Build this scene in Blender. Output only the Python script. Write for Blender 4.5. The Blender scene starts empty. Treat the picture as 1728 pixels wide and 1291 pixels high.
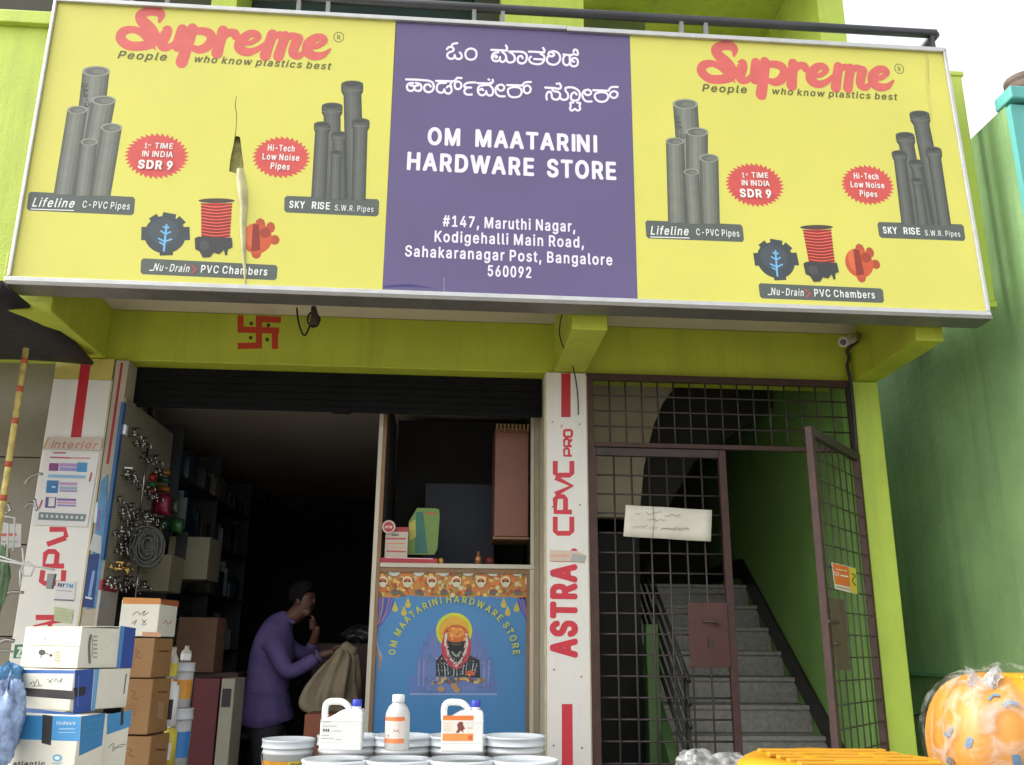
import bpy, bmesh, math, random
import numpy as np
from mathutils import Vector, Matrix
from mathutils.geometry import tessellate_polygon, delaunay_2d_cdt
S = bpy.context.scene
COL = S.collection
R = math.radians

# ------------------------------------------------------------------ camera
CAMPOS = (0.0, -5.5, 1.5)
FPX, PITCH, ROLL, YAW = 1530.0, R(16.36), R(0.53), R(4.07)
_f = Vector((math.sin(YAW)*math.cos(PITCH), math.cos(YAW)*math.cos(PITCH), math.sin(PITCH)))
_r = Vector((math.cos(YAW), -math.sin(YAW), 0)); _u = _r.cross(_f)
_r2 = math.cos(ROLL)*_r + math.sin(ROLL)*_u; _u2 = -math.sin(ROLL)*_r + math.cos(ROLL)*_u
cam = bpy.data.objects.new('camera', bpy.data.cameras.new('camera'))
COL.objects.link(cam)
rot = Matrix((_r2, _u2, -_f)).transposed()
cam.matrix_world = Matrix.Translation(CAMPOS) @ rot.to_4x4()
cam.data.sensor_width = 36; cam.data.lens = 36*FPX/1728
cam.data.clip_start = 0.05; cam.data.clip_end = 500
S.camera = cam

# ------------------------------------------------------------------ sky, sun, exposure
w = bpy.data.worlds.new('World'); S.world = w; w.use_nodes = True
nt = w.node_tree; bg = nt.nodes['Background']
sky = nt.nodes.new('ShaderNodeTexSky'); sky.sky_type = 'NISHITA'; sky.sun_disc = False
SUN_EL, SUN_AZ = R(42), R(275)          # azimuth clockwise from +y: a veiled sun off to the left
sky.sun_elevation = SUN_EL; sky.sun_rotation = SUN_AZ
sky.air_density = 1.0; sky.dust_density = 5.0; sky.ozone_density = 1.0
hs = nt.nodes.new('ShaderNodeHueSaturation'); hs.inputs['Saturation'].default_value = 0.18
nt.links.new(sky.outputs[0], hs.inputs['Color']); nt.links.new(hs.outputs[0], bg.inputs['Color'])
bg.inputs['Strength'].default_value = 0.15
sl = bpy.data.lights.new('sun', 'SUN'); sl.energy = 0.6; sl.angle = R(40); sl.color = (1, .97, .92)
so = bpy.data.objects.new('sun', sl); COL.objects.link(so)
d = Vector((math.sin(SUN_AZ)*math.cos(SUN_EL), math.cos(SUN_AZ)*math.cos(SUN_EL), math.sin(SUN_EL)))
so.rotation_euler = d.to_track_quat('Z', 'Y').to_euler(); so.location = (0, -10, 20)
S.view_settings.view_transform = 'Standard'; S.view_settings.look = 'None'
S.view_settings.gamma = 1; S.view_settings.exposure = 1.9; S.view_settings.use_curve_mapping = False
S.cycles.max_bounces = 8; S.cycles.diffuse_bounces = 5; S.cycles.use_denoising = True

# ------------------------------------------------------------------ measuring helpers (a ray met with a real plane)
def ray(px, py): return _f*FPX + _r2*(px-864) - _u2*(py-645.5)
C0 = Vector(CAMPOS)
def at(px, py, Y): d = ray(px, py); return C0 + d*((Y-C0.y)/d.y)
def atx(px, py, X): d = ray(px, py); return C0 + d*((X-C0.x)/d.x)
def atz(px, py, Z): d = ray(px, py); return C0 + d*((Z-C0.z)/d.z)
def srgb(h):
    h = h.lstrip('#'); v = [int(h[i:i+2], 16)/255 for i in (0, 2, 4)]
    return tuple(c/12.92 if c <= .04045 else ((c+.055)/1.055)**2.4 for c in v)

# ------------------------------------------------------------------ materials
MATS = {}
def M(name, col, rough=.6, metal=0, var=.12, vscale=6, bump=0, bscale=40, streak=0, streak_col=None, spec=.5, trans=0, alpha=1, coat=0, stretch=None):
    if name in MATS: return MATS[name]
    if isinstance(col, str): col = srgb(col)
    m = bpy.data.materials.new(name); m.use_nodes = True; n = m.node_tree; b = n.nodes['Principled BSDF']
    tc = n.nodes.new('ShaderNodeTexCoord')
    mp = n.nodes.new('ShaderNodeMapping'); n.links.new(tc.outputs['Object'], mp.inputs['Vector'])
    if stretch: mp.inputs['Scale'].default_value = stretch
    nz = n.nodes.new('ShaderNodeTexNoise'); nz.inputs['Scale'].default_value = vscale; nz.inputs['Detail'].default_value = 6; nz.inputs['Roughness'].default_value = .6
    n.links.new(mp.outputs[0], nz.inputs['Vector'])
    rp = n.nodes.new('ShaderNodeValToRGB')
    rp.color_ramp.elements[0].position = .3; rp.color_ramp.elements[1].position = .7
    rp.color_ramp.elements[0].color = (*[max(0, c*(1-var)) for c in col], 1)
    rp.color_ramp.elements[1].color = (*[min(1, c*(1+var)) for c in col], 1)
    n.links.new(nz.outputs['Fac'], rp.inputs[0])
    out = rp.outputs[0]
    if streak:
        mp2 = n.nodes.new('ShaderNodeMapping'); mp2.inputs['Scale'].default_value = (7, 7, .5)
        n.links.new(tc.outputs['Object'], mp2.inputs['Vector'])
        n2 = n.nodes.new('ShaderNodeTexNoise'); n2.inputs['Scale'].default_value = 1.0; n2.inputs['Detail'].default_value = 8; n2.inputs['Roughness'].default_value = .7
        n.links.new(mp2.outputs[0], n2.inputs['Vector'])
        r2 = n.nodes.new('ShaderNodeValToRGB'); r2.color_ramp.elements[0].position = .5; r2.color_ramp.elements[1].position = .78
        r2.color_ramp.elements[0].color = (0, 0, 0, 1); r2.color_ramp.elements[1].color = (streak,)*3+(1,)
        n.links.new(n2.outputs['Fac'], r2.inputs[0])
        mx = n.nodes.new('ShaderNodeMix'); mx.data_type = 'RGBA'
        n.links.new(r2.outputs[0], mx.inputs['Factor']); n.links.new(out, mx.inputs['A'])
        mx.inputs['B'].default_value = (*(streak_col or [c*.35 for c in col]), 1); out = mx.outputs['Result']
    n.links.new(out, b.inputs['Base Color'])
    b.inputs['Roughness'].default_value = rough; b.inputs['Metallic'].default_value = metal
    b.inputs['Specular IOR Level'].default_value = spec
    if trans: b.inputs['Transmission Weight'].default_value = trans
    if alpha < 1: b.inputs['Alpha'].default_value = alpha
    if coat: b.inputs['Coat Weight'].default_value = coat
    if bump:
        n3 = n.nodes.new('ShaderNodeTexNoise'); n3.inputs['Scale'].default_value = bscale; n3.inputs['Detail'].default_value = 5
        n.links.new(tc.outputs['Object'], n3.inputs['Vector'])
        bp = n.nodes.new('ShaderNodeBump'); bp.inputs['Strength'].default_value = bump; bp.inputs['Distance'].default_value = .01
        n.links.new(n3.outputs['Fac'], bp.inputs['Height']); n.links.new(bp.outputs[0], b.inputs['Normal'])
    MATS[name] = m
    return m

def print_mat(name='print_ink', rough=.45):
    if name in MATS: return MATS[name]
    m = bpy.data.materials.new(name); m.use_nodes = True; n = m.node_tree; b = n.nodes['Principled BSDF']
    a = n.nodes.new('ShaderNodeAttribute'); a.attribute_name = 'ink'
    tc = n.nodes.new('ShaderNodeTexCoord'); nz = n.nodes.new('ShaderNodeTexNoise'); nz.inputs['Scale'].default_value = 14; nz.inputs['Detail'].default_value = 7
    n.links.new(tc.outputs['Object'], nz.inputs['Vector'])
    rp = n.nodes.new('ShaderNodeValToRGB'); rp.color_ramp.elements[0].position = .25; rp.color_ramp.elements[1].position = .7
    rp.color_ramp.elements[0].color = (.86, .86, .86, 1); rp.color_ramp.elements[1].color = (1, 1, 1, 1)
    n.links.new(nz.outputs['Fac'], rp.inputs[0])
    mx = n.nodes.new('ShaderNodeMix'); mx.data_type = 'RGBA'; mx.blend_type = 'MULTIPLY'; mx.inputs['Factor'].default_value = 1
    n.links.new(a.outputs['Color'], mx.inputs['A']); n.links.new(rp.outputs[0], mx.inputs['B'])
    n.links.new(mx.outputs['Result'], b.inputs['Base Color']); b.inputs['Roughness'].default_value = rough
    MATS[name] = m; return m

# ------------------------------------------------------------------ objects
WORLD0 = {}      # where an object's own origin sits in the world
def thing(name, label, cat, loc=(0, 0, 0), group=None, kind=None):
    o = bpy.data.objects.new(name, None); COL.objects.link(o); o.empty_display_size = .1
    o.location = loc; tag(o, label, cat, group, kind); WORLD0[o.name] = Vector(loc); return o
def tag(o, label=None, cat=None, group=None, kind=None):
    if label: o['label'] = label
    if cat: o['category'] = cat
    if group: o['group'] = group
    if kind: o['kind'] = kind
    return o
def link_mesh(name, me, mat, parent=None, kind=None, world=True, mods=None, origin=None):
    if mat is not None:
        for mm in (mat if isinstance(mat, (list, tuple)) else [mat]): me.materials.append(mm)
    o = bpy.data.objects.new(name, me); COL.objects.link(o)
    base = Vector((0, 0, 0))
    if parent is not None:
        o.parent = parent; base = WORLD0[parent.name]
    elif world:
        if origin is None and len(me.vertices):
            vs = np.empty(len(me.vertices)*3); me.vertices.foreach_get('co', vs); vs = vs.reshape(-1, 3)
            lo, hi = vs.min(0), vs.max(0); origin = ((lo[0]+hi[0])/2, (lo[1]+hi[1])/2, lo[2])
        base = Vector(origin or (0, 0, 0)); o.location = base
    if world and base.length > 0: me.transform(Matrix.Translation(-base))
    WORLD0[o.name] = base.copy()
    if kind: o['kind'] = kind
    return o

class MB:
    def __init__(s): s.v = []; s.f = []; s.sm = []; s.mi = []
    def add(s, vs, fs, smooth=False, mi=0):
        k = len(s.v); s.v += [tuple(p) for p in vs]
        for f in fs: s.f.append(tuple(i+k for i in f)); s.sm.append(smooth); s.mi.append(mi)
        return s
    def box(s, x0, x1, y0, y1, z0, z1, mi=0):
        v = [(x, y, z) for z in (z0, z1) for y in (y0, y1) for x in (x0, x1)]
        return s.add(v, [(0, 2, 3, 1), (4, 5, 7, 6), (0, 1, 5, 4), (2, 6, 7, 3), (0, 4, 6, 2), (1, 3, 7, 5)], mi=mi)
    def obox(s, c, ax, ay, az, mi=0):
        c, ax, ay, az = map(Vector, (c, ax, ay, az))
        v = [c+ax*i+ay*j+az*k for k in (-.5, .5) for j in (-.5, .5) for i in (-.5, .5)]
        return s.add(v, [(0, 2, 3, 1), (4, 5, 7, 6), (0, 1, 5, 4), (2, 6, 7, 3), (0, 4, 6, 2), (1, 3, 7, 5)], mi=mi)
    def bar(s, a, b, wdt, dep, up=(0, 0, 1), mi=0):
        a, b = Vector(a), Vector(b); d = b-a; t = d.normalized(); x = t.cross(Vector(up))
        if x.length < 1e-4: x = t.cross(Vector((0, 1, 0)))
        x.normalize(); y = x.cross(t); return s.obox((a+b)/2, x*wdt, y*dep, d, mi)
    def tube(s, pts, r, n=8, caps=True, mi=0, smooth=True, closed=False):
        pts = [Vector(p) for p in pts]; m = len(pts); rs = r if isinstance(r, (list, tuple)) else [r]*m
        ring = []; prev = None
        for i, p in enumerate(pts):
            a = pts[i-1] if (i > 0 or closed) else p; b = pts[(i+1) % m] if (i < m-1 or closed) else p
            t = (b-a).normalized()
            if prev is None:
                x = t.cross(Vector((0, 0, 1)))
                if x.length < .1: x = t.cross(Vector((0, 1, 0)))
            else: x = prev - t*prev.dot(t)
            x.normalize(); prev = x; y = t.cross(x)
            ring.append([p+(x*math.cos(2*math.pi*k/n)+y*math.sin(2*math.pi*k/n))*rs[i] for k in range(n)])
        v = [q for rr in ring for q in rr]; f = []
        for i in range(m if closed else m-1):
            for k in range(n):
                a, b = i*n+k, i*n+(k+1) % n; c, d2 = ((i+1) % m)*n+(k+1) % n, ((i+1) % m)*n+k
                f.append((a, b, c, d2))
        s.add(v, f, smooth, mi)
        if caps and not closed: s.add(v, [tuple(range(n-1, -1, -1)), tuple(range((m-1)*n, m*n))], False, mi)
        return s
    def lathe(s, prof, c=(0, 0, 0), n=24, smooth=True, mi=0, sx=1, sy=1, caps=True, squash=None):
        c = Vector(c); v = []; f = []
        for (r, z) in prof:
            for k in range(n):
                a = 2*math.pi*k/n; rr = r*(squash(a) if squash else 1)
                v.append((c.x+rr*sx*math.cos(a), c.y+rr*sy*math.sin(a), c.z+z))
        m = len(prof)
        for i in range(m-1):
            for k in range(n): f.append((i*n+k, i*n+(k+1) % n, (i+1)*n+(k+1) % n, (i+1)*n+k))
        s.add(v, f, smooth, mi)
        if caps:
            s.add(v[:n], [tuple(range(n-1, -1, -1))], False, mi); s.add(v[-n:], [tuple(range(n))], False, mi)
        return s
    def prism(s, poly, org, ax, ay, dep, mi=0):
        """outline (u, v) on axes ax, ay, given depth as a vector"""
        org, ax, ay, dep = map(Vector, (org, ax, ay, dep)); n = len(poly)
        a = [org+ax*u+ay*v for u, v in poly]; b = [p+dep for p in a]
        s.add(a+b, [(i, (i+1) % n, n+(i+1) % n, n+i) for i in range(n)], mi=mi)
        tri = tessellate_polygon([[Vector((u, v, 0)) for u, v in poly]])
        s.add(a, tri, mi=mi); s.add(b, [t[::-1] for t in tri], mi=mi); return s
    def build(s, name, mat, parent=None, kind=None, bevel=0, seg=2, subsurf=0, world=True, origin=None, recalc=True):
        me = bpy.data.meshes.new(name); me.from_pydata(s.v, [], s.f)
        me.polygons.foreach_set('use_smooth', s.sm); me.polygons.foreach_set('material_index', s.mi)
        if recalc:
            bm = bmesh.new(); bm.from_mesh(me); bmesh.ops.remove_doubles(bm, verts=bm.verts, dist=1e-5)
            bmesh.ops.recalc_face_normals(bm, faces=bm.faces); bm.to_mesh(me); bm.free()
        me.update()
        o = link_mesh(name, me, mat, parent, kind, world, origin=origin)
        if bevel:
            bv = o.modifiers.new('b', 'BEVEL'); bv.width = bevel; bv.segments = seg; bv.limit_method = 'ANGLE'; bv.angle_limit = R(40)
        if subsurf:
            ss = o.modifiers.new('s', 'SUBSURF'); ss.levels = ss.render_levels = subsurf
        return o
def struct(o): o['kind'] = 'structure'; return o
def copy_tree(o, parent=None, loc=None, rot=None, label=None, scale=None):
    c = o.copy(); COL.objects.link(c)
    if parent is not None: c.parent = parent
    if loc is not None: c.location = loc
    if rot is not None: c.rotation_euler = (0, 0, rot)
    if scale is not None: c.scale = scale
    if label: c['label'] = label
    for ch in list(o.children): copy_tree(ch, c)
    return c

# ------------------------------------------------------------------ lettering: outlines of a plain sans alphabet
GLYPHS = {
'A': (568, [[16,0,201,509,276,509,463,0,395,0,287,302,264,372,232,478,245,478,213,371,191,302,85,0],[110,142,110,199,370,199,370,142]]),
'B': (544, [[60,0,60,509,241,509,329,491,381,442,398,374,387,320,356,286,315,267,315,262,363,245,402,203,418,136,400,67,344,18,247,0],[125,57,245,57,281,60,309,67,330,80,344,96,353,115,355,137,342,184,306,218,248,231,125,231],[125,285,238,285,288,296,323,326,336,372,333,393,326,412,313,429,294,442,270,449,240,452,125,452]]),
'C': (598, [[267,-7,225,-3,186,7,150,25,119,49,92,79,70,115,53,157,44,203,40,254,44,305,53,352,70,393,92,429,119,459,150,484,186,501,225,512,267,516,340,504,402,471,448,418,473,348,408,348,389,395,357,428,315,449,267,456,237,453,209,445,184,432,161,414,141,391,125,364,113,332,106,295,103,254,106,213,113,177,125,145,141,117,161,94,184,76,210,63,237,56,267,53,315,60,357,81,389,114,408,160,473,160,448,91,402,38,341,5]]),
'D': (590, [[219,0,96,0,96,57,215,57,254,60,288,68,318,81,343,99,363,122,379,149,399,255,379,361,364,388,344,410,320,428,291,441,258,449,221,452,93,452,93,509,225,509,273,505,315,495,353,478,385,455,412,426,433,391,449,351,458,306,462,255,458,205,449,159,433,119,411,83,384,54,351,31,312,14,268,3],[125,509,125,0,60,0,60,509]]),
'E': (507, [[60,0,60,509,372,509,372,452,125,452,125,286,355,286,355,229,125,229,125,57,375,57,375,0]]),
'F': (498, [[60,0,60,509,369,509,369,452,125,452,125,278,346,278,346,221,125,221,125,0]]),
'G': (608, [[269,-7,225,-3,185,7,149,25,118,49,91,79,69,116,53,157,43,203,40,254,43,305,53,352,69,393,91,429,117,459,149,484,184,501,223,512,265,516,340,504,403,469,449,416,474,349,408,349,387,393,356,427,315,448,265,456,236,453,209,445,183,432,160,414,141,392,125,364,113,332,106,295,103,254,106,213,113,177,125,145,141,117,161,95,184,76,210,63,238,56,269,53,345,71,396,123,415,202,434,199,283,199,283,256,478,256,478,200,475,160,466,124,451,91,431,62,406,38,377,19,344,5,308,-4]]),
'H': (605, [[60,0,60,509,125,509,125,289,392,289,392,509,457,509,457,0,392,0,392,232,125,232,125,0]]),
'I': (185, [[60,0,60,509,125,509,125,0]]),
'J': (484, [[185,-7,143,-2,106,11,75,33,52,63,38,100,33,145,33,173,98,173,98,145,100,117,108,93,122,74,139,61,160,53,185,50,209,53,230,61,248,74,261,93,269,117,272,145,272,509,336,509,336,145,332,100,318,63,294,33,263,11,227,-2]]),
'K': (555, [[104,145,104,216,139,261,174,303,212,344,364,509,448,509,231,276,228,276],[60,0,60,509,125,509,125,334,124,225,125,193,125,0],[372,0,188,259,228,309,449,0]]),
'L': (481, [[60,0,60,509,125,509,125,57,361,57,361,0]]),
'M': (716, [[60,0,60,509,152,509,277,187,287,159,299,123,311,84,322,49,307,49,318,83,330,121,342,158,352,187,476,509,568,509,568,0,504,0,504,291,504,327,505,369,506,413,507,457,513,457,498,409,482,363,467,322,456,291,342,0,286,0,170,291,159,321,145,361,129,408,112,457,119,457,120,416,121,372,122,328,122,291,122,0]]),
'N': (611, [[60,0,60,509,136,509,343,183,363,151,388,107,414,55,405,54,401,108,399,157,399,195,399,509,463,509,463,0,387,0,202,290,177,331,148,381,108,452,119,454,122,384,124,328,125,291,125,0]]),
'O': (621, [[267,-7,225,-3,186,7,150,25,119,49,92,79,70,115,53,157,44,203,40,254,44,305,53,352,70,393,92,429,119,459,150,484,186,501,225,512,267,516,309,512,348,501,384,484,415,459,442,429,464,393,480,352,490,305,493,254,490,203,480,157,464,115,442,79,415,49,384,25,348,7,309,-3],[267,53,296,55,324,63,349,76,372,94,392,116,408,144,420,176,428,213,430,254,428,295,420,332,408,365,392,392,372,415,349,433,324,446,296,453,267,456,237,453,210,445,184,433,161,415,142,392,125,364,113,332,106,295,103,254,106,213,113,176,125,144,142,117,161,94,184,76,210,63,237,55]]),
'P': (533, [[60,0,60,509,235,509,272,506,305,499,332,487,356,471,375,452,390,430,409,348,390,265,375,243,356,223,332,207,305,195,272,188,235,186,109,186,109,242,233,242,297,256,333,294,344,348,333,402,297,439,232,452,125,452,125,0]]),
'Q': (621, [[245,159,313,159,369,85,384,65,468,-48,401,-48,346,27,331,46],[267,-7,225,-3,186,7,150,25,119,49,92,79,70,115,53,157,44,203,40,254,44,305,53,352,70,393,92,429,119,459,150,484,186,501,225,512,267,516,309,512,348,501,384,484,415,459,442,429,464,393,480,352,490,305,493,254,490,203,480,157,464,115,442,79,415,49,384,25,348,7,309,-3],[267,53,296,55,324,63,349,76,372,94,392,116,408,144,420,176,428,213,430,254,428,295,420,332,408,365,392,392,372,415,349,433,324,446,296,453,267,456,237,453,210,445,184,433,161,415,142,392,125,364,113,332,106,295,103,254,106,213,113,176,125,144,142,117,161,94,184,76,210,63,237,55]]),
'R': (537, [[60,0,60,509,236,509,333,489,356,473,376,455,390,433,409,352,390,271,376,250,356,232,333,217,236,198,96,198,96,255,234,255,298,267,334,300,345,352,334,405,298,440,233,452,125,452,125,0],[353,0,230,229,303,229,428,0]]),
'S': (535, [[224,-9,128,9,64,60,38,137,104,137,123,88,166,59,224,49,286,60,329,92,346,139,332,179,296,205,245,222,184,239,145,253,112,269,86,289,67,313,56,341,52,372,54,400,62,425,75,448,138,498,227,516,316,498,377,449,401,378,337,378,332,402,320,421,302,437,280,449,254,456,225,459,167,448,129,418,115,376,131,334,169,308,212,293,264,279,312,264,359,238,395,198,408,139,386,64,323,11]]),
'T': (537, [[32,452,32,509,417,509,417,452,257,452,257,0,193,0,193,452]]),
'U': (605, [[259,-8,220,-6,186,2,154,15,126,33,103,55,85,80,71,108,63,140,60,173,60,509,124,509,124,178,141,113,187,68,259,52,331,68,377,113,393,178,393,509,457,509,457,173,454,140,446,108,433,80,414,55,391,33,363,15,332,2,297,-6]]),
'V': (568, [[204,0,16,509,84,509,192,206,215,137,248,31,235,31,267,138,290,206,395,509,463,509,278,0]]),
'W': (774, [[155,0,16,509,82,509,163,196,175,145,187,94,197,40,189,40,200,94,211,145,224,196,306,509,380,509,462,196,474,145,486,94,497,40,488,40,499,94,510,145,523,196,603,509,670,509,530,0,455,0,368,323,351,391,336,475,350,475,335,395,318,323,230,0]]),
'X': (562, [[18,0,217,284,217,236,29,509,104,509,178,400,204,361,223,329,243,292,232,292,252,329,272,361,298,400,374,509,446,509,259,239,259,287,456,0,382,0,292,129,268,165,250,195,230,231,244,231,225,196,206,166,182,129,91,0]]),
'Y': (560, [[203,0,203,208,16,509,91,509,192,344,222,292,250,230,224,230,251,293,280,344,381,509,455,509,268,208,268,0]]),
'Z': (526, [[42,0,42,46,273,385,306,431,341,476,348,454,285,452,223,452,40,452,40,509,397,509,397,462,169,129,134,81,97,33,90,54,152,57,214,57,399,57,399,0]]),
'a': (477, [[160,-9,94,5,48,45,30,108,43,161,78,193,125,211,178,220,234,227,265,235,276,255,276,257,267,297,240,322,196,331,149,322,118,301,100,274,41,291,79,346,133,375,194,384,239,379,286,360,322,320,337,251,337,0,277,0,277,52,272,52,252,25,215,1],[170,45,228,59,263,93,276,138,276,190,259,182,231,176,200,171,175,168,134,159,103,139,92,105,102,72,130,52]]),
'b': (512, [[229,-8,172,4,138,31,118,59,112,59,112,0,53,0,53,509,114,509,114,319,118,319,137,346,171,373,229,384,259,382,287,374,313,361,335,342,354,320,370,293,390,189,370,84,355,57,336,34,313,16,288,3,260,-6],[220,47,279,66,316,117,328,189,316,261,280,311,220,330,161,312,125,263,113,189,125,115,162,65]]),
'c': (484, [[207,-8,174,-5,144,3,117,16,93,35,72,58,56,85,44,116,37,150,34,187,37,225,44,260,56,291,72,318,93,341,117,360,144,374,174,382,207,384,260,377,305,356,340,322,362,277,303,262,290,289,270,311,242,325,207,330,145,310,108,258,96,187,108,117,145,66,207,46,243,52,271,66,292,89,304,117,363,102,341,56,306,21,261,-1]]),
'd': (512, [[195,-8,165,-6,137,3,111,16,89,34,70,57,55,84,34,189,55,293,70,320,89,342,112,361,137,374,165,382,196,384,253,373,287,346,306,319,311,319,311,509,372,509,372,0,313,0,313,59,307,59,287,31,252,4],[205,47,263,65,299,115,312,189,300,263,263,312,205,330,145,311,108,261,96,189,109,117,145,66]]),
'e': (492, [[212,-8,177,-5,145,3,117,16,92,35,72,58,56,85,34,187,55,290,71,317,91,340,115,359,142,373,172,382,205,384,266,374,319,341,357,282,371,194,371,169,75,169,75,221,338,221,310,202,298,269,263,314,205,330,146,313,109,270,96,211,96,178,110,106,151,61,212,46,254,53,285,73,306,105,365,91,335,39,283,4]]),
'f': (342, [[228,379,228,327,6,327,6,379],[81,0,81,432,96,486,135,519,187,530,222,527,243,521,227,468,215,472,195,474,154,460,142,419,142,0]]),
'g': (513, [[207,-151,134,-140,82,-110,51,-69,101,-41,122,-66,154,-88,207,-97,236,-95,261,-87,282,-75,298,-58,308,-34,311,-6,311,68,306,68,287,41,252,16,195,5,113,27,90,43,71,65,55,90,43,120,36,154,34,191,55,293,71,320,90,342,112,361,138,374,166,382,196,384,253,373,288,346,308,319,313,319,313,379,372,379,372,-9,370,-40,363,-67,350,-90,291,-136],[205,59,264,75,300,121,312,193,300,264,264,312,205,330,145,312,109,262,96,193,109,123,145,76]]),
'h': (498, [[114,227,114,0,53,0,53,509,114,509,114,287,102,287,116,319,132,344,152,362,175,374,200,382,227,384,295,369,341,321,357,240,357,0,296,0,296,235,293,263,286,286,273,304,256,318,235,326,210,329,161,317,126,283]]),
'i': (255, [[53,0,53,379,114,379,114,0],[84,443,54,455,41,483,54,512,84,524,114,512,126,483,114,455]]),
'j': (255, [[53,379,114,379,114,-30,102,-90,65,-129,4,-143,-10,-143,-10,-87,2,-87,40,-72,53,-29],[83,443,53,455,41,483,53,512,83,524,114,512,126,483,114,455]]),
'k': (469, [[110,137,110,212,121,212,284,379,360,379,184,199,177,199],[53,0,53,509,114,509,114,0],[294,0,148,186,191,229,372,0]]),
'l': (277, [[139,-2,112,0,91,8,74,20,62,37,55,59,53,84,53,509,114,509,114,99,120,62,146,52,160,53,170,54,181,3,162,-1]]),
'm': (698, [[53,0,53,379,112,379,112,295,108,295,132,346,172,376,219,386,245,383,268,375,287,361,321,295,312,295,337,343,381,375,437,386,497,372,541,328,557,255,557,0,496,0,496,254,493,279,485,298,473,313,419,330,374,320,345,290,335,247,335,0,274,0,274,260,272,280,265,297,253,311,199,330,158,320,126,289,114,238,114,0]]),
'n': (498, [[114,227,114,0,53,0,53,379,112,379,112,287,102,287,116,319,132,344,152,362,175,374,200,382,227,384,295,369,341,321,357,240,357,0,296,0,296,235,293,263,286,286,273,304,256,318,235,326,210,329,161,317,126,283]]),
'o': (503, [[207,-8,174,-5,144,3,117,16,93,35,72,58,56,85,44,116,37,150,34,187,37,225,44,260,56,291,72,318,93,341,117,360,144,374,174,382,207,384,241,382,271,374,299,360,323,341,343,318,359,291,371,260,379,225,381,187,379,150,371,116,359,85,343,58,323,35,299,16,271,3,241,-5],[207,46,270,66,307,117,319,187,307,258,270,310,207,330,145,310,108,258,96,187,108,117,145,66]]),
'p': (512, [[53,-143,53,379,112,379,112,319,118,319,137,346,171,373,229,384,259,382,287,374,313,361,335,342,354,320,370,293,390,189,370,84,355,57,336,34,313,16,288,3,260,-6,229,-8,173,4,138,31,118,59,114,59,114,-143],[220,47,279,66,316,117,328,189,316,261,280,311,220,330,161,312,125,263,113,189,125,115,162,65]]),
'q': (512, [[372,-143,311,-143,311,59,306,59,287,31,252,4,195,-8,165,-6,137,3,111,16,89,34,70,57,55,84,34,189,55,293,70,320,89,342,112,361,137,374,165,382,196,384,253,373,287,346,307,319,313,319,313,379,372,379],[205,47,263,65,299,115,312,189,300,263,263,312,205,330,145,311,108,261,96,189,109,117,145,66]]),
'r': (347, [[53,0,53,379,112,379,112,321,115,321,152,367,213,385,229,384,243,384,243,322,230,324,207,326,159,315,126,284,114,237,114,0]]),
's': (453, [[182,-8,112,3,62,38,36,94,94,107,124,60,181,45,244,62,268,103,254,136,212,155,149,170,72,208,58,227,50,249,47,274,65,332,115,370,187,384,254,372,299,339,324,290,268,277,243,316,187,333,131,317,109,277,124,243,172,223,229,209,306,171,320,153,328,131,331,107,312,47,260,6]]),
't': (315, [[204,379,204,327,6,327,6,379],[65,471,126,471,126,98,136,61,170,50,185,51,202,54,213,2,192,-3,168,-4,138,-1,113,7,92,21,77,41,68,64,65,93]]),
'u': (498, [[182,-5,115,11,69,59,53,139,53,379,114,379,114,144,116,117,124,94,137,75,154,61,175,53,200,50,249,62,283,97,296,153,296,379,357,379,357,0,298,0,298,92,307,92,294,60,277,35,257,17]]),
'v': (477, [[163,0,17,379,84,379,165,155,187,87,206,21,184,21,203,87,224,155,305,379,371,379,226,0]]),
'w': (655, [[138,0,23,379,87,379,133,214,154,137,175,41,165,41,186,135,206,214,252,379,316,379,362,214,382,136,402,41,391,41,413,135,434,214,480,379,545,379,429,0,368,0,319,172,305,225,291,280,277,338,291,338,277,280,263,225,248,172,199,0]]),
'x': (467, [[21,0,171,218,171,171,29,379,100,379,147,306,179,253,207,206,175,206,202,253,233,306,282,379,352,379,209,169,209,214,358,0,287,0,231,85,200,136,173,182,205,182,178,136,148,85,91,0]]),
'y': (477, [[47,-139,61,-86,71,-87,104,-89,130,-74,151,-36,163,-1,17,379,84,379,165,155,187,87,206,21,184,21,202,87,224,155,305,379,371,379,204,-58,177,-107,139,-136,91,-145,65,-143]]),
'z': (468, [[42,0,42,46,254,320,254,323,48,323,48,379,333,379,333,331,126,60,126,56,339,56,339,0]]),
'0': (541, [[227,-7,191,-3,158,7,130,24,105,48,85,77,69,113,57,155,50,202,48,254,50,306,57,353,69,395,85,431,106,461,130,484,159,502,191,512,227,516,262,512,295,502,323,484,348,461,368,431,384,395,396,353,403,306,405,254,403,202,396,155,384,113,368,77,348,48,323,24,295,7,263,-3],[227,50,250,52,271,60,290,74,330,144,344,254,330,365,290,435,271,449,250,457,227,460,203,457,182,449,163,435,123,365,109,254,123,144,163,74,182,60,203,52]]),
'1': (541, [[76,0,76,55,391,55,391,0],[276,509,276,0,212,0,212,448,209,448,86,358,86,427,198,509]]),
'2': (541, [[64,0,64,47,234,229,282,282,311,327,320,371,308,419,273,449,224,460,172,447,139,413,127,362,66,362,86,442,143,496,225,516,306,497,361,445,381,372,371,318,336,259,267,180,153,60,153,57,389,57,389,0]]),
'3': (541, [[218,-7,133,10,70,57,44,132,109,132,126,87,165,59,219,50,275,61,315,93,329,145,316,196,275,234,201,248,157,248,157,299,288,448,288,452,70,452,70,509,372,509,372,461,211,278,211,289,247,290,279,286,308,276,333,262,354,244,371,222,393,145,390,116,383,90,370,66,309,12]]),
'4': (541, [[40,105,40,158,247,509,311,509,109,166,109,163,413,163,413,105],[282,0,282,121,282,146,282,318,343,318,343,0]]),
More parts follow.
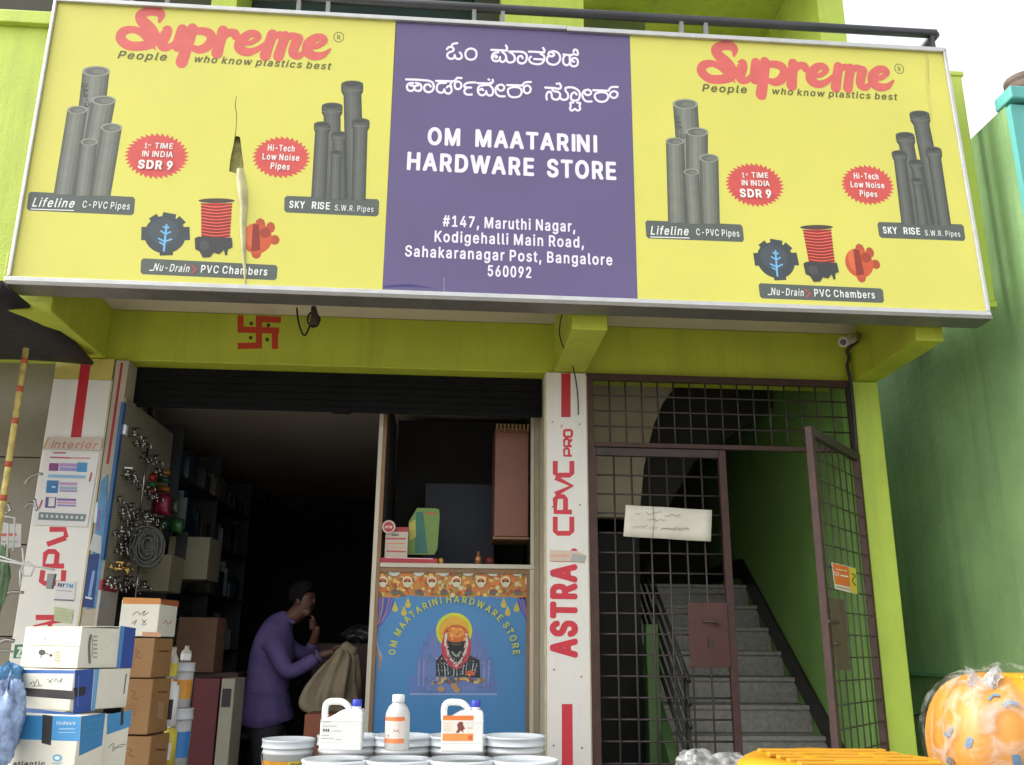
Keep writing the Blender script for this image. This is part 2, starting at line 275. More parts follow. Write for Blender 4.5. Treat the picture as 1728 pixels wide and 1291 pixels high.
'5': (541, [[221,-7,140,11,83,60,60,130,122,130,138,89,173,60,221,50,276,64,314,104,328,162,314,221,275,262,218,277,167,268,128,246,67,253,96,509,366,509,366,452,151,452,134,301,136,301,178,325,229,334,294,321,345,285,379,231,391,163,369,76,309,15,282,3,253,-4]]),
'6': (541, [[226,-7,142,15,84,74,64,162,80,239,137,340,252,509,322,509,151,261,145,261,165,288,196,307,235,314,316,295,370,240,389,157,368,73,310,14],[226,48,279,63,314,101,327,157,314,213,279,251,226,265,174,252,138,214,125,158,138,102,174,63]]),
'7': (541, [[97,0,323,448,323,452,62,452,62,509,391,509,391,449,165,0]]),
'8': (541, [[226,-7,136,11,74,62,52,135,65,195,101,241,153,265,153,267,129,276,109,289,93,308,80,330,73,354,70,380,90,450,146,498,226,516,306,498,361,450,382,380,359,308,343,289,323,276,300,267,300,265,351,241,387,195,401,135,398,109,391,84,378,62,317,11],[226,49,285,60,323,91,337,139,322,189,283,223,226,235,169,223,130,189,115,139,129,91,167,60],[226,290,274,300,307,330,319,376,308,420,275,449,226,460,177,449,145,420,133,376,145,330,178,300]]),
'9': (541, [[226,516,310,494,368,434,389,347,373,270,315,168,200,0,130,0,301,248,307,248,287,221,257,202,218,195,137,214,83,269,64,352,85,436,143,494],[226,460,174,446,138,407,125,352,138,295,174,257,226,243,279,257,314,295,327,350,314,407,279,446]]),
'#': (528, [[242,0,326,509,377,509,294,0],[10,140,19,192,400,192,391,140],[64,0,147,509,198,509,115,0],[40,316,49,368,429,368,421,316]]),
',': (276, [[38,-119,68,71,137,71,84,-119]]),
'.': (276, [[95,-4,63,9,50,41,63,73,95,87,128,73,141,41,128,9]]),
'-': (541, [[337,244,337,188,114,188,114,244]]),
'®': (551, [[231,118,154,134,91,177,48,240,33,317,48,394,91,457,154,500,231,516,309,500,372,457,415,394,430,317,415,240,372,177,309,134],[231,166,307,187,362,241,382,317,362,393,307,447,231,467,156,447,101,393,81,317,101,241,156,187],[273,226,228,312,273,312,319,226],[161,226,161,409,253,409,279,402,302,383,311,350,302,316,278,295,250,287,185,287,185,319,239,319,257,327,267,350,257,372,239,378,203,378,203,226]]),
'™': (512, [[289,326,209,509,242,509,298,375,354,509,387,509,307,326],[202,326,202,509,235,509,235,326],[361,326,361,509,394,509,394,326],[82,326,82,492,115,492,115,326],[27,480,27,509,170,509,170,480]]),
'/': (337, [[235,533,71,-76,14,-76,178,533]]),
'&': (536, [[197,-7,110,12,54,62,34,133,47,189,85,235,140,279,216,335,237,352,255,375,262,405,245,445,201,461,168,453,145,431,137,399,145,363,169,327,204,284,438,0,364,0,171,231,121,293,87,344,75,398,91,458,134,499,200,513,266,499,308,459,324,404,315,362,291,325,256,293,154,217,110,174,97,131,109,87,143,57,193,46,251,59,301,95,336,151,349,224,408,224,397,144,371,92,345,62,333,47,271,7]]),
}
FONT = {ch: (adv, [[(c[i], c[i+1]) for i in range(0, len(c), 2)] for c in cs]) for ch, (adv, cs) in GLYPHS.items()}
FONT[' '] = (190, [])
_gc = {}
def winding(p, cs):
    w_ = 0
    for c in cs:
        for i in range(len(c)):
            a, b = c[i-1], c[i]
            if (a[1] > p[1]) != (b[1] > p[1]) and p[0] < (b[0]-a[0])*(p[1]-a[1])/(b[1]-a[1])+a[0]: w_ += 1 if b[1] > a[1] else -1
    return w_
def glyph(ch, bold=0):
    if ch in _gc: return _gc[ch]
    adv, cs = FONT.get(ch, FONT['-'])
    if not cs: _gc[ch] = (adv, []); return _gc[ch]
    vs = []; es = []
    for c in cs:
        k = len(vs); vs += [Vector((x*.01, y*.01)) for x, y in c]; es += [(k+i, k+(i+1) % len(c)) for i in range(len(c))]
    r = delaunay_2d_cdt(vs, es, [], 0, 1e-4)
    flat = [(v.x*100, v.y*100) for v in r[0]]
    tri = [tuple(f) for f in r[2] if winding((sum(flat[i][0] for i in f)/3, sum(flat[i][1] for i in f)/3), cs)]
    _gc[ch] = (adv, [(flat, tri)]); return _gc[ch]
def catmull(pts, k=5, closed=False):
    n = len(pts)
    if n < 3: return list(pts)
    out = []
    for i in range(n if closed else n-1):
        p0 = pts[i-1] if (i > 0 or closed) else pts[0]; p1 = pts[i]; p2 = pts[(i+1) % n]; p3 = pts[(i+2) % n] if (i+2 < n or closed) else pts[-1]
        for j in range(k):
            t = j/k
            out.append(tuple(.5*((2*p1[q])+(-p0[q]+p2[q])*t+(2*p0[q]-5*p1[q]+4*p2[q]-p3[q])*t*t+(-p0[q]+3*p1[q]-3*p2[q]+p3[q])*t**3) for q in range(len(p1))))
    if not closed: out.append(tuple(pts[-1]))
    return out

class Print:
    """flat print: every patch a thin sheet on its surface, layer by layer. conv(px, py) -> (u, v); place(u, v, lift) -> point"""
    EPS = .00004
    def __init__(s, conv, place, layer0=2): s.conv = conv; s.place = place; s.v = []; s.f = []; s.c = []; s.top = layer0
    def _emit(s, uv, tris, col, lift):
        k = len(s.v); s.v += [tuple(s.place(u, v, lift)) for u, v in uv]
        s.f += [tuple(i+k for i in t) for t in tris]; s.c += [col]*len(tris)
    def nxt(s): s.top += 1; return s.top*s.EPS
    def poly(s, px, col, uv=False, lift=None):
        if isinstance(col, str): col = srgb(col)
        pts = px if uv else [s.conv(*p) for p in px]
        tri = tessellate_polygon([[Vector((a, b, 0)) for a, b in pts]])
        s._emit(pts, tri, col, s.nxt() if lift is None else lift)
    def ell(s, cx, cy, rx, ry, col, n=24, rotd=0, lift=None):
        ca, sa = math.cos(R(rotd)), math.sin(R(rotd))
        s.poly([(cx+rx*math.cos(a)*ca-ry*math.sin(a)*sa, cy+rx*math.cos(a)*sa+ry*math.sin(a)*ca) for a in [2*math.pi*i/n for i in range(n)]], col, lift=lift)
    def stroke(s, px, wpx, col, k=5, closed=False, scale=None, uv=False, caps=True):
        """wpx: width in photo pixels (number or list)"""
        if isinstance(col, str): col = srgb(col)
        w = wpx if isinstance(wpx, (list, tuple)) else [wpx]*len(px)
        pts = [(a, b, ww) for (a, b), ww in zip(px, w)]
        pts = catmull(pts, k, closed) if k > 1 else pts
        z = s.nxt(); z2 = s.nxt()
        n = len(pts); L = []; Rr = []
        for i, p in enumerate(pts):
            a = pts[i-1] if (i > 0 or closed) else p; b = pts[(i+1) % n] if (i < n-1 or closed) else p
            dx, dy = b[0]-a[0], b[1]-a[1]; l = math.hypot(dx, dy) or 1
            nx, ny = -dy/l*p[2]/2, dx/l*p[2]/2
            L.append((p[0]+nx, p[1]+ny)); Rr.append((p[0]-nx, p[1]-ny))
        cv = (lambda a, b: (a, b)) if uv else s.conv
        m = n if closed else n-1
        for i in range(m):
            j = (i+1) % n; lf = z+(z2-z)*i/max(1, m)
            lf2 = z+(z2-z)*(i+1)/max(1, m)
            q = [cv(*L[i]), cv(*L[j]), cv(*Rr[j]), cv(*Rr[i])]
            kk = len(s.v); s.v += [tuple(s.place(*q[0], lf)), tuple(s.place(*q[1], lf2)), tuple(s.place(*q[2], lf2)), tuple(s.place(*q[3], lf))]
            s.f.append((kk, kk+1, kk+2, kk+3)); s.c.append(col)
        if caps and not closed:
            for (p, q, lf) in ((pts[0], pts[1], z-.3*s.EPS), (pts[-1], pts[-2], z2+.3*s.EPS)):
                r = p[2]/2; a0 = math.atan2(p[1]-q[1], p[0]-q[0])
                pp = [cv(p[0]+r*math.cos(a0+t), p[1]+r*math.sin(a0+t)) for t in [math.pi*(i/6-.5) for i in range(7)]]
                s._emit(pp, [(0, i, i+1) for i in range(1, 6)], col, lf)
    def text(s, txt, p0, p1, cap, col, bold=14, slant=0, track=0, uv=False, fit=True):
        """baseline from photo pixel p0 to p1, capital height cap in pixels of the photo"""
        if isinstance(col, str): col = srgb(col)
        a = Vector(p0 if uv else s.conv(*p0)); b = Vector(p1 if uv else s.conv(*p1)); e = (b-a)
        # height: step 'cap' pixels square to the baseline
        if uv: h = cap
        else:
            dd = Vector((p1[0]-p0[0], p1[1]-p0[1])).normalized(); q = (p0[0]+dd.y*cap, p0[1]-dd.x*cap)
            h = (Vector(s.conv(*q))-a).length
        tw = sum(glyph(c, 0)[0]+track for c in txt)-track
        ex = e/tw; ey = Vector((-e.y, e.x)).normalized()*(h/509)
        if not uv:
            qq = Vector(s.conv(*q))-a
            if qq.dot(ey) < 0: ey = -ey
        x = 0; z0 = s.nxt(); cop = [(0, 0)]
        if bold: cop += [(bold*math.cos(k_*math.pi/4+.39), bold*math.sin(k_*math.pi/4+.39)) for k_ in range(8)]
        for n_, ch in enumerate(txt):
            adv, res = glyph(ch, 0)
            for m_, (ox, oy) in enumerate(cop):
                for i, (flat, tri) in enumerate(res):
                    pts = [a+ex*(x+px+py*slant)+ey*py+ex.normalized()*(ox*ey.length)+ey*oy for px, py in flat]
                    s._emit([(p.x, p.y) for p in pts], tri, col, z0+(m_*3+min(i, 2)+.5*(n_ % 2))*s.EPS)
            x += adv+track
        s.top += 3*len(cop)
    def build(s, name, parent=None, mat=None, **k):
        me = bpy.data.meshes.new(name); me.from_pydata(s.v, [], s.f)
        at_ = me.color_attributes.new('ink', 'FLOAT_COLOR', 'CORNER')
        cols = []
        for f, c in zip(s.f, s.c): cols += [c[0], c[1], c[2], 1]*len(f)
        at_.data.foreach_set('color', cols); me.update()
        # faces look away from the surface
        nrm = s.place(0, 0, 1)-s.place(0, 0, 0) if not getattr(s, 'curved', False) else None
        if nrm is not None:
            bm = bmesh.new(); bm.from_mesh(me); bm.faces.ensure_lookup_table()
            fl = [f for f in bm.faces if f.normal.dot(nrm) < 0]
            bmesh.ops.reverse_faces(bm, faces=fl); bm.to_mesh(me); bm.free()
        return link_mesh(name, me, mat or print_mat(), parent, **k)
def print_y(Y):      # upright surface facing the street at depth Y
    return Print(lambda a, b: (lambda p: (p.x, p.z))(at(a, b, Y)), lambda u, v, l: Vector((u, Y-l, v)))
def print_x(X, sgn=1):      # side surface, facing +x or -x
    return Print(lambda a, b: (lambda p: (p.y, p.z))(atx(a, b, X)), lambda u, v, l: Vector((X+sgn*l, u, v)))
def print_face(o, ax, nrm):  # tilted upright face through point o, unit axis ax along it, outward normal nrm; up is z
    o, ax, nrm = Vector(o), Vector(ax), Vector(nrm)
    def cv(a, b):
        d = ray(a, b); t = (o-C0).dot(nrm)/d.dot(nrm); p = C0+d*t
        return ((p-o).dot(ax), p.z-o.z)
    return Print(cv, lambda u, v, l: o+ax*u+Vector((0, 0, v))+nrm*l)

# ================================================================== the place
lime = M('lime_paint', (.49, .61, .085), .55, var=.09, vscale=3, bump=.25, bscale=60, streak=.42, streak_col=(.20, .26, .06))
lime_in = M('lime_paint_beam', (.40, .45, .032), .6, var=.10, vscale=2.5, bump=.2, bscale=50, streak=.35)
green_nb = M('sea_green_paint', (.205, .345, .135), .65, var=.2, vscale=1.6, bump=.5, bscale=24, streak=.5, streak_col=(.07, .12, .06))
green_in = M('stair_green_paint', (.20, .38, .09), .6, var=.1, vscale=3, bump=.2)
shaded_green = M('shaded_green_paint', (.06, .10, .03), .6, var=.15, vscale=2)  # shade of the stairwell and upper recess is put into this darker green
cream = M('cream_distemper', (.48, .42, .30), .7, var=.08, vscale=2, bump=.2, streak=.2)
dark = M('dark_paint', (.012, .012, .013), .6, var=.3)
concrete = M('grey_concrete', (.32, .31, .28), .8, var=.15, vscale=4, bump=.5, bscale=50)
asphalt = M('asphalt', (.10, .098, .092), .9, var=.2, vscale=8, bump=.6, bscale=120)
turq = M('turquoise_paint', (.10, .38, .34), .55, var=.08, vscale=3, streak=.2)

struct(MB().box(-80, 80, -60, 80, -.2, 0).build('ground', M('dusty_ground', (.27, .24, .20), .95, var=.2, vscale=3, bump=.5, bscale=60)))
struct(MB().box(-80, 80, -12.0, -3.2, 0.004, .012).build('road', asphalt))
k = MB(); k.box(-80, 80, -3.2, -3.05, .004, .13); struct(k.build('kerb', concrete, bevel=.012))
struct(MB().box(-9, 9, -3.05, -2.0, .004, .11).build('pavement', concrete))
struct(MB().box(-6.0, 3.14, -1.95, 0.0, .004, .245).build('shop_step', concrete, bevel=.01))
struct(MB().box(-6.0, 3.0, 0.002, 6.0, .004, .25).build('shop_floor', M('floor_tile', (.22, .19, .16), .35, var=.1, vscale=5)))

B = thing('shop_building', 'lime green two-storey building behind the yellow and purple shop sign', 'building', (0.3, 0, 0))
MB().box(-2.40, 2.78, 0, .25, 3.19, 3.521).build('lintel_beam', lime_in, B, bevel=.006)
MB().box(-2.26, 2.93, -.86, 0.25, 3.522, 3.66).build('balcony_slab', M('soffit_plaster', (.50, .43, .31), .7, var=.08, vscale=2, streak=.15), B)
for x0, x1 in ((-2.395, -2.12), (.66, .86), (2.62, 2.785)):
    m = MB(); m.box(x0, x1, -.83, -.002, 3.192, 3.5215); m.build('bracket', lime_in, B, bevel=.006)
MB().box(-2.40, -1.98, 0.003, .32, .25, 3.189).build('pillar', cream, B, bevel=.008)
MB().box(.60, .86, 0.003, .32, .25, 3.189).build('pillar', cream, B, bevel=.008)
MB().box(2.60, 2.775, -.03, .30, .11, 3.189).build('pillar', lime, B, bevel=.01)
MB().box(2.44, 2.5995, -0.0, .10, .25, 3.1885).build('door_jamb', green_in, B) if False else None
# inside of the shop
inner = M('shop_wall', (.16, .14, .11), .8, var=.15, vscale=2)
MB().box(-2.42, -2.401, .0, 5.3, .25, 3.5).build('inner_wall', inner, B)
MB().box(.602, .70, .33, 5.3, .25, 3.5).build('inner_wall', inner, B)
MB().box(-2.42, .70, 5.301, 5.45, .25, 3.5).build('inner_wall', M('shop_back', (.02, .018, .016), .9), B)  # near-black colour stands in for the dark depth of the shop
MB().box(-2.40, .60, .30, 5.3, 3.2, 3.3).build('ceiling_or_lid', M('shop_ceiling', (.42, .36, .29), .8, var=.12, vscale=2), B)
# stairwell
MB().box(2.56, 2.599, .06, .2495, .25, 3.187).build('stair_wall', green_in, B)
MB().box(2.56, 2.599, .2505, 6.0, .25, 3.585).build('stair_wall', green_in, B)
MB().box(.8605, .90, .33, 6.0, .25, 3.585).build('stair_wall', shaded_green, B)
MB().box(.87, 2.6, 5.2, 5.3, .25, 3.585).build('stair_wall', M('stair_back', (.03, .04, .02), .8), B)  # colour darkened to stand for the unlit end of the stairwell
MB().box(.87, 2.6, .26, 5.2, 3.586, 3.7).build('ceiling_or_lid', shaded_green, B)  # lid added to keep light out; the real stairwell goes on up
# cream wall with a curved edge under the upper flight
pl = [(.902, 2.42), (1.395, 2.42), (1.42, 2.6), (1.44, 2.78), (1.48, 2.95), (1.53, 3.12), (1.60, 3.28), (1.70, 3.42), (1.84, 3.52), (2.0, 3.57), (.902, 3.57)]
MB().prism(pl, (0, 1.0, 0), (1, 0, 0), (0, 0, 1), (0, .12, 0)).build('partition_wall', cream, B)
MB().prism([(1.40, 2.425), (1.425, 2.6), (1.445, 2.78), (1.485, 2.95), (1.535, 3.12), (1.605, 3.28), (1.705, 3.42), (1.845, 3.52), (2.005, 3.565), (2.55, 3.565), (2.55, 3.35), (1.9, 2.9), (1.6, 2.425)],
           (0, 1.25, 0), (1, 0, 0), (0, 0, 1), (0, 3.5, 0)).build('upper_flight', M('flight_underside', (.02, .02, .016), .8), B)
MB().box(.905, 2.559, 3.3, 3.4, .251, 3.585).build('landing_shade_wall', M('landing_shade', (.02, .022, .014), .8), B)  # near-black wall put in for the darkness above the steps
# upper storey
up_dark = M('upper_dark_wall', (.05, .055, .035), .7, var=.2, vscale=2)  # shade of the recess is put into this wall colour
teal_d = M('dark_teal_shutter', (.010, .030, .030), .5, var=.2, vscale=3)
MB().box(-1.75, -1.575, 0.0, .5, 3.73, 6.6).build('upper_pier', lime, B)
MB().box(-2.42, -1.752, .35, .5, 3.73, 6.6).build('upper_wall', up_dark, B)
m = MB(); m.box(-1.573, .10, .40, .5, 3.73, 6.6); m.build('upper_wall', teal_d, B)
for i in range(6):
    MB().box(-1.56, .09, .37, .398, 5.02+i*.26, 5.265+i*.26).build('shutter_slat', teal_d, B, bevel=.006)
MB().box(.10, .285, .20, .5, 3.73, 6.6).build('upper_wall', up_dark, B)
MB().box(.287, .886, 0.0, .5, 3.73, 6.6).build('upper_pier', lime, B)
MB().box(.888, 1.53, .8, .95, 3.73, 6.6).build('upper_wall', M('upper_grey_green', (.17, .22, .10), .7, var=.12, vscale=3, streak=.3), B)
MB().box(1.532, 2.63, 1.4, 1.5, 3.73, 6.6).build('upper_wall', shaded_green, B)
MB().prism([(.9, 6.6), (2.63, 6.6), (2.63, 6.3), (1.6, 5.7), (1.35, 6.0), (.9, 6.3)], (0, .3, 0), (1, 0, 0), (0, 0, 1), (0, .5, 0)).build('stair_soffit', shaded_green, B) if False else None
MB().box(2.635, 2.83, -.02, 1.5, 3.73, 6.6).build('upper_pier', lime, B)
MB().box(-2.42, 2.83, -.6, 1.5, 6.602, 6.75).build('shading_roof', lime, B)  # unseen roof, added to shade the upper walls
m = MB(); m.box(3.035, 3.125, -.83, -.79, 3.45, 4.95); m.box(3.03, 3.14, -.835, -.785, 4.951, 4.985); m.box(3.03, 3.13, -.835, -.785, 3.41, 3.449)
m.build('balcony_pier', lime, B, bevel=.006)
MB().box(2.79, 3.09, -.05, .2, 3.73, 4.3).build('balcony_parapet', lime, B)
# religious mark painted on the beam
pr = print_y(-.001); rd = '#b83a1c'
for a, b in (((406, 532), (406, 560)), ((401, 556), (471, 558)), ((437, 533), (437, 588)), ((433, 538), (474, 540)), ((464, 556), (464, 589)), ((401, 584), (437, 583))):
    pr.stroke([a, b], 10.5, rd, k=1, caps=False)
for c in ((424, 546), (453, 549), (423, 570), (451, 573)): pr.ell(*c, 3.2, 3.2, '#3d3a10')
pr.build('painted_mark', B)

# ---- stairs (each a tread and a riser)
granite = M('stair_granite', (.27, .26, .23), .4, var=.25, vscale=30, bump=.1)
ST = thing('staircase', 'grey granite stairs climbing away behind the maroon grille gate', 'staircase', (2.0, .05, .25), kind=None)
for i in range(10):
    z = .43+.178*i; y = .03+.236*i
    MB().box(1.45, 2.555, y, y+.02, z-.176+.001, z-.03).build('riser', granite, ST)
    MB().box(1.445, 2.557, y-.02, y+.25, z-.0295, z).build('tread', granite, ST, bevel=.004)
MB().box(1.445, 2.557, 2.405, 3.298, 1.99, 2.032).build('landing', granite, ST)
m = MB(); m.prism([(.03, .40), (2.30, 2.11), (3.29, 2.11), (3.29, 2.26), (2.24, 2.26), (.03, .58)], (2.535, 0, 0), (0, 1, 0), (0, 0, 1), (.022, 0, 0)); m.build('skirting', M('skirting_stone', (.02, .02, .018), .4), ST)
MB().prism([(-.02+.05, .251), (3.29, .251), (3.29, 2.30), (2.3, 2.30), (.30, .92), (.03, .70)], (1.37, 0, 0), (0, 1, 0), (0, 0, 1), (.07, 0, 0)).build('side_wall', M('side_wall_green', (.075, .14, .045), .6), ST)
RL = thing('stair_railing', 'black iron railing slanting up along the left of the stairs', 'railing', (1.47, .1, .5))
blk = M('black_iron', (.015, .014, .014), .45, var=.3)
for j in range(5):
    MB().tube([(1.475, .10, .80+.13*j), (1.475, 2.30, 2.45+.13*j)], .013, 8).build('rail', blk, RL)
for y in (.15, .9, 1.65):
    z = .72+(y-.1)*.752
    MB().box(1.463, 1.487, y, y+.03, z-.1, z+.62).build('post', blk, RL)
struct(MB().box(.9005, 1.368, .9, .95, .251, 2.3).build('passage_shade_sheet', M('passage_shade', (.012, .011, .010), .8)))  # black sheet put in for the shade inside the open passage
gp = MB(); gp.box(1.30, 1.38, .45, .53, .25, 1.66); tag(gp.build('stair_post', M('side_wall_green', 0), bevel=.006), 'green newel post at the foot of the stairs behind the closed gate leaf', 'post')

# ---- neighbour on the right
N = thing('neighbour_building', 'sea green house wall rising beside the lime pillar on the right', 'building', (3.6, 0, 0))
m = MB(); m.prism([(-1.08, 0), (3.5, 0), (3.5, 4.60), (-1.08, 4.58)], (3.2, 0, 0), (0, 1, 0), (0, 0, 1), (3.0, 0, 0)); m.build('side_wall', green_nb, N)
MB().box(3.17, 3.1995, -1.05, 3.4, 1.352, 1.376).build('wall_moulding', M('moulding_green', (.10, .30, .13), .6), N)
MB().box(3.197, 6.2, -1.125, -1.081, 2.9, 4.56).build('front_wall', turq, N)
MB().box(3.188, 6.2, -1.16, -1.0, 4.581, 4.665).build('parapet', turq, N, bevel=.01)
MB().box(3.201, 6.2, -1.12, -1.081, 0, 2.899).build('lower_wall', green_nb, N)
m = MB(); p = atx(1722, 152, 3.3)
m.lathe([(.0, 0), (.10, 0), (.11, .02), (.11, .06), (.10, .07), (.108, .08), (.108, .115), (.0, .118)], (3.36, -1.05, 4.666), 20)
tag(m.build('roof_pot', M('brown_clay', (.10, .07, .05), .8, var=.3, vscale=10)), 'brown round pot standing on the turquoise parapet', 'pot')
# sagging cable on the green wall
pts = [atx(x, y, 3.17) for x, y in ((1525, 1212), (1548, 1206), (1565, 1197), (1590, 1182), (1608, 1162), (1620, 1145), (1640, 1137), (1668, 1138), (1700, 1136))]
tag(MB().tube([Vector(c) for c in catmull([tuple(p) for p in pts], 4)], .006, 6).build('cable', blk), 'thin black cable looping across the green wall at right', 'cable')

# ---- neighbour on the left
L = thing('left_building', 'lime plastered building edge with ledge left of the sign', 'building', (-4, 0, 0))
MB().box(-6, -2.425, -.30, 0.82, 3.30, 5.33).build('upper_wall', lime, L)
MB().box(-6, -2.425, -.345, .15, 5.3315, 5.425).build('ledge', lime, L, bevel=.006)
MB().box(-6, -2.425, .20, .5, 5.426, 6.8).build('window_recess', M('dark_brown_recess', (.035, .03, .02), .7), L)
tile = M('wall_tile', (.25, .225, .165), .35, var=.07, vscale=3, bump=.05)
MB().box(-6, -2.43, .52, .8, .25, 3.2999).build('lower_wall', M('grout', (.05, .045, .035), .8), L)
for i in range(5):
    for j in range(1, 5):
        MB().box(-2.435-.9*(i+1)+.004, -2.435-.9*i-.004, .50, .5195, 2.664-.56*(j-1)-.556+.0, 2.664-.56*(j-1)-.004).build('tile', tile, L, bevel=.003) if 2.664-.56*(j-1)-.004 < 3.3 else None
for i in range(4): MB().box(-2.435-.9*(i+1)+.004, -2.435-.9*i-.004, .50, .5195, 2.668, 3.2995).build('tile', tile, L, bevel=.003)
# awning
aw = MB(); a = [(-2.30, -.06, 3.18), (-2.19, -1.0, 3.215), (-4.6, -1.75, 2.6), (-4.6, -.06, 3.2)]
P1 = at(0, 470, -1.0); P2 = at(40, 500, -1.0); P3 = at(128, 590, -.35); P4 = at(104, 628, -.35)
grid = []
for i in range(13):
    row = []
    for j in range(9):
        s_, t_ = i/12, j/8
        x = -2.255-s_*2.6+ (.10*(1-t_)); y = -.10-t_*1.0; z = 3.12-s_*.10*t_+t_*.13+.02*math.sin(9*s_+5*t_)+.012*math.sin(23*s_*t_+3)
        row.append((x, y, z))
    grid.append(row)
v = [p for r_ in grid for p in r_]; f = [(i*9+j, i*9+j+1, (i+1)*9+j+1, (i+1)*9+j) for i in range(12) for j in range(8)]
tarp = M('black_tarpaulin', (.012, .012, .012), .5, var=.4, vscale=8, bump=.5, bscale=20)
A = thing('awning', 'black tarpaulin awning sagging over the shop at far left', 'awning', (-3.4, -.5, 3.0))
o = MB().add(v, f, True).build('cover', tarp, A, recalc=False)
sd = o.modifiers.new('t', 'SOLIDIFY'); sd.thickness = .02
v2 = []; f2 = []
for i in range(13):
    x, y, z = grid[i][8]; dz = .30+.05*math.sin(i*2.1)+(.04 if i else -.06)
    v2 += [(x, y-.005, z), (x-.02*math.sin(i), y+.02*math.sin(i*1.7), z-dz*.5), (x+.01, y, z-dz)]
f2 = [(i*3+j, i*3+j+1, i*3+j+4, i*3+j+3) for i in range(12) for j in range(2)]
o = MB().add(v2, f2, True).build('valance', tarp, A, recalc=False); o.modifiers.new('t', 'SOLIDIFY').thickness = .01

# ---- yellow pole with red marks
pp = [at(44, 588, -.75), at(0, 878, -.75)]; dd = (pp[1]-pp[0]); 
PO = thing('marked_pole', 'leaning yellowed pole with worn red rings at far left', 'pole', (pp[0]+dd*1.5))
MB().tube([pp[0], pp[0]+dd*1.9], .0155, 12).build('shaft', M('aged_yellow', (.42, .33, .09), .6, var=.35, vscale=25), PO)
for t_ in (.06, .23, .42, .67, .86, 1.1):
    q = pp[0]+dd*t_; MB().tube([q, q+dd.normalized()*.03], .0165, 12).build('ring', M('faded_red', (.35, .06, .02), .6), PO)

# ================================================================== signboard
SG = thing('signboard', 'long yellow and purple shop signboard across the front of the balcony', 'signboard', (.33, -1.0, 3.3))
YF = -1.0
alu = M('aluminium_edge', (.50, .50, .48), .35, metal=.6, var=.1, vscale=10)
alu_d = M('dull_aluminium', (.20, .19, .165), .45, metal=.5, var=.12, vscale=8)
vin_y = M('yellow_vinyl', (.61, .58, .105), .36, var=.05, vscale=1.2, bump=.5, bscale=2.2, streak=.10, streak_col=(.70, .62, .14))
vin_p = M('purple_vinyl', (.105, .080, .185), .32, var=.07, vscale=2, bump=.5, bscale=2.2)
cTL, cTR, cBL, cBR = (-2.275, 4.985), (2.905, 4.985), (-2.265, 3.315), (2.94, 3.315)
def frame_piece(poly, name='frame_edge', mat=alu): return MB().prism(poly, (0, YF-.02, 0), (1, 0, 0), (0, 0, 1), (0, .145, 0)).build(name, mat, SG, bevel=.003)
frame_piece([(-2.275, 4.986), (.62, 4.986), (.62, 5.012), (-2.275, 5.012)])
frame_piece([(.622, 4.978), (2.93, 4.978), (2.92, 5.007), (.622, 5.007)])
frame_piece([(-2.281, 3.31), (-2.2645, 3.31), (-2.2765, 5.012), (-2.293, 5.012)])
frame_piece([(2.942, 3.31), (2.962, 3.31), (2.928, 5.007), (2.908, 4.977)])
frame_piece([(-2.288, 3.283), (2.965, 3.283), (2.962, 3.309), (-2.288, 3.309)])
MB().box(-2.292, 2.968, YF-.022, YF+.135, 3.262, 3.2825).build('bottom_tray', alu_d, SG, bevel=.003)
MB().box(-2.24, 2.90, YF+.126, YF+.134, 3.27, 4.99).build('back_sheet', alu_d, SG)
# the two yellow faces and the purple one; the left one has a slit torn open
def face(x0, x1, name, mat, xt0=None, xt1=None):
    nx, nz = 24, 10; v = []
    for j in range(nz+1):
        for i in range(nx+1):
            t = j/nz; a = x0+(xt0-x0)*t if xt0 is not None else x0; b = x1+(xt1-x1)*t if xt1 is not None else x1
            x = a+(b-a)*i/nx; z = 3.309+(4.9865-3.309)*t
            v.append((x, YF, z))
    f = [(j*(nx+1)+i, j*(nx+1)+i+1, (j+1)*(nx+1)+i+1, (j+1)*(nx+1)+i) for j in range(nz) for i in range(nx)]
    return MB().add(v, f, False).build(name, mat, SG, recalc=False)
slit = [(396.5, 229), (393.5, 246), (389.5, 264), (386.5, 289), (394, 291.5), (400, 293)]
slitR = [(405, 231), (407, 246), (409, 264), (411, 276), (411, 284), (405, 292)]
def q2(p): a = at(*p, YF); return (a.x, a.z)
hole = [q2(p) for p in slit]+[q2(p) for p in slitR[::-1]]
xL, xR, zB, zT = -2.264, -.372, 3.309, 4.9865
# left of the slit, right of the slit, above it: one sheet with a hole
loops = [[(xL, zB), (xR, zB), (xR-.0, zT), (xL-.011, zT)], hole]
tri = tessellate_polygon([[Vector((a, b, 0)) for a, b in l] for l in loops])
MB().add([(a, YF, b) for l in loops for a, b in l], tri).build('face_panel', vin_y, SG, recalc=False)
face(-.3715, .9945, 'face_panel', vin_p, -.376, .9985)
face(.9950, 2.942, 'face_panel', vin_y, .999, 2.9085)
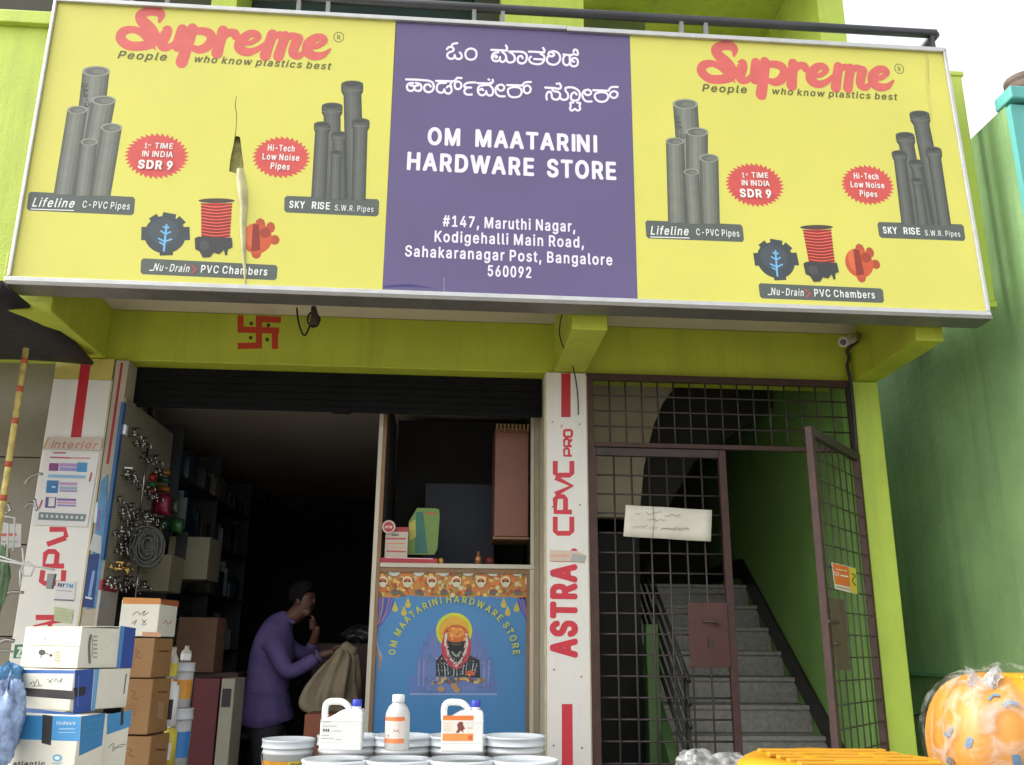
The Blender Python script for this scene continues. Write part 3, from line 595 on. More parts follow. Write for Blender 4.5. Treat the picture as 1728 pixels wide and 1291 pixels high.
# torn flap curling out of the slit
fl = []
for a, b, w0, w1, cu in ((405, 284, -4, 4, .004), (405.5, 300, -5, 6, .012), (407, 322, -5, 8, .020), (409, 345, -4, 7, .022), (409.5, 368, -4, 5, .016), (409, 395, -3, 4, .010), (411, 425, -2.5, 3, .008), (412.5, 455, -1.5, 2, .004), (414, 484, -1, 1, .002)):
    for t_ in (0, .33, .66, 1):
        p = at(a+1.35*(w0+(w1-w0)*t_), b, YF-.003); fl.append((p.x, YF-.003-cu*math.sin(math.pi*t_), p.z))
ff = [(i*4+j, i*4+j+1, (i+1)*4+j+1, (i+1)*4+j) for i in range(8) for j in range(3)]
MB().add(fl, ff, True).build('torn_flap', M('vinyl_back', (.40, .38, .17), .45, var=.25, vscale=12), SG, recalc=False)
T = print_y(YF); T.stroke([(399, 162), (397, 178), (399, 192), (398.5, 214), (396.5, 232)], [1.0, 1.6, 1.6, 1.4, 1.8], '#6d6a2c', 4); T.build('crack', SG)
MB().box(-1.25, -1.0, YF+.03, YF+.05, 3.32, 4.98).build('inner_lining', M('tucked_vinyl', (.30, .28, .07), .6, var=.5, vscale=30), SG)

# ---- print on the yellow faces, traced once and laid on both
AR = (0.99765, 0.01957, 3.2259, 0.00844, 0.99609, 0.01733)
def yellow_art(right):
    base = lambda a, b: (lambda p: (p.x, p.z))(at(a, b, YF))
    if right: conv = lambda a, b: (lambda p: (AR[0]*p[0]+AR[1]*p[1]+AR[2], AR[3]*p[0]+AR[4]*p[1]+AR[5]))(base(a, b))
    else: conv = base
    place = lambda u, v, l: Vector((u, YF-l, v))
    K = 2.391
    def k(x, y): return (x/K, y/K)
    # pictures of pipes
    P = Print(conv, place)
    def shade(c, t): return tuple(x*t for x in srgb(c))
    def pipe(tx, ty, rx, ry, bx, by, rb, col, socket=False):
        tones = (.42, .70, 1.05, 1.32, 1.12, .85, .58, .40)
        n = len(tones)
        for i, t in enumerate(tones):
            a0, a1 = math.cos(math.pi*(1-i/n)), math.cos(math.pi*(1-(i+1)/n))
            P.poly([k(tx+rx*a0, ty), k(tx+rx*a1, ty), k(bx+rb*a1, by), k(bx+rb*a0, by)], shade(col, t), lift=P.top*P.EPS)
        P.nxt()
        if socket:
            for i, t in enumerate(tones):
                a0, a1 = math.cos(math.pi*(1-i/n)), math.cos(math.pi*(1-(i+1)/n)); R1 = rx*1.24
                P.poly([k(tx+R1*a0, ty+2), k(tx+R1*a1, ty+2), k(tx+R1*a1, ty+rx*.8), k(tx+rx*a1, ty+rx*1.25), k(tx+rx*a0, ty+rx*1.25), k(tx+R1*a0, ty+rx*.8)], shade(col, t*.95), lift=P.top*P.EPS)
            P.nxt(); P.ell(*k(tx, ty), R1/K, ry/K, shade(col, .8)); P.ell(*k(tx, ty-1), R1*.8/K, ry*.6/K, shade(col, .5))
            P.stroke([k(tx-R1*.95, ty+rx*.62), k(tx, ty+rx*.75), k(tx+R1*.95, ty+rx*.62)], 1.2, shade(col, 1.5), k=3)
        else:
            P.ell(*k(tx, ty), rx*1.03/K, ry/K, shade(col, 1.75)); P.ell(*k(tx, ty+.5), rx*.84/K, ry*.76/K, shade(col, .75)); P.ell(*k(tx+rx*.2, ty+2), rx*.5/K, ry*.5/K, shade(col, 1.05))
    g1 = '#6f7266'
    pipe(388, 287, 55, 21, 330, 790, 52, g1); pipe(418, 405, 49, 19, 345, 790, 46, g1); pipe(312, 443, 40, 16, 258, 785, 42, g1)
    pipe(450, 515, 42, 18, 405, 790, 41, g1); pipe(360, 573, 33, 14, 334, 790, 35, g1)
    g2 = '#585b52'
    P.text('C-PVC', k(362, 430), k(350, 330), 9, '#4f5548', 8)
    P.build('printed_picture', SG); P = Print(conv, place)
    pipe(1421, 340, 36, 15, 1433, 805, 38, g2, 1); pipe(1340, 428, 34, 14, 1340, 805, 36, g2, 1)
    pipe(1300, 502, 27, 12, 1285, 800, 30, g2, 1); pipe(1455, 490, 29, 13, 1447, 808, 28, g2, 1)
    pipe(1367, 540, 25, 11, 1372, 805, 26, g2, 1); pipe(1357, 615, 20, 9, 1352, 805, 24, g2, 1)
    # drain chambers
    P.build('printed_picture', SG); P = Print(conv, place)
    dk = '#3c4446'
    for a in (80, 178, 2, 272, 122, 45):
        ca, sa = math.cos(R(a)), -math.sin(R(a)); w_ = 27 if a not in (122, 45) else 18
        c = (668+98*ca, 945+86*sa)
        P.poly([k(668+40*ca+w_*sa, 945+35*sa-w_*ca), k(c[0]+w_*sa, c[1]-w_*ca), k(c[0]-w_*sa, c[1]+w_*ca), k(668+40*ca-w_*sa, 945+35*sa+w_*ca)], dk)
    P.ell(*k(666, 947), 84/K, 76/K, dk, 32); P.ell(*k(660, 935), 60/K, 52/K, '#454e52', 28)
    bl = '#6fb3dd'
    P.stroke([k(661, 1012), k(666, 965), k(672, 908)], 3.4, bl, 3)
    for a in ([(665, 975), (640, 962)], [(666, 975), (692, 965)], [(668, 945), (650, 932)], [(669, 945), (688, 936)], [(671, 922), (660, 915)], [(671, 922), (682, 917)], [(664, 990), (645, 978)]): P.stroke([k(*a[0]), k(*a[1])], 2.6, bl, 1)
    P.build('printed_picture', SG); P = Print(conv, place)
    P.ell(*k(874, 810), 74/K, 10/K, '#4a3d36'); P.poly([k(812, 820), k(936, 820), k(926, 962), k(812, 960)], '#c8392b')
    for i in range(11):
        y = 822+i*13
        P.stroke([k(812+i*.4, y), k(874, y+7), k(936-i, y)], 2.4, '#7a2219' if i % 1 == 0 else '#e05a45', 3)
        P.stroke([k(814+i*.4, y+6), k(874, y+13), k(934-i, y+6)], 2.0, '#e2604c', 3)
    P.poly([k(786, 962), k(800, 955), k(936, 960), k(938, 998), k(920, 1006), k(916, 1030), k(908, 1030), k(904, 1008), k(885, 1026), k(862, 1020), k(848, 1038), k(818, 1040), k(806, 1015), k(788, 1006)], '#3a3a3a')
    P.ell(*k(826, 990), 20/K, 20/K, '#4b4b4b')
    P.build('printed_picture', SG); P = Print(conv, place)
    og = '#c4532a'
    for (a, b, c, dd_) in ((1050, 905, 20, 24), (1092, 918, 18, 22), (1108, 968, 20, 20), (1034, 1022, 20, 22)): P.ell(*k(a, b), c/K*1.05, dd_/K*1.05, '#b04a26', 8)
    P.ell(*k(1036, 962), 62/K, 62/K, og, 28); P.ell(*k(1016, 950), 26/K, 46/K, '#d4683a'); P.poly([k(1020, 905), k(1046, 905), k(1050, 1010), k(1014, 1015)], '#8a2f1a'); P.ell(*k(1070, 940), 22/K, 20/K, '#9a3c20')
    P.build('printed_picture', SG, kind=None)
    # label bars and bursts
    T = Print(conv, place, 6)
    def bar(c, col='#555c55'):
        pts = []
        for i in range(4):
            p0, p, p1 = c[i-1], c[i], c[(i+1) % 4]
            for q in ((p0, 0), (p1, 1)):
                l = math.hypot(q[0][0]-p[0], q[0][1]-p[1]); t = 9/l
                pts.append((p[0]+(q[0][0]-p[0])*t, p[1]+(q[0][1]-p[1])*t))
        T.poly([k(*p) for p in pts], col)
    W = '#e9ece4'
    def done(name='printed_label'):
        nonlocal T
        T.build(name, SG); T = Print(conv, place, 6)
    bar([(116, 773), (546, 795), (540, 869), (107, 849)])
    T.text('Lifeline', k(126, 833), k(302, 838), 14.5, W, 12, .25); T.stroke([k(126, 844), k(298, 850)], 1.6, W, 1)
    T.text('C-PVC Pipes', k(331, 838), k(527, 847), 11.5, W, 8); done()
    bar([(1148, 790), (1531, 804), (1527, 874), (1146, 857)])
    T.text('SKY', k(1166, 838), k(1232, 841), 11.5, W, 22); T.text('RISE', k(1256, 842), k(1335, 846), 11.5, W, 22)
    T.text('S.W.R. Pipes', k(1350, 850), k(1510, 857), 9.6, W, 6); done()
    bar([(570, 1042), (1121, 1070), (1116, 1131), (566, 1106)])
    T.text('Nu-Drain', k(616, 1092), k(766, 1099), 12.5, W, 8, .22); T.stroke([k(604, 1091), k(616, 1091)], 1.8, W, 1)
    T.stroke([k(774, 1072), k(792, 1088), k(774, 1103)], 2.6, '#c44a3e', 1); T.text('PVC Chambers', k(808, 1100), k(1083, 1112), 12.5, W, 14); done()
    def burst(cx, cy, rx, ry, n):
        pts = []
        for i in range(n):
            a = 2*math.pi*i/n; b = a+2*math.pi/n*.78
            pts.append(k(cx+rx*math.cos(a), cy+ry*math.sin(a))); pts.append(k(cx+rx*.86*math.cos(b), cy+ry*.86*math.sin(b)))
        T.poly(pts, '#cb4f48')
    burst(632, 630, 132, 94, 36)
    T.text('1', k(583, 598), k(596, 598), 8.6, W, 18); T.text('st', k(598, 590), k(612, 590), 4, W, 12); T.text('TIME', k(624, 599), k(702, 602), 9, W, 18)
    T.text('IN INDIA', k(572, 632), k(701, 637), 9.4, W, 18); T.text('SDR 9', k(556, 680), k(703, 686), 13.4, W, 34); done('printed_burst')
    burst(1135, 635, 119, 86, 32)
    T.text('Hi-Tech', k(1079, 607), k(1192, 612), 10, W, 18); T.text('Low Noise', k(1057, 643), k(1211, 650), 10, W, 18); T.text('Pipes', k(1090, 681), k(1172, 687), 10, W, 18); done('printed_burst')
    g = '#5d5c2e'
    T.text('People', k(470, 235), k(676, 245), 12.6, g, 20, .22); done('lettering')
    T.text('who know plastics best', k(779, 250), k(1337, 281), 11.4, g, 18, .22); done('lettering')
    T.stroke([k(1367+20*math.cos(a), 150+20*math.sin(a)) for a in [i*math.pi/8 for i in range(16)]], 1.5, '#6f7048', 1, closed=True); T.text('R', k(1359, 160), k(1377, 160), 8, '#6f7048', 5)
    T.build('lettering', SG)
    # script logo
    G = Print(conv, place, 6)
    def q(x, y): return (180+x/4.114, y/4.114)
    rd = '#cf6058'
    def st(pts, ww): G.stroke([q(*p) for p in pts], [1.17*x/4.114 for x in ww] if isinstance(ww, (list, tuple)) else ww/4.114, rd, 6)
    st([(366, 150), (378, 100), (330, 78), (270, 85), (236, 112), (250, 150), (290, 190), (325, 235), (338, 285)], [20, 52, 56, 56, 66, 70, 74, 70, 56])
    st([(345, 255), (315, 300), (240, 320), (150, 314), (98, 268), (116, 220), (180, 205), (240, 228), (290, 280), (338, 345)], [60, 60, 56, 58, 62, 54, 44, 44, 40, 8])
    st([(390, 195), (415, 205), (415, 230), (385, 300), (392, 328), (430, 328), (468, 300), (500, 240)], [10, 60, 66, 62, 50, 40, 30, 12])
    st([(525, 205), (500, 280), (488, 325), (512, 345)], [64, 62, 58, 30])
    st([(596, 200), (570, 290), (520, 432)], [66, 64, 72])
    st([(585, 225), (650, 215), (712, 232), (728, 275), (695, 325), (640, 345), (590, 330)], [40, 46, 56, 58, 56, 48, 36])
    st([(808, 215), (785, 300), (766, 368)], [66, 62, 70]); st([(812, 260), (850, 228), (895, 235), (890, 258)], [34, 46, 50, 36])
    st([(945, 300), (1000, 298), (1052, 262), (1035, 235), (985, 240), (930, 290), (925, 335), (975, 362), (1040, 345), (1100, 300)], [30, 30, 36, 42, 50, 62, 64, 50, 36, 20])
    st([(1150, 240), (1125, 310), (1100, 388)], [62, 62, 66]); st([(1240, 252), (1215, 320), (1192, 392)], [62, 60, 64])
    st([(1145, 275), (1190, 242), (1232, 252)], [30, 40, 50]); st([(1235, 285), (1280, 250), (1322, 262)], [30, 42, 50]); st([(1330, 268), (1305, 320), (1295, 370), (1335, 388), (1380, 350)], [60, 60, 56, 40, 20])
    st([(1405, 325), (1460, 322), (1512, 286), (1495, 260), (1445, 266), (1398, 310), (1396, 360), (1440, 388), (1500, 382), (1552, 342)], [30, 30, 36, 42, 50, 62, 62, 52, 38, 12])
    G.build('script_lettering', SG)
for right in (False, True): yellow_art(right)

# ---- print on the purple face
T = print_y(YF); T.top = 4; W = '#e6e2ee'
K = 2.39
def k(x, y): return (640+x/K, y/K)
for row in ((('OM', k(194, 581), k(338, 587), 27, 30), ('MAATARINI', k(384, 589), k(882, 613), 27, 30)),
            (('HARDWARE', k(108, 682), k(635, 708), 28, 30), ('STORE', k(676, 711), k(966, 724), 28, 30)),
            (('#147, Maruthi Nagar,', k(256, 912), k(798, 935), 18, 18),), (('Kodigehalli Main Road,', k(220, 974), k(833, 999), 18, 18),),
            (('Sahakaranagar Post, Bangalore', k(102, 1033), k(947, 1070), 18, 18),), (('560092', k(435, 1113), k(620, 1121), 18, 18),)):
    for t_, p0, p1, h_, b_ in row:
        T = print_y(YF); T.top = 4; T.text(t_, p0, p1, h_, W, b_); T.build('lettering', SG)
KN = [(7.2, 745, 65, [[(125,98),(135,68),(192,57)],[(66,130),(90,105),(125,105),(148,127),(138,153),(100,166),(72,190),(75,225),(110,247),(150,236),(160,200)],[(160,200),(175,240),(215,250),(245,230),(240,190),(222,170)],
 [(358,122),(410,142),(426,190),(408,240),(358,258),(308,240),(290,190),(308,142),(358,122)]]),
 (7.2, 745, 65, [[(605,138),(700,142),(795,148)],[(783,85),(797,115),(790,148)],[(690,168),(635,180),(612,222),(630,266),(676,276),(705,255),(710,225)],[(630,222),(655,205),(672,222),(662,236)],[(740,165),(775,195),(786,235),(765,276),(730,284),(708,262)],[(786,240),(802,282),(845,292),(885,270),(888,222),(858,182),(825,165)],
 [(822,160),(900,160),(988,166),(1030,196),(1036,246),(1014,290),(972,304),(935,288),(925,250),(940,220),(972,215),(986,240)],
 [(1062,160),(1150,164),(1245,172)],[(1234,115),(1250,145),(1242,172)],[(1205,188),(1246,216),(1246,266),(1208,308),(1132,310),(1078,286),(1066,245),(1088,222)],[(1125,250),(1225,256)],
 [(1310,168),(1365,155),(1420,180),(1442,236),(1420,296),(1365,320),(1305,305),(1280,265),(1292,222)],[(1306,172),(1300,200),(1325,218),(1358,213),(1368,192),(1345,176)],
 [(1500,205),(1478,245),(1480,295),(1506,324),(1540,320),(1560,290),(1556,215)],[(1480,196),(1560,204)],[(1560,290),(1576,330),(1616,340),(1650,320),(1656,270),(1626,240),(1590,246),(1588,276),(1612,284)],[(1562,215),(1602,192),(1650,202),(1656,170),(1640,140),(1610,140),(1606,164)]]),
 (7.513, 678, 120, [[(55,105),(200,110),(330,120)],[(145,150),(86,160),(65,200),(82,242),(130,250),(156,222),(145,186),(108,182)],[(178,150),(230,165),(250,205),(235,245),(190,250),(162,226),(170,190),(206,182)],[(330,120),(386,142),(405,190),(390,245),(342,268),(296,250),(284,210),(302,176),(345,170),(366,196)],
 [(435,125),(540,127),(640,130)],[(560,150),(472,156),(445,200),(450,250),(490,275),(525,265),(540,232)],[(540,235),(556,275),(600,285),(630,256),(624,206),(592,190),(572,208)],[(640,135),(618,162),(628,205)],[(640,130),(676,120),(702,88),(757,90)],[(672,158),(710,132),(750,156),(752,205),(716,230),(680,214),(672,158)],
 [(935,145),(840,148),(796,175),(802,205),(880,210)],[(832,212),(796,240),(800,280),(836,300),(886,298)],
 [(960,155),(1050,157),(1135,162)],[(1122,150),(1154,140),(1152,112)],[(1098,108),(1108,112)],[(1095,176),(990,190),(965,235),(976,286),(1016,310),(1060,290),(1070,255)],[(990,240),(1016,226),(1030,244)],[(1070,260),(1090,305),(1130,310),(1156,280),(1150,220),(1110,182)],
 [(1212,215),(1226,182),(1270,175),(1300,205),(1286,240),(1246,250),(1212,215)],[(1210,188),(1188,232),(1196,286),(1240,320),(1306,322)],
 [(1335,180),(1430,182),(1530,186)],[(1430,205),(1360,222),(1345,268),(1370,320),(1430,335),(1492,320),(1520,270),(1500,220),(1430,205)],[(1530,186),(1562,147),(1637,141)],[(1552,205),(1595,185),(1632,215),(1625,264),(1586,285),(1550,260),(1552,205)]]),
 (11.52, 908, 130, [[(140,205),(230,210),(330,216)],[(330,222),(426,226),(442,172),(412,122)],[(362,128),(376,134)],[(276,252),(330,282),(390,290),(430,342),(402,420),(340,440),(276,410),(264,340)],[(264,340),(240,292),(186,300),(160,370),(170,438)],[(430,400),(470,440),(540,440),(580,402),(578,330),(532,262),(534,216)],[(534,214),(600,200),(700,212),(788,270),(812,340),(790,430),(722,460),(652,440),(640,380),(662,322),(712,302),(748,340)],
 [(684,498),(626,500),(634,560),(620,622),(660,655),(712,622),(762,652),(816,630),(806,560),(820,510),(760,498)],[(900,310),(922,262),(980,250),(1030,290),(1012,340),(950,352),(900,310)],[(902,258),(860,330),(880,420),(940,474),(1040,476)],
 [(1072,258),(1220,264),(1370,270)],[(1230,296),(1132,318),(1100,375),(1140,452),(1230,485),(1322,460),(1364,390),(1330,318),(1230,296)],[(1370,266),(1420,202),(1545,196)],[(1402,320),(1470,278),(1540,312),(1530,380),(1470,410),(1410,380),(1402,320)]])]
for sc_, ox, oy, seq in KN:
    T = print_y(YF); T.top = 4
    for s_ in seq:
        cl_ = s_[0] == s_[-1]; q_ = [(ox+a/sc_, oy+b/sc_) for a, b in s_]
        T.stroke(q_[:-1] if cl_ else q_, 3.6, '#e6e2ee', 4, closed=cl_)
    T.build('script_lettering', SG)
# grime: a pale scuff and a scratch near the foot of the purple face; a stain down the right yellow face
T = print_y(YF); T.top = 3
T.stroke([(648, 484), (690, 482), (728, 486)], [3, 5, .5], '#3a3170', 4); T.stroke([(749, 468), (749.5, 494)], 1.0, '#9a90b0', 1)
T.build('grime', SG); T = print_y(YF); T.top = 3
T.stroke([(1563, 88), (1566, 150), (1572, 200), (1578, 240)], [5, 7, 4, 1], '#cfc45f', 4); T.stroke([(1566, 100), (1567, 140)], [3, 2], '#b9ac5a', 2)
T.build('grime', SG)

# ---- balcony railing above the sign
RG = thing('balcony_railing', 'dark iron balcony railing just above the shop sign', 'railing', (.3, -.95, 3.72))
iron = M('railing_iron', (.035, .035, .038), .4, var=.2); iron_l = M('railing_post_grey', (.20, .20, .20), .45, var=.1)
za = 5.175
MB().tube([(-2.5, -.93, 5.17), (2.93, -.93, 5.17)], .028, 12).build('top_rail', iron, RG)
MB().tube([(2.93, -.93, 5.17), (2.93, -.05, 5.17)], .028, 12).build('side_rail', iron, RG)
for px_ in (-1.9, -1.7, -.95, -.78, .079, .249, 1.33, 1.48, 2.90):
    MB().box(px_-.012, px_+.012, -.945, -.915, 3.72, 5.15).build('post', iron_l if px_ < 2.8 else iron, RG)
for yy in (-.6, -.3): MB().box(2.918, 2.942, yy-.012, yy+.012, 3.72, 5.15).build('post', iron, RG)
MB().bar((2.92, -.93, 5.02), (2.76, -.86, 4.93), .03, .03).build('brace', iron, RG)

# ================================================================== gate
maroon = M('maroon_gate_paint', (.050, .020, .015), .6, var=.25, vscale=14, bump=.2, bscale=80)
maroon_g = M('greyed_gate_paint', (.042, .028, .025), .6, var=.25, vscale=12, bump=.2, bscale=80)
rodm = M('gate_rod', (.040, .030, .027), .5, var=.2)
def leaf(label, loc, rz, wd, nbar, rodr=.006):
    G = thing('grille_gate', label, 'gate', loc, 'leaves of the maroon grille gate'); z0, z1 = .07, 2.455; fw = .045
    def p(mb, n, mt, **k): return mb.build(n, mt, G, world=False, **k)
    p(MB().box(0, fw, -.02, .02, z0, z1), 'stile', maroon, bevel=.003); p(MB().box(wd-fw, wd, -.02, .02, z0, z1), 'stile', maroon, bevel=.003)
    p(MB().box(fw+.001, wd-fw-.001, -.019, .019, z1-.05, z1), 'top_frame', maroon_g, bevel=.003); p(MB().box(fw+.001, wd-fw-.001, -.019, .019, z0, z0+.05), 'bottom_frame', maroon, bevel=.003)
    for i in range(1, nbar+1):
        x = fw+(wd-2*fw)*i/(nbar+1); p(MB().tube([(x, 0, z0+.04), (x, 0, z1-.04)], rodr, 6), 'upright_bar', rodm)
    z = z1-.05-.118
    while z > z0+.06:
        p(MB().tube([(fw-.005, .009, z), (wd-fw+.005, .009, z)], rodr, 6), 'cross_bar', rodm); z -= .1185
    return G, z0, z1
G1, z0, z1 = leaf('closed left leaf of the maroon grille gate with a white notice tied on', (.872, -.02, .25), 0, .862, 6)
m = MB(); m.box(.575, .815, -.027, -.022, 1.155, 1.525); m.build('lock_plate', M('lock_plate_brown', (.062, .020, .014), .5, var=.2, vscale=10), G1, world=False, bevel=.002)
MB().tube([(.66, -.045, 1.415), (.74, -.045, 1.415), (.75, -.045, 1.39)], .008, 8).build('bolt', maroon_g, G1, world=False)
MB().box(.69, .705, -.04, -.0275, 1.27, 1.33).build('keyhole_cover', maroon_g, G1, world=False)
G2, _, _ = leaf('open right leaf of the maroon grille gate swung out with an orange sticker', (2.585, -.03, .25), 0, .90, 6, .0045)
G2.rotation_euler = (0, 0, math.atan2(-.684, -.59))
MB().box(.62, .86, .022, .027, 1.155, 1.525).build('lock_plate', M('lock_plate_dull', (.085, .055, .035), .55, var=.2, vscale=10), G2, world=False, bevel=.002)
MB().tube([(.80, .04, 1.40), (.97, .04, 1.40)], .009, 8).build('bolt', maroon_g, G2, world=False)
MB().tube([(.88, .04, 1.29), (.80, .04, 1.29)], .006, 8).build('latch', maroon_g, G2, world=False)
# transom grille
TG = thing('transom_grille', 'fixed maroon grille above both gate leaves under the lime beam', 'grille', (1.74, -.02, 2.72))
def b_(n, *a, mt=maroon): MB().box(*a).build(n, mt, TG, bevel=.003)
b_('frame_top', .865, 2.60, -.035, .005, 3.145, 3.188); b_('frame_side', .865, .905, -.034, .004, .32, 3.144); b_('frame_side', 2.565, 2.599, -.034, .004, .32, 3.144, mt=maroon_g); b_('frame_bottom', .906, 2.564, -.032, .002, 2.712, 2.742)
for i in range(1, 16):
    x = .906+1.658*i/16; MB().tube([(x, -.015, 2.742), (x, -.015, 3.145)], .0055, 6).build('upright_bar', rodm, TG)
for i in range(1, 4):
    z = 2.742+.403*i/4; MB().tube([(.905, -.024, z), (2.566, -.024, z)], .0055, 6).build('cross_bar', rodm, TG)
# notice
N_ = thing('paper_notice', 'white handwritten notice with a crease tied to the closed gate leaf', 'notice', at(1126, 905, -.055))
c = [at(1056, 852, -.055), at(1201, 861, -.055), at(1199, 914, -.055), at(1052, 905, -.055)]
v = []; 
for j in range(5):
    for i in range(13):
        a = c[0].lerp(c[1], i/12); b = c[3].lerp(c[2], i/12); p = a.lerp(b, j/4); p.y += .006*math.sin(i*.9)+(.006 if i == 4 else 0); v.append(p)
f = [(j*13+i, j*13+i+1, (j+1)*13+i+1, (j+1)*13+i) for j in range(4) for i in range(12)]
o = MB().add(v, f, True).build('sheet', M('notice_paper', (.62, .60, .50), .7, var=.06, vscale=8), N_, recalc=False); o.modifiers.new('t', 'SOLIDIFY').thickness = .001
T = print_y(-.064); T.top = 3
random.seed(4); ink = '#8c8a7c'
for (x0, x1, y, a) in ((1072, 1082, 868, 4), (1090, 1118, 866, 6), (1122, 1150, 869, 5), (1092, 1124, 877, 3), (1068, 1092, 889, 4), (1098, 1110, 891, 3)):
    n = int((x1-x0)/2.6); pts = [(x0+2.6*i, y+random.uniform(-a, a)*.5) for i in range(n+1)]
    if len(pts) > 2: T.stroke(pts, .9, ink, 3)
T.text('9845061132', (1116, 894), (1164, 897), 4.5, ink, 4) if False else T.stroke([(1116+2.2*i, 892.5+random.uniform(-2, 2)) for i in range(22)], 1.1, '#77756a', 3)
T.build('handwriting', N_)
MB().tube([(at(1102, 855, -.06)), at(1104, 880, -.066), at(1101, 912, -.06)], .0014, 5).build('tie_string', dark, N_)
# sticker on the open leaf, in the leaf's own frame
w_, h_ = .275, .20
stk = thing('sticker', 'orange and yellow printed sticker on the open gate leaf', 'sticker', (0, 0, 0))
ang = math.atan2(-.684, -.59); ax = Vector((math.cos(ang), math.sin(ang), 0)); nr = Vector((ax.y, -ax.x, 0)); hb = Vector((2.585, -.03, .25))
if nr.x < 0: nr = -nr
fo = hb+nr*.016
PF = print_face(fo, ax, nr)
def onleaf(px, py, l=.0):
    u, v = PF.conv(px, py); return fo+ax*u+Vector((0, 0, v))+nr*l
quad = [(1404, 949), (1444, 959), (1447, 1003), (1410, 994)]
bd = [onleaf(*p) for p in quad]; 
stk.location = bd[3]; WORLD0[stk.name] = Vector(bd[3])
MB().add(bd+[p-nr*.003 for p in bd], [(0, 1, 2, 3), (7, 6, 5, 4), (0, 4, 5, 1), (1, 5, 6, 2), (2, 6, 7, 3), (3, 7, 4, 0)]).build('sheet', M('sticker_card', (.62, .60, .52), .5), stk)
fo2 = fo+nr*.0002; T = print_face(fo2, ax, nr); T.top = 3
T.poly([(1404.5, 950), (1432, 957), (1435, 991), (1409, 985)], '#e0702c'); T.poly([(1432.5, 957), (1443.5, 959.5), (1446.5, 1002), (1436, 999.5)], '#e0c436')
T.text('GG', (1408, 971), (1417, 973), 5, '#f3e6d8', 20); T.text('ONLINE', (1419, 972), (1430, 975), 4, '#f3e6d8', 10) if False else T.stroke([(1419, 971), (1430, 973)], 2.4, '#f3e6d8', 1)
T.stroke([(1410, 960), (1428, 964)], 1.5, '#f3d6b8', 1); T.stroke([(1437, 968), (1443, 972), (1438, 980), (1444, 988)], 1.6, '#3c3a20', 3); T.stroke([(1412, 990), (1433, 995)], 1.3, '#c76a3a', 1)
T.build('printing', stk)

# ================================================================== cameras and cables under the slab
CC = thing('security_camera', 'white bullet security camera hanging under the slab by the right bracket', 'camera', (2.56, -.2, 3.45))
wht = M('white_plastic', (.62, .62, .60), .4, var=.06); wht_d = M('aged_white_plastic', (.40, .38, .32), .45, var=.1)
a = at(1424, 577, -.33); b = at(1446, 568, -.16)
MB().tube([a, b], [.030, .030], 16).build('housing', wht_d, CC); dr = (a-b).normalized()
MB().tube([a+dr*.001, a+dr*.012], [.033, .033], 16).build('sun_shield', wht_d, CC); MB().tube([a+dr*.0125, a+dr*.018], .019, 14).build('lens', M('lens_glass', (.01, .01, .012), .1), CC)
MB().tube([b, b+Vector((.03, .03, .06)), (b.x+.04, b.y+.05, 3.58)], .012, 8).build('bracket_arm', wht_d, CC)
cb = [b+Vector((0, 0, -.03)), at(1431, 590, -.05), at(1433, 604, -.045), at(1430, 618, -.045), at(1434, 636, -.05), at(1436, 650, -.05), at(1441, 700, -.05), at(1446, 765, -.05)]
tag(MB().tube([Vector(c) for c in catmull([tuple(p) for p in cb], 4)], .012, 7).build('cable', M('dark_cable', (.03, .025, .025), .5)), 'thick dark cable dropping from the security camera down the gate frame', 'cable')
tag(MB().tube([Vector(c) for c in catmull([tuple(at(x, y, Y)) for x, y, Y in ((948, 532, -.86), (944, 560, -.7), (950, 585, -.5), (962, 607, -.25), (970, 632, -.06), (975, 668, -.045), (976, 700, -.05))], 4)], .004, 6).build('wire', dark), 'thin black wire hanging from the slab in front of the middle pillar', 'wire')
wr = [at(x, y, -.45) for x, y in ((501, 520), (504, 545), (513, 566), (522, 552), (530, 524), (536, 532), (538, 545), (528, 552), (519, 542), (524, 528), (534, 530), (540, 540), (531, 549))]
tag(MB().tube([Vector(c) for c in catmull([tuple(p) for p in wr], 4)], .006, 6).build('cable', dark), 'coiled loose black cable dangling under the slab beside the red painted mark', 'cable')
for p in wr: pass
tag(MB().tube([at(530, 549, -.45), at(531, 532, -.45), at(529, 518, -.45)], [.028, .022, .015], 8).build('cable_coil', M('brown_coil', (.05, .03, .02), .7)), 'small brown bundle knotted in the cable beside the red painted mark', 'cable')

# ================================================================== boards on the pillars
pvc = M('white_pvc_board', (.66, .64, .58), .35, var=.05, vscale=2, streak=.25, streak_col=(.45, .42, .34))
edge = M('aged_board_edge', (.46, .40, .24), .5, var=.2, vscale=6)
BM = thing('pillar_board', 'white board with red upright brand lettering on the middle pillar', 'board', (.73, -.01, .25))
MB().box(.604, .861, -.026, -.001, .30, 3.186).build('panel', pvc, BM, bevel=.003)
MB().box(.594, .603, -.03, .002, .30, 3.17).build('edge_strip', edge, BM); MB().box(.8615, .868, -.03, .002, .30, 3.17).build('edge_strip', edge, BM)
YB = -.026; red = '#c42f3c'
T = print_y(YB); T.poly([(947, 630), (963, 630), (963, 704), (947, 704)], '#b3202c'); T.build('red_stripe', BM)
T = print_y(YB); T.poly([(948, 1188), (966, 1188), (967, 1300), (948, 1300)], red); T.build('red_stripe', BM)
T = print_y(YB); T.text('ASTRAL', (972, 1108), (971, 922), 41, red, 42); T.build('lettering', BM)
T = print_y(YB)
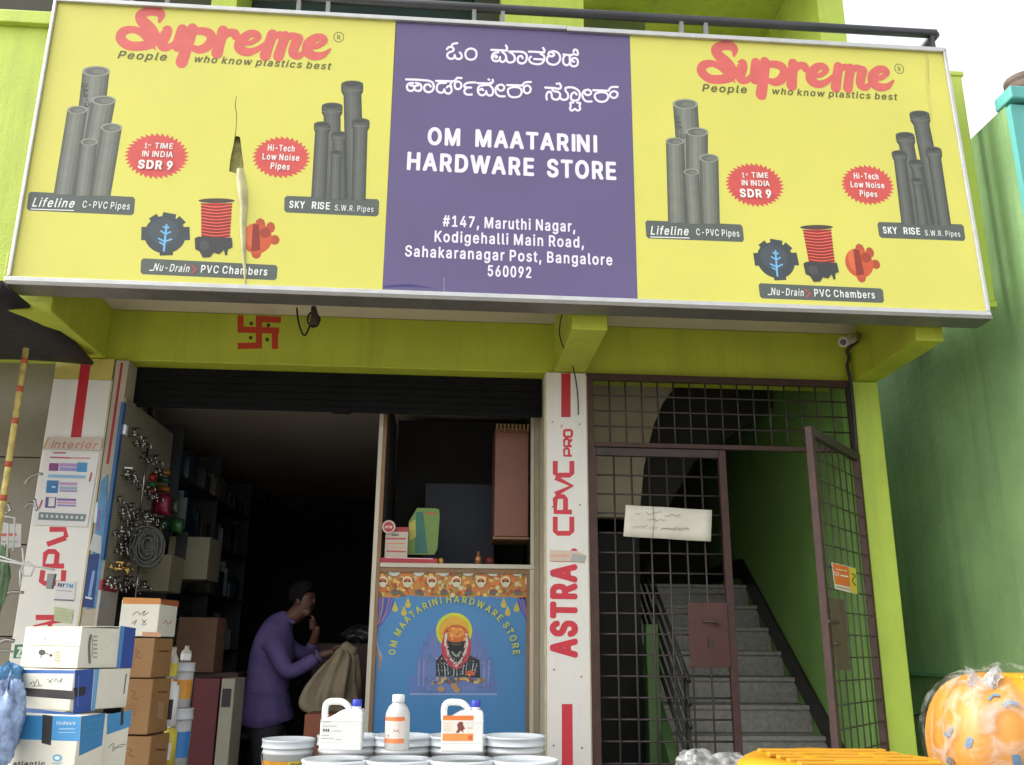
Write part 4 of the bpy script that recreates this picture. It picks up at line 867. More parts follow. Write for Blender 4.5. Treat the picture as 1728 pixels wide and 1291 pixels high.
def sq(ch, y0, y1, x0, x1, w): # squared letters reading upwards: y0 start (low) .. y1 end, x0 top of letter, x1 baseline
    gl = {'C': [[(1, 1), (.12, 1), (0, .85), (0, .15), (.12, 0), (1, 0)]], 'P': [[(0, 0), (0, 1), (.86, 1), (1, .86), (1, .5), (.86, .38), (.02, .38)]], 'V': [[(0, 1), (.5, 0), (1, 1)]],
          'R': [[(0, 0), (0, 1), (.86, 1), (1, .86), (1, .5), (.86, .38), (.02, .38)], [(.5, .38), (1, 0)]], 'O': [[(.1, 0), (0, .12), (0, .88), (.1, 1), (.9, 1), (1, .88), (1, .12), (.9, 0), (.1, 0)]]}
    for s_ in gl[ch]: T.stroke([(x1+(x0-x1)*b, y0+(y1-y0)*a) for a, b in s_], w, red, 1, caps=False)
for ch, y0, y1 in (('C', 900, 872), ('P', 864, 838), ('V', 834, 806), ('C', 802, 778)): sq(ch, y0, y1, 937, 965, 8.5)
T.build('lettering', BM)
T = print_y(YB)
for ch, y0, y1 in (('P', 769, 757), ('R', 753, 741), ('O', 737, 726)): sq(ch, y0, y1, 952, 965, 4.2)
T.text('TM', (949, 723), (949, 716), 3, red, 10); T.build('lettering', BM)
T = print_y(YB-.0045); T.top = 3
T.poly([(928, 928), (974, 930), (988, 937), (986, 948), (928, 947)], '#cbb7a4'); T.poly([(966, 934), (990, 938), (986, 950), (962, 947)], '#9fa39a'); T.stroke([(932, 937), (960, 938)], 5, '#c9a48d', 1); T.build('peeling_tape', BM)
for (a, b_2) in ((932, 712), (978, 716), (932, 855), (979, 852), (932, 972), (935, 1130), (981, 1142), (934, 1258), (982, 1262)):
    p = at(a, b_2, YB); MB().tube([p, p+Vector((0, -.004, 0))], .005, 8).build('screw', M('screw_steel', (.12, .12, .12), .4, metal=.5), BM)

BL = thing('pillar_board', 'white board with a red stripe and half-hidden red lettering on the left pillar', 'board', (-2.19, -.02, .25))
MB().box(-2.405, -2.062, -.028, -.002, .30, 3.05).build('panel', pvc, BL, bevel=.003)
MB().box(-2.405, -2.062, -.027, -.002, 3.051, 3.185).build('top_band', M('yellow_band', (.48, .40, .10), .55, var=.15), BL)
m = MB(); m.box(-2.061, -2.052, -.03, .0, .3, 3.05); m.build('edge_strip', edge, BL)
MB().box(-2.048, -1.974, -.024, .31, .30, 3.18).build('side_panel', M('side_board', (.38, .33, .25), .5, var=.1, vscale=3), BL)
YL = -.028
T = print_y(YL); T.poly([(137, 608), (154, 608), (137, 738), (119, 738)], '#b3202c'); T.build('red_stripe', BL)
T = print_x(-1.974); T.top = 3; T.poly([(203, 620), (207, 622), (186, 780), (180, 778)], '#9c1c26'); 
T2 = print_y(-.0242); T2.poly([(204, 612), (208, 612), (184, 783), (179, 783)], '#9c1c26'); T2.build('red_stripe', BL)
T = print_y(YL)
def sl_(pts, w): T.stroke(pts, w, red, 1, caps=False)
Ks = 2.995
def kk(x, y): return (x/Ks, 860+y/Ks)
def lean(seq, w, a0, a1):      # a runs up the pillar, b from the foot of the letter to its top
    def pt(a, b):
        y = a0+(a1-a0)*a; t_ = (380-y)/180; xb = 318+12*t_; xt = 206+28*t_
        return kk(xb+(xt-xb)*b, y)
    for s_ in seq: T.stroke([pt(a, b) for a, b in s_], w, red, 1, caps=False)
lean([[(1, 1), (.12, 1), (0, .85), (0, .15), (.12, 0), (1, 0)]], 9, 372, 306)
T.build('lettering', BL); T = print_y(YL)
lean([[(0, 0), (0, 1), (.86, 1), (1, .86), (1, .55), (.86, .40), (.02, .40)]], 9, 285, 212)
T.build('lettering', BL); T = print_y(YL)
lean([[(1, 1), (1, .1), (.45, .0)], [(0, 1), (.45, .0)]], 9, 176, 100)
T.build('lettering', BL); T = print_y(YL)
lean([[(1, 0), (0, 0)], [(0, 0), (0, 1)]], 9, 545, 497)
T.build('lettering', BL); T = print_y(YL)
lean([[(0, 0), (.55, 1), (1, 0)], [(.3, .4), (.8, .4)]], 8, 622, 560)
T.build('lettering', BL)

# posters stuck on the left pillar
def sheet(name, label, cat, quad, Y, mat, thick=.003, part='sheet'):
    c = [at(*p, Y) for p in quad]; t = thing(name, label, cat, (c[3]+c[2])/2)
    MB().add(c+[p+Vector((0, thick, 0)) for p in c], [(0, 1, 2, 3), (7, 6, 5, 4), (0, 4, 5, 1), (1, 5, 6, 2), (2, 6, 7, 3), (3, 7, 4, 0)]).build(part, mat, t)
    return t
paper = M('poster_paper', (.60, .59, .56), .45, var=.04)
t = sheet('poster', 'pipe installation poster with blue and purple drawings on the left pillar', 'poster', [(77, 762), (168, 764), (147, 889), (55, 886)], -.036, paper)
T = print_y(-.036); T.top = 3
def c4(x, y): return (30+x/4.964, 600+y/4.964)
T.stroke([c4(300, 815), c4(400, 815)], 2.5, '#a04a55', 1); T.stroke([c4(275, 852), c4(440, 858)], 2.6, '#b04450', 1); T.stroke([c4(450, 858), c4(605, 860)], 1.8, '#b04450', 1)
for (x0, y0, x1, y1, col) in ((350, 900, 500, 930, '#a884b4'), (350, 935, 500, 965, '#8a84b8'), (265, 900, 345, 965, '#7a3a74'), (500, 895, 585, 975, '#3f86b4'), (255, 995, 570, 1022, '#7fa6c0'), (245, 1045, 345, 1150, '#2f6f9e'), (352, 1060, 500, 1085, '#b48ab0'), (352, 1095, 500, 1118, '#8ea0b4'), (352, 1122, 498, 1142, '#9a8cb4'), (235, 1185, 325, 1275, '#55467c'), (262, 1190, 312, 1262, '#cfc8c8'), (330, 1195, 490, 1215, '#7a5a94'), (330, 1222, 490, 1240, '#b48aa8'), (330, 1246, 488, 1262, '#8a7ab0')):
    T.poly([c4(x0, y0), c4(x1, y0+(x1-x0)*.03), c4(x1-(y1-y0)*.1, y1+(x1-x0)*.03), c4(x0-(y1-y0)*.1, y1)], col)
T.stroke([c4(290, 1100), c4(312, 1102)], 2, '#cfe0e8', 1); T.stroke([c4(618, 985), c4(602, 1050)], 3, '#a0405a', 1); T.stroke([c4(205, 1215), c4(180, 1280)], 3, '#a0405a', 1)
T.poly([(66, 864), (146, 868), (143, 880), (64, 877)], '#6e7a78')
for i in range(9): T.ell(71+i*8.4, 870.5+i*.4, 2.2, 2.8, '#c5cac6', 8)
T.build('printing', t)
t = sheet('poster', 'torn header strip with faded red italic lettering on the left pillar', 'poster', [(80, 738), (172, 739), (170, 760), (72, 757)], -.040, M('old_paper', (.50, .42, .33), .6, var=.12, vscale=12))
T = print_y(-.040); T.top = 3; T.text('Interior', (84, 756), (165, 757), 12, '#b07c70', 20, .25); T.poly([(72, 757), (80, 738), (84, 738), (75, 758)], '#b89a68'); T.build('lettering', t)
t = sheet('sticker', 'small white and blue payment sticker on the left pillar board', 'sticker', [(95, 981), (128, 981), (125, 1013), (92, 1012)], -.033, paper)
T = print_y(-.033); T.top = 3; T.text('PAY', (97, 990), (109, 991), 6, '#26336a', 40); T.text('TM', (110, 991), (124, 992), 6, '#4aa0cf', 40); T.stroke([(96, 996), (121, 998)], 1, '#8d93a6', 1); T.stroke([(92, 1012), (124, 1013)], 1.6, '#33406c', 1); T.build('lettering', t)
t = sheet('sticker', 'pale green sticker low on the left pillar board', 'sticker', [(92, 1024), (124, 1029), (120, 1052), (91, 1048)], -.033, M('pale_green_card', (.42, .46, .26), .5, var=.1, vscale=20))
T = print_y(-.033); T.top = 3
for j in range(3): T.stroke([(96, 1033+j*5), (118, 1036+j*5)], 1, '#9aa886', 1)
T.build('printing', t)
# blue poster strips on the side of the pillar
t = sheet('poster', 'tall narrow blue poster on the inner side of the left pillar', 'poster', [(170, 812), (182, 800), (172, 1024), (146, 1028)], -.0285, M('blue_poster', (.06, .20, .36), .4, var=.3, vscale=18))
T = print_y(-.0285); T.top = 3
T.poly([(158, 900), (171, 905), (170, 935), (150, 928)], '#b0b4b0'); T.poly([(149, 936), (168, 934), (158, 1026), (139, 1024)], '#20386e')
T.stroke([(163, 850), (160, 880)], 5, '#c8d4dc', 3); T.stroke([(168, 860), (166, 895)], 2.5, '#904888', 3); T.stroke([(151, 1005), (158, 965)], 5, '#7090c0', 1); T.stroke([(145, 1008), (154, 1010)], 3, '#cccccc', 1); T.build('printing', t)

# ================================================================== shop interior and goods
# rolling shutter hood under the beam
SH = thing('rolling_shutter', 'black rolled-up shutter under the lime beam across the shop opening', 'shutter', (-.7, .2, 2.95))
shb = M('shutter_black', (.006, .006, .0065), .8, var=.3, spec=.15)
MB().box(-1.975, .595, .13, .15, 2.93, 2.962).build('bottom_bar', shb, SH, bevel=.003)
for i in range(5): MB().box(-1.975, .595, .135, .146, 2.9635+.0455*i, 2.9635+.0455*i+.043).build('slat', shb, SH, bevel=.003)
MB().tube([(-1.975, .22, 3.06), (.595, .22, 3.06)], .075, 20).build('roll', shb, SH)
MB().box(-.74, -.62, .11, .129, 2.915, 2.955).build('lock_box', shb, SH, bevel=.003)
# booth: white mullion, shelf board, side frame, picture panel, dark box above
frm = M('cream_wood_frame', (.50, .46, .36), .5, var=.06, vscale=5); brn = M('brown_wood_edge', (.22, .12, .05), .5, var=.15, vscale=6)
KB = thing('counter_booth', 'shop counter booth with cream frame and shelf right of the man', 'counter', (.07, .35, .25))
MB().box(-.455, -.428, .33, .37, .25, 3.05).build('mullion', frm, KB, bevel=.002); MB().box(-.4275, -.405, .332, .40, .25, 3.05).build('mullion_edge', brn, KB)
MB().box(-.404, .575, .325, .62, 1.985, 2.012).build('shelf', frm, KB, bevel=.002)
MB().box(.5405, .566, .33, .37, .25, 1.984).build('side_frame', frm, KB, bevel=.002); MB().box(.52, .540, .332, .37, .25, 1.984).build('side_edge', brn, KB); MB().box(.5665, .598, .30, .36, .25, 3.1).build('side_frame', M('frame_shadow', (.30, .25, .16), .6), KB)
MB().box(.545, .566, .33, .37, 2.013, 3.05).build('side_frame', frm, KB, bevel=.002)
MB().box(-.404, .52, .35, .358, .25, 1.9845).build('picture_panel', M('blue_print_panel', (.055, .205, .42), .35, var=.05, vscale=1.5), KB)
MB().box(-.404, .545, .335, .349, 1.955, 1.984).build('top_edge', brn, KB)
for n, b_ in (('side_board', (-.404, -.39, .41, 1.2, .25, 3.1)), ('back_board', (-.38, .57, 1.2, 1.22, .25, 3.15)), ('inner_blue_board', (-.15, .34, .9, .915, 2.04, 2.62))):
    MB().box(*b_).build(n, M('booth_dark', (.012, .011, .010), .8) if n != 'inner_blue_board' else M('dull_blue_board', (.005, .011, .022), .6), KB)
CB = thing('wall_cabinet', 'reddish brown cabinet with a row of tassels on top above the counter shelf', 'cabinet', (.44, .45, 2.19))
MB().box(.315, .541, .45, .80, 2.20, 2.93).build('cabinet_body', M('red_brown_laminate', (.20, .075, .045), .45, var=.1, vscale=3), CB, bevel=.004)
MB().box(.3185, .5375, .441, .4495, 2.204, 2.90).build('door', M('red_brown_laminate', 0), CB, bevel=.003); MB().box(.308, .545, .442, .80, 2.185, 2.199).build('trim', brn, CB)
for i in range(9):
    x = .325+i*.026; MB().prism([(-.008, 0), (.008, 0), (.004, -.035-.01*(i % 3)), (-.004, -.035-.01*(i % 3))], (x, .437, 2.955), (1, 0, 0), (0, 0, 1), (0, .003, 0)).build('tassel', M('dull_gold', (.30, .20, .06), .6), CB)
# ---- print on the picture panel
YP = .35; Kp = 3.679
def kp(x, y): return (600+x/Kp, 940+y/Kp)
T = print_y(YP); T.top = 3
T.poly([kp(150, 72), kp(1105, 72), kp(1105, 250), kp(1040, 262), kp(960, 248), kp(880, 250), kp(800, 240), kp(720, 248), kp(640, 245), kp(560, 250), kp(480, 246), kp(400, 245), kp(330, 235), kp(250, 255), kp(140, 248)], '#b7803a')
rn = random.Random(5)
for i in range(230):
    x = rn.uniform(150, 1100); y = rn.uniform(80, 240); c = rn.choice(['#c8742e', '#d8a04a', '#e0b860', '#a8502a', '#c9c090', '#6d6a3c', '#d87030'])
    T.ell(*kp(x, y), rn.uniform(2, 5), rn.uniform(2, 4.5), c, 7, rn.uniform(0, 90))
for i in range(6):
    T.ell(*kp(240+i*153, 95), 10, 7, '#bfc0b4', 10); T.ell(*kp(240+i*153, 88), 5, 3, '#8a8f8a', 8)
for i in range(7):
    x = 170+i*152; T.ell(*kp(x, 150), 8.5, 8.5, '#e2cfa0', 10); T.ell(*kp(x, 150), 6.5, 5, '#55452c', 8); T.ell(*kp(x, 172), 6, 5, '#c8c4a8', 8); T.ell(*kp(x, 140), 5, 2.2, '#c05a30', 8)
for i in range(6): x = 245+i*152; T.ell(*kp(x, 218), 7, 5, '#4f6a58', 8); T.ell(*kp(x, 212), 4, 3, '#8a3a4a', 7)
T.build('printed_garland', KB)
for sx in (0, 1):
    T = print_y(YP); T.top = 3
    X = (lambda x: x) if not sx else (lambda x: 1245-x)
    T.poly([kp(X(140), 250), kp(X(240), 252), kp(X(235), 300), kp(X(205), 360), kp(X(165), 420), kp(X(132), 440)], '#4a55a0')
    for j in range(5): T.stroke([kp(X(150+j*20), 255), kp(X(150+j*14), 330), kp(X(136+j*7), 420-j*4)], 1.8, ['#7f83c0', '#b98a6a', '#38407e', '#a8708a', '#6a74b8'][j], 3)
    T.stroke([kp(X(128), 450), kp(X(135), 540), kp(X(160), 620)], 3, '#8fa4c8', 4); T.stroke([kp(X(126), 560), kp(X(150), 640), kp(X(148), 690)], 5, '#8a8078', 4); T.stroke([kp(X(140), 590), kp(X(165), 640)], 2, '#c08a70', 3)
    for (x, y) in ((245, 310), (300, 335), (325, 285)): T.poly([kp(X(x), y-35), kp(X(x+20), y+15), kp(X(x+10), y+30), kp(X(x-14), y+28), kp(X(x-18), y+12)], '#c2b04a')
    T.build('printed_drape', KB)
T = print_y(YP); T.top = 3
cx, cy, rx, ry = 612, 622, 366, 340; tx = 'OM MAATARINI HARDWARE STORE'
adv = [glyph(c, 0)[0]+40 for c in tx]; tot = sum(adv); a = 0
for c, w_ in zip(tx, adv):
    th = math.pi*(1-(a+w_/2)/tot)*.985+.02; a += w_
    if c == ' ': continue
    px_, py_ = cx+rx*math.cos(th), cy-ry*math.sin(th); tx_, ty_ = math.sin(th)*rx, math.cos(th)*ry; l = math.hypot(tx_, ty_); tx_, ty_ = tx_/l, ty_/l
    hw = w_/tot*math.pi*350*.43
    T.text(c, kp(px_-tx_*hw, py_-ty_*hw), kp(px_+tx_*hw, py_+ty_*hw), 11, '#b9bd48', 22)
T.build('arched_lettering', KB)
T = print_y(YP); T.top = 3
T.poly([kp(370, 840), kp(375, 700), kp(390, 600), kp(430, 500), kp(500, 420), kp(612, 330), kp(725, 420), kp(795, 500), kp(840, 600), kp(855, 700), kp(870, 840)], '#5777ae')
T.poly([kp(405, 835), kp(412, 640), kp(480, 500), kp(612, 430), kp(745, 500), kp(812, 640), kp(822, 835)], '#6478aa')
T.poly([kp(330, 842), kp(330, 740), kp(380, 730), kp(400, 842)], '#5a75ad'); T.poly([kp(835, 842), kp(850, 735), kp(880, 742), kp(880, 842)], '#5a75ad')
for x in (395, 425, 800, 828): T.stroke([kp(x, 640), kp(x-4, 800)], 2, '#8f8cb4', 3)
T.stroke([kp(340, 850), kp(875, 852)], 3, '#8f9cc4', 1)
T.ell(*kp(612, 458), 30.5, 30.5, '#c3cc2e', 32); T.ell(*kp(612, 462), 26, 26, '#d6a636', 28)
T.poly([kp(500, 740), kp(498, 640), kp(540, 600), kp(690, 600), kp(770, 640), kp(775, 750)], '#22282e')
for i in range(13): T.stroke([kp(512+i*20, 650+abs(i-6)*2), kp(520+i*18, 735)], 1.3, ['#8fa0a4', '#3d5a5c', '#c7ccc8'][i % 3], 1)
T.ell(*kp(625, 560), 25, 35, '#b8353c', 24); T.ell(*kp(625, 560), 18, 29, '#2b2a2c', 22); T.ell(*kp(625, 545), 13, 14, '#161416', 18)
T.ell(*kp(622, 475), 21, 15, '#c4622a', 20); T.ell(*kp(622, 470), 15, 9, '#d98a3a', 14)
for i in range(26): T.ell(*kp(560+rn.uniform(0, 125), 430+rn.uniform(0, 95)), 2.2, 1.8, rn.choice(['#e0a040', '#b03028', '#e8c060', '#c85a28']), 6)
for s_ in (-1, 1): T.stroke([kp(625+s_*62, 480), kp(625+s_*66, 560), kp(625+s_*30, 640), kp(625, 668)], [4, 4, 3.4, 3], '#c9cdc6', 4)
T.stroke([kp(555, 560), kp(575, 650), kp(625, 690), kp(680, 650), kp(700, 560)], 4, '#c04450', 4); T.stroke([kp(597, 538), kp(625, 545), kp(655, 538)], 2.4, '#5a5048', 3)
T.stroke([kp(600, 590), kp(625, 615), kp(650, 590)], 3, '#87a090', 3); T.ell(*kp(710, 722), 8, 4.6, '#cc5a2a', 12)
for i in range(22): T.ell(*kp(480+i*14.5, 768+rn.uniform(-14, 14)), rn.uniform(2.2, 4.6), rn.uniform(2, 4), rn.choice(['#b59a50', '#8a7038', '#c9b070', '#4a5a4a', '#a04038', '#c0a8b0']), 7)
for x, y in ((530, 820), (628, 825), (612, 800)): T.ell(*kp(x, y), 6, 5, '#b08a5a', 9)
for i in range(110):
    x, y = rn.uniform(505, 765), rn.uniform(610, 745); T.ell(*kp(x, y), rn.uniform(.6, 1.5), rn.uniform(.6, 1.8), rn.choice(['#8fa0a4', '#1a2226', '#c7ccc8', '#3d5a5c', '#a04850']), 5)
for i in range(70):
    t_ = rn.uniform(-1, 1); x, y = 625+72*t_*(1-.15*t_*t_), 480+195*(1-t_*t_)**.8+rn.uniform(-9, 9); T.ell(*kp(x, y), 1.6, 1.4, rn.choice(['#d0606a', '#a82c34', '#c9cdc6', '#e0a090']), 5)
for i in range(90):
    x = rn.uniform(395, 845); T.ell(*kp(x, rn.uniform(520, 840)), rn.uniform(.8, 3), rn.uniform(.8, 4), rn.choice(['#6078aa', '#6f80b4', '#5571a8', '#7d86b0']), 5) if not 500 < x < 765 else None
T.build('printed_shrine', KB)

# ---- things on the booth shelf
DS = thing('display_stand', 'small counter display with green card, cream box and red base on the shelf', 'display', (at(700, 945, .38).x, .40, 2.012))
a, b = at(640, 940, .34), at(738, 945, .34)
MB().box(a.x, b.x, .34, .50, 2.0125, 2.043).build('base', M('red_card', (.36, .03, .04), .5, var=.1, vscale=12), DS)
gcard = M('green_card', (.15, .26, .055), .5, var=.08, vscale=8)
P_ = [at(x, y, .455) for x, y in ((688, 936), (733, 936), (738, 926), (742, 872), (741, 860), (735, 858), (704, 857), (700, 864), (690, 880))]
MB().prism([(p.x, p.z) for p in P_], (0, .455, 0), (1, 0, 0), (0, 0, 1), (0, .006, 0)).build('back_card', gcard, DS)
a, b, c = at(649, 935, .36), at(687, 937, .36), at(651, 889, .36)
MB().box(a.x, b.x, .36, .44, 2.0435, c.z-.03).build('box', M('cream_card', (.48, .42, .33), .5, var=.05), DS); MB().box(a.x, b.x, .362, .44, c.z-.0295, c.z).build('box_top', M('red_card', 0), DS)
T = print_y(.36); T.top = 3
T.stroke([(652, 909), (684, 909)], 3, '#b0494a', 1); T.text('NEW', (655, 906), (680, 906), 3.4, '#6a5a50', 16) if False else T.stroke([(662, 903), (672, 903)], 3, '#5c6064', 1)
T.stroke([(653, 917), (683, 917)], 2, '#d08a58', 1); T.stroke([(653, 923), (683, 924)], 3, '#c9a08a', 1); T.stroke([(653, 930), (684, 931)], 2.6, '#b4473c', 1); T.build('printing', DS)
T = print_y(.34); T.top = 2; T.stroke([(652, 941), (730, 943)], 1.4, '#e0b0b0', 1); T.build('printing', DS)
p = at(656, 889, .33); MB().tube([p, p+Vector((0, .008, 0))], .042, 24).build('round_badge', M('badge_cream', (.50, .40, .33), .5), DS)
T = print_y(.3298); T.top = 2; T.ell(656, 889, 8.6, 8.6, '#a03a34', 22); T.text('NEW', (649.5, 891.5), (662.5, 891.5), 4.4, '#e8c8b8', 26); T.build('printing', DS)
T = print_y(.4548); T.top = 2; T.poly([(702, 864), (714, 864), (722, 934), (700, 934)], '#2c6e5c'); T.poly([(690, 884), (701, 876), (702, 906), (691, 912)], '#b7b04a'); T.stroke([(720, 866), (735, 867)], 3.6, '#b0623c', 1); T.build('printing', DS)
m = MB(); p = at(807, 948, .40); m.lathe([(.0, 0), (.020, 0), (.021, .045), (.016, .055), (.010, .062), (.010, .085), (0, .087)], (p.x, .40, 2.0125), 16)
tag(m.build('small_bottle', M('copper', (.40, .17, .08), .35, metal=.6)), 'tiny copper bottle standing on the counter shelf under the cabinet', 'bottle')
p = at(826, 935, .45); tag(MB().lathe([(0, 0), (.025, .004), (.034, .03), (.026, .055), (0, .062)], (p.x, .46, 2.0125), 16).build('red_knob', M('dark_red_plastic', (.12, .015, .012), .5)), 'dark red round pot beside the copper bottle on the shelf', 'pot')
p = at(744, 944, .36); tag(MB().lathe([(0, 0), (.014, .003), (.018, .02), (.012, .034), (0, .038)], (p.x, .37, 2.0125), 12).build('orange_lid', M('orange_yellow', (.55, .27, .03), .5)), 'little orange lid at the right end of the red display base', 'lid')

# ---- buckets
wpl = M('white_bucket_plastic', (.66, .68, .68), .35, var=.04, vscale=4); wlid = M('bucket_lid_plastic', (.60, .64, .66), .35, var=.05, vscale=5)
steel = M('bucket_wire', (.3, .3, .3), .3, metal=.8)
def bucket(label, loc, r=.15, h=.385, group='white paint buckets stacked in front of the shop'):
    K_ = thing('paint_bucket', label, 'bucket', loc, group)
    m = MB().lathe([(0, 0), (r*.84, 0), (r*.86, .01), (r*.955, h*.80), (r*.985, h*.80), (r*.985, h*.835), (r*.96, h*.84), (r*.965, h*.90)], n=40); m.build('body', wpl, K_, world=False)
    m = MB().lathe([(r*.99, h*.885), (r*1.035, h*.885), (r*1.04, h*.895), (r*1.015, h*.90), (r*1.015, h*.965), (r*1.03, h*.97), (r*1.035, h*.995), (r*.98, h), (r*.93, h*.985), (r*.90, h*.965), (0, h*.965)], n=40); m.build('lid', wlid, K_, world=False)
    pts = [(r*1.0*math.cos(t), -.01-r*.995*math.sin(t)*.98 if False else r*1.0*math.sin(t)*-1.0, h*.82-.10*math.sin(t)) for t in [math.pi*i/14 for i in range(15)]]
    m = MB().tube([(x*1.01, y*1.02, z) for x, y, z in pts], .0022, 5); m.build('handle', steel, K_, world=False)
    return K_
b0 = None
rows = []
for nm, pxs, Y, zt, zoff in (('front', (570, 672, 779, 884), -1.15, 1.028, 0), ('back', (590, 680, 773, 868), -.66, 1.085, 0)):
    for i, x_ in enumerate(pxs):
        p = at(x_, 1270 if nm == 'front' else 1225, Y)
        rows.append((nm, i, p.x, Y, zt))
lab = {('front', 0): 'white bucket carrying the jerrycan nearest the man', ('front', 1): 'white bucket carrying the small white bottle', ('front', 2): 'white bucket under the jerrycan with the large orange label', ('front', 3): 'front white bucket beside the middle pillar with nothing on its lid',
       ('back', 0): 'back row white bucket half hidden behind the left jerrycan', ('back', 1): 'back row white bucket seen behind the small white bottle', ('back', 2): 'back row white bucket hidden behind the orange labelled jerrycan', ('back', 3): 'back row white bucket next to the middle pillar below the blue picture'}
for nm, i, x, Y, zt in rows:
    for lv in (0, 1):
        z = zt-.385-(.388 if lv else 0); l = lab[(nm, i)] if not lv else 'lower bucket in the '+nm+' row, '+('leftmost', 'second from the left', 'third from the left', 'rightmost')[i]
        if z < .245: z = .2455
        if b0 is None: b0 = bucket(l, (x, Y, z))
        else: copy_tree(b0, loc=(x, Y, z), rot=rn.uniform(-.5, .5), label=l)
p = at(488, 1245, -.62)
b1 = bucket('white bucket with an orange and yellow label left of the jerrycans', (p.x, -.62, p.z-.34-.002), r=.126, h=.34, group='white paint buckets stacked in front of the shop')
# its label
def wrap(name, parent, r, y0, y1, z0, z1, c, mat_n=None, a0=-150, a1=-20, lift=.001, n=14):
    m = MB(); v = []; 
    for i in range(n+1):
        t_ = R(a0+(a1-a0)*i/n); v += [((r+lift)*math.cos(t_)*y0, (r+lift)*math.sin(t_)*y0, z0), ((r+lift)*math.cos(t_)*y1, (r+lift)*math.sin(t_)*y1, z1)]
    return m.add(v, [(i*2, i*2+2, i*2+3, i*2+1) for i in range(n)], True).build(name, c, parent, world=False, recalc=False)
wrap('label_band', b1, .126, .885, .945, .10, .245, M('orange_label', (.62, .28, .02), .4, var=.2, vscale=14), a0=-165, a1=-80)
wrap('label_band', b1, .126, .885, .945, .10, .245, M('yellow_label', (.66, .50, .08), .4, var=.1, vscale=14), a0=-79.8, a1=-15)
lb = Vector(b1.location)
cy = Print(lambda a, b: (a, b), lambda u, v, l: Vector(((.126*.94+.003+l)*math.sin(u), -(.126*.94+.003+l)*math.cos(u), v)), 2); cy.curved = True
cy.text('TRACTOR', (.28, .215), (.95, .215), .020, '#3a2418', 26, uv=True); cy.build('lettering', b1, world=False)
m = MB(); p = b1.location; tag(bucket('lower bucket supporting the orange labelled bucket', (p.x, p.y, .2455), r=.13, h=p.z-.246), None)

# ---- jerrycans
def jerry(label, pxl, pxr, ybase, Y, mirror=False):
    a, b = at(pxl, ybase, Y), at(pxr, ybase, Y); W_ = b.x-a.x; H = W_*1.03
    J = thing('jerrycan', label, 'jerrycan', ((a.x+b.x)/2, Y, a.z), 'white plastic jerrycans on the buckets')
    mt = M('milky_plastic', (.70, .71, .68), .3, var=.04, vscale=4)
    poly = [(0, 0), (1, 0), (1, .82), (.97, .89), (.60, .90), (.45, .86), (.16, .70), (.05, .68), (0, .62)]
    MB().prism([((u-.5)*W_, v*H) for u, v in poly], (0, -.065, 0), (1, 0, 0), (0, 0, 1), (0, .13, 0)).build('body', mt, J, world=False, bevel=.014, seg=3)
    h = [(.06, .66), (.05, .85), (.07, .99), (.15, 1.055), (.30, 1.065), (.46, 1.05), (.58, .98), (.66, .88)]
    MB().tube([Vector(((u-.5)*W_, 0, v*H)) for u, v in catmull(h, 4)], .0145, 10).build('handle', mt, J, world=False)
    for z in (.20, .66): MB().box(-.5*W_-.0015, .5*W_+.0015, -.0665, .0665, z*H-.0015, z*H+.0015).build('moulded_rib', mt, J, world=False, bevel=.001)
    MB().lathe([(.020, 0), (.020, .012), (0, .012)], ((.82-.5)*W_, 0, .895*H), 16).build('neck', mt, J, world=False)
    MB().lathe([(.0, .0), (.021, .0), (.022, .003), (.021, .026), (.019, .029), (0, .029)], ((.82-.5)*W_, 0, .895*H+.012), 20).build('cap', M('blue_cap', (.03, .05, .42), .35), J, world=False)
    return J, W_, H
J1, W_, H = jerry('white jerrycan with faint grey print nearest the man', 541, 611, 1264, -1.15)
pl_ = lambda J, Y: Print(lambda a, b: (a, b), lambda u, v, l: Vector((u, -.0655-l, v)), 3)
T = pl_(J1, 0); g_ = '#9a9a90'
for j, (x0, x1, z) in enumerate(((-.08, -.045, .118), (-.08, -.02, .100), (-.035, .0, .080), (-.08, -.05, .062), (-.085, -.03, .05), (-.02, .005, .045))): T.stroke([(x0, z), (x1, z)], .0022, g_, 1, uv=True)
for i in range(3): T.stroke([(-.075+i*.010, .086), (-.073+i*.010, .080)], .006, '#3c3a38', 1, uv=True)
T.build('printing', J1, world=False)
J2, W_, H = jerry('white jerrycan with the large orange and white label', 744, 814, 1266, -1.15)
T = pl_(J2, 0)
T.poly([(-.088, .045), (.048, .045), (.048, .150), (-.088, .150)], '#dfdcd2', uv=True); T.poly([(-.088, .130), (.048, .130), (.048, .150), (-.088, .150)], '#dd7a3c', uv=True); T.poly([(-.088, .045), (.048, .045), (.048, .075), (-.088, .075)], '#e0914e', uv=True)
T.poly([(-.03, .078), (-.02, .095), (-.025, .112), (-.012, .126), (.0, .124), (.004, .108), (.012, .095), (.002, .090), (.006, .078), (-.008, .088), (-.016, .078)], '#7a4030', uv=True)
for z in (.118, .108, .098, .088): T.stroke([(-.082, z), (-.045, z)], .003, '#e0c49a', 1, uv=True)
T.poly([(.026, .050), (.044, .050), (.044, .068), (.026, .068)], '#d0602c', uv=True); T.stroke([(.024, .098), (.042, .098)], .003, '#b08a70', 1, uv=True)
T.build('label_print', J2, world=False)
p = at(669, 1265, -1.15)
BT = thing('bottle', 'small white plastic bottle with an orange label between the jerrycans', 'bottle', (p.x, -1.15, p.z))
mb = M('milky_plastic', 0)
MB().lathe([(0, 0), (.050, 0), (.055, .006), (.055, .135), (.053, .155), (.042, .180), (.026, .195), (.025, .200), (0, .2)], n=28).build('body', M('cloudy_bottle', (.52, .52, .50), .3, var=.08), BT, world=False)
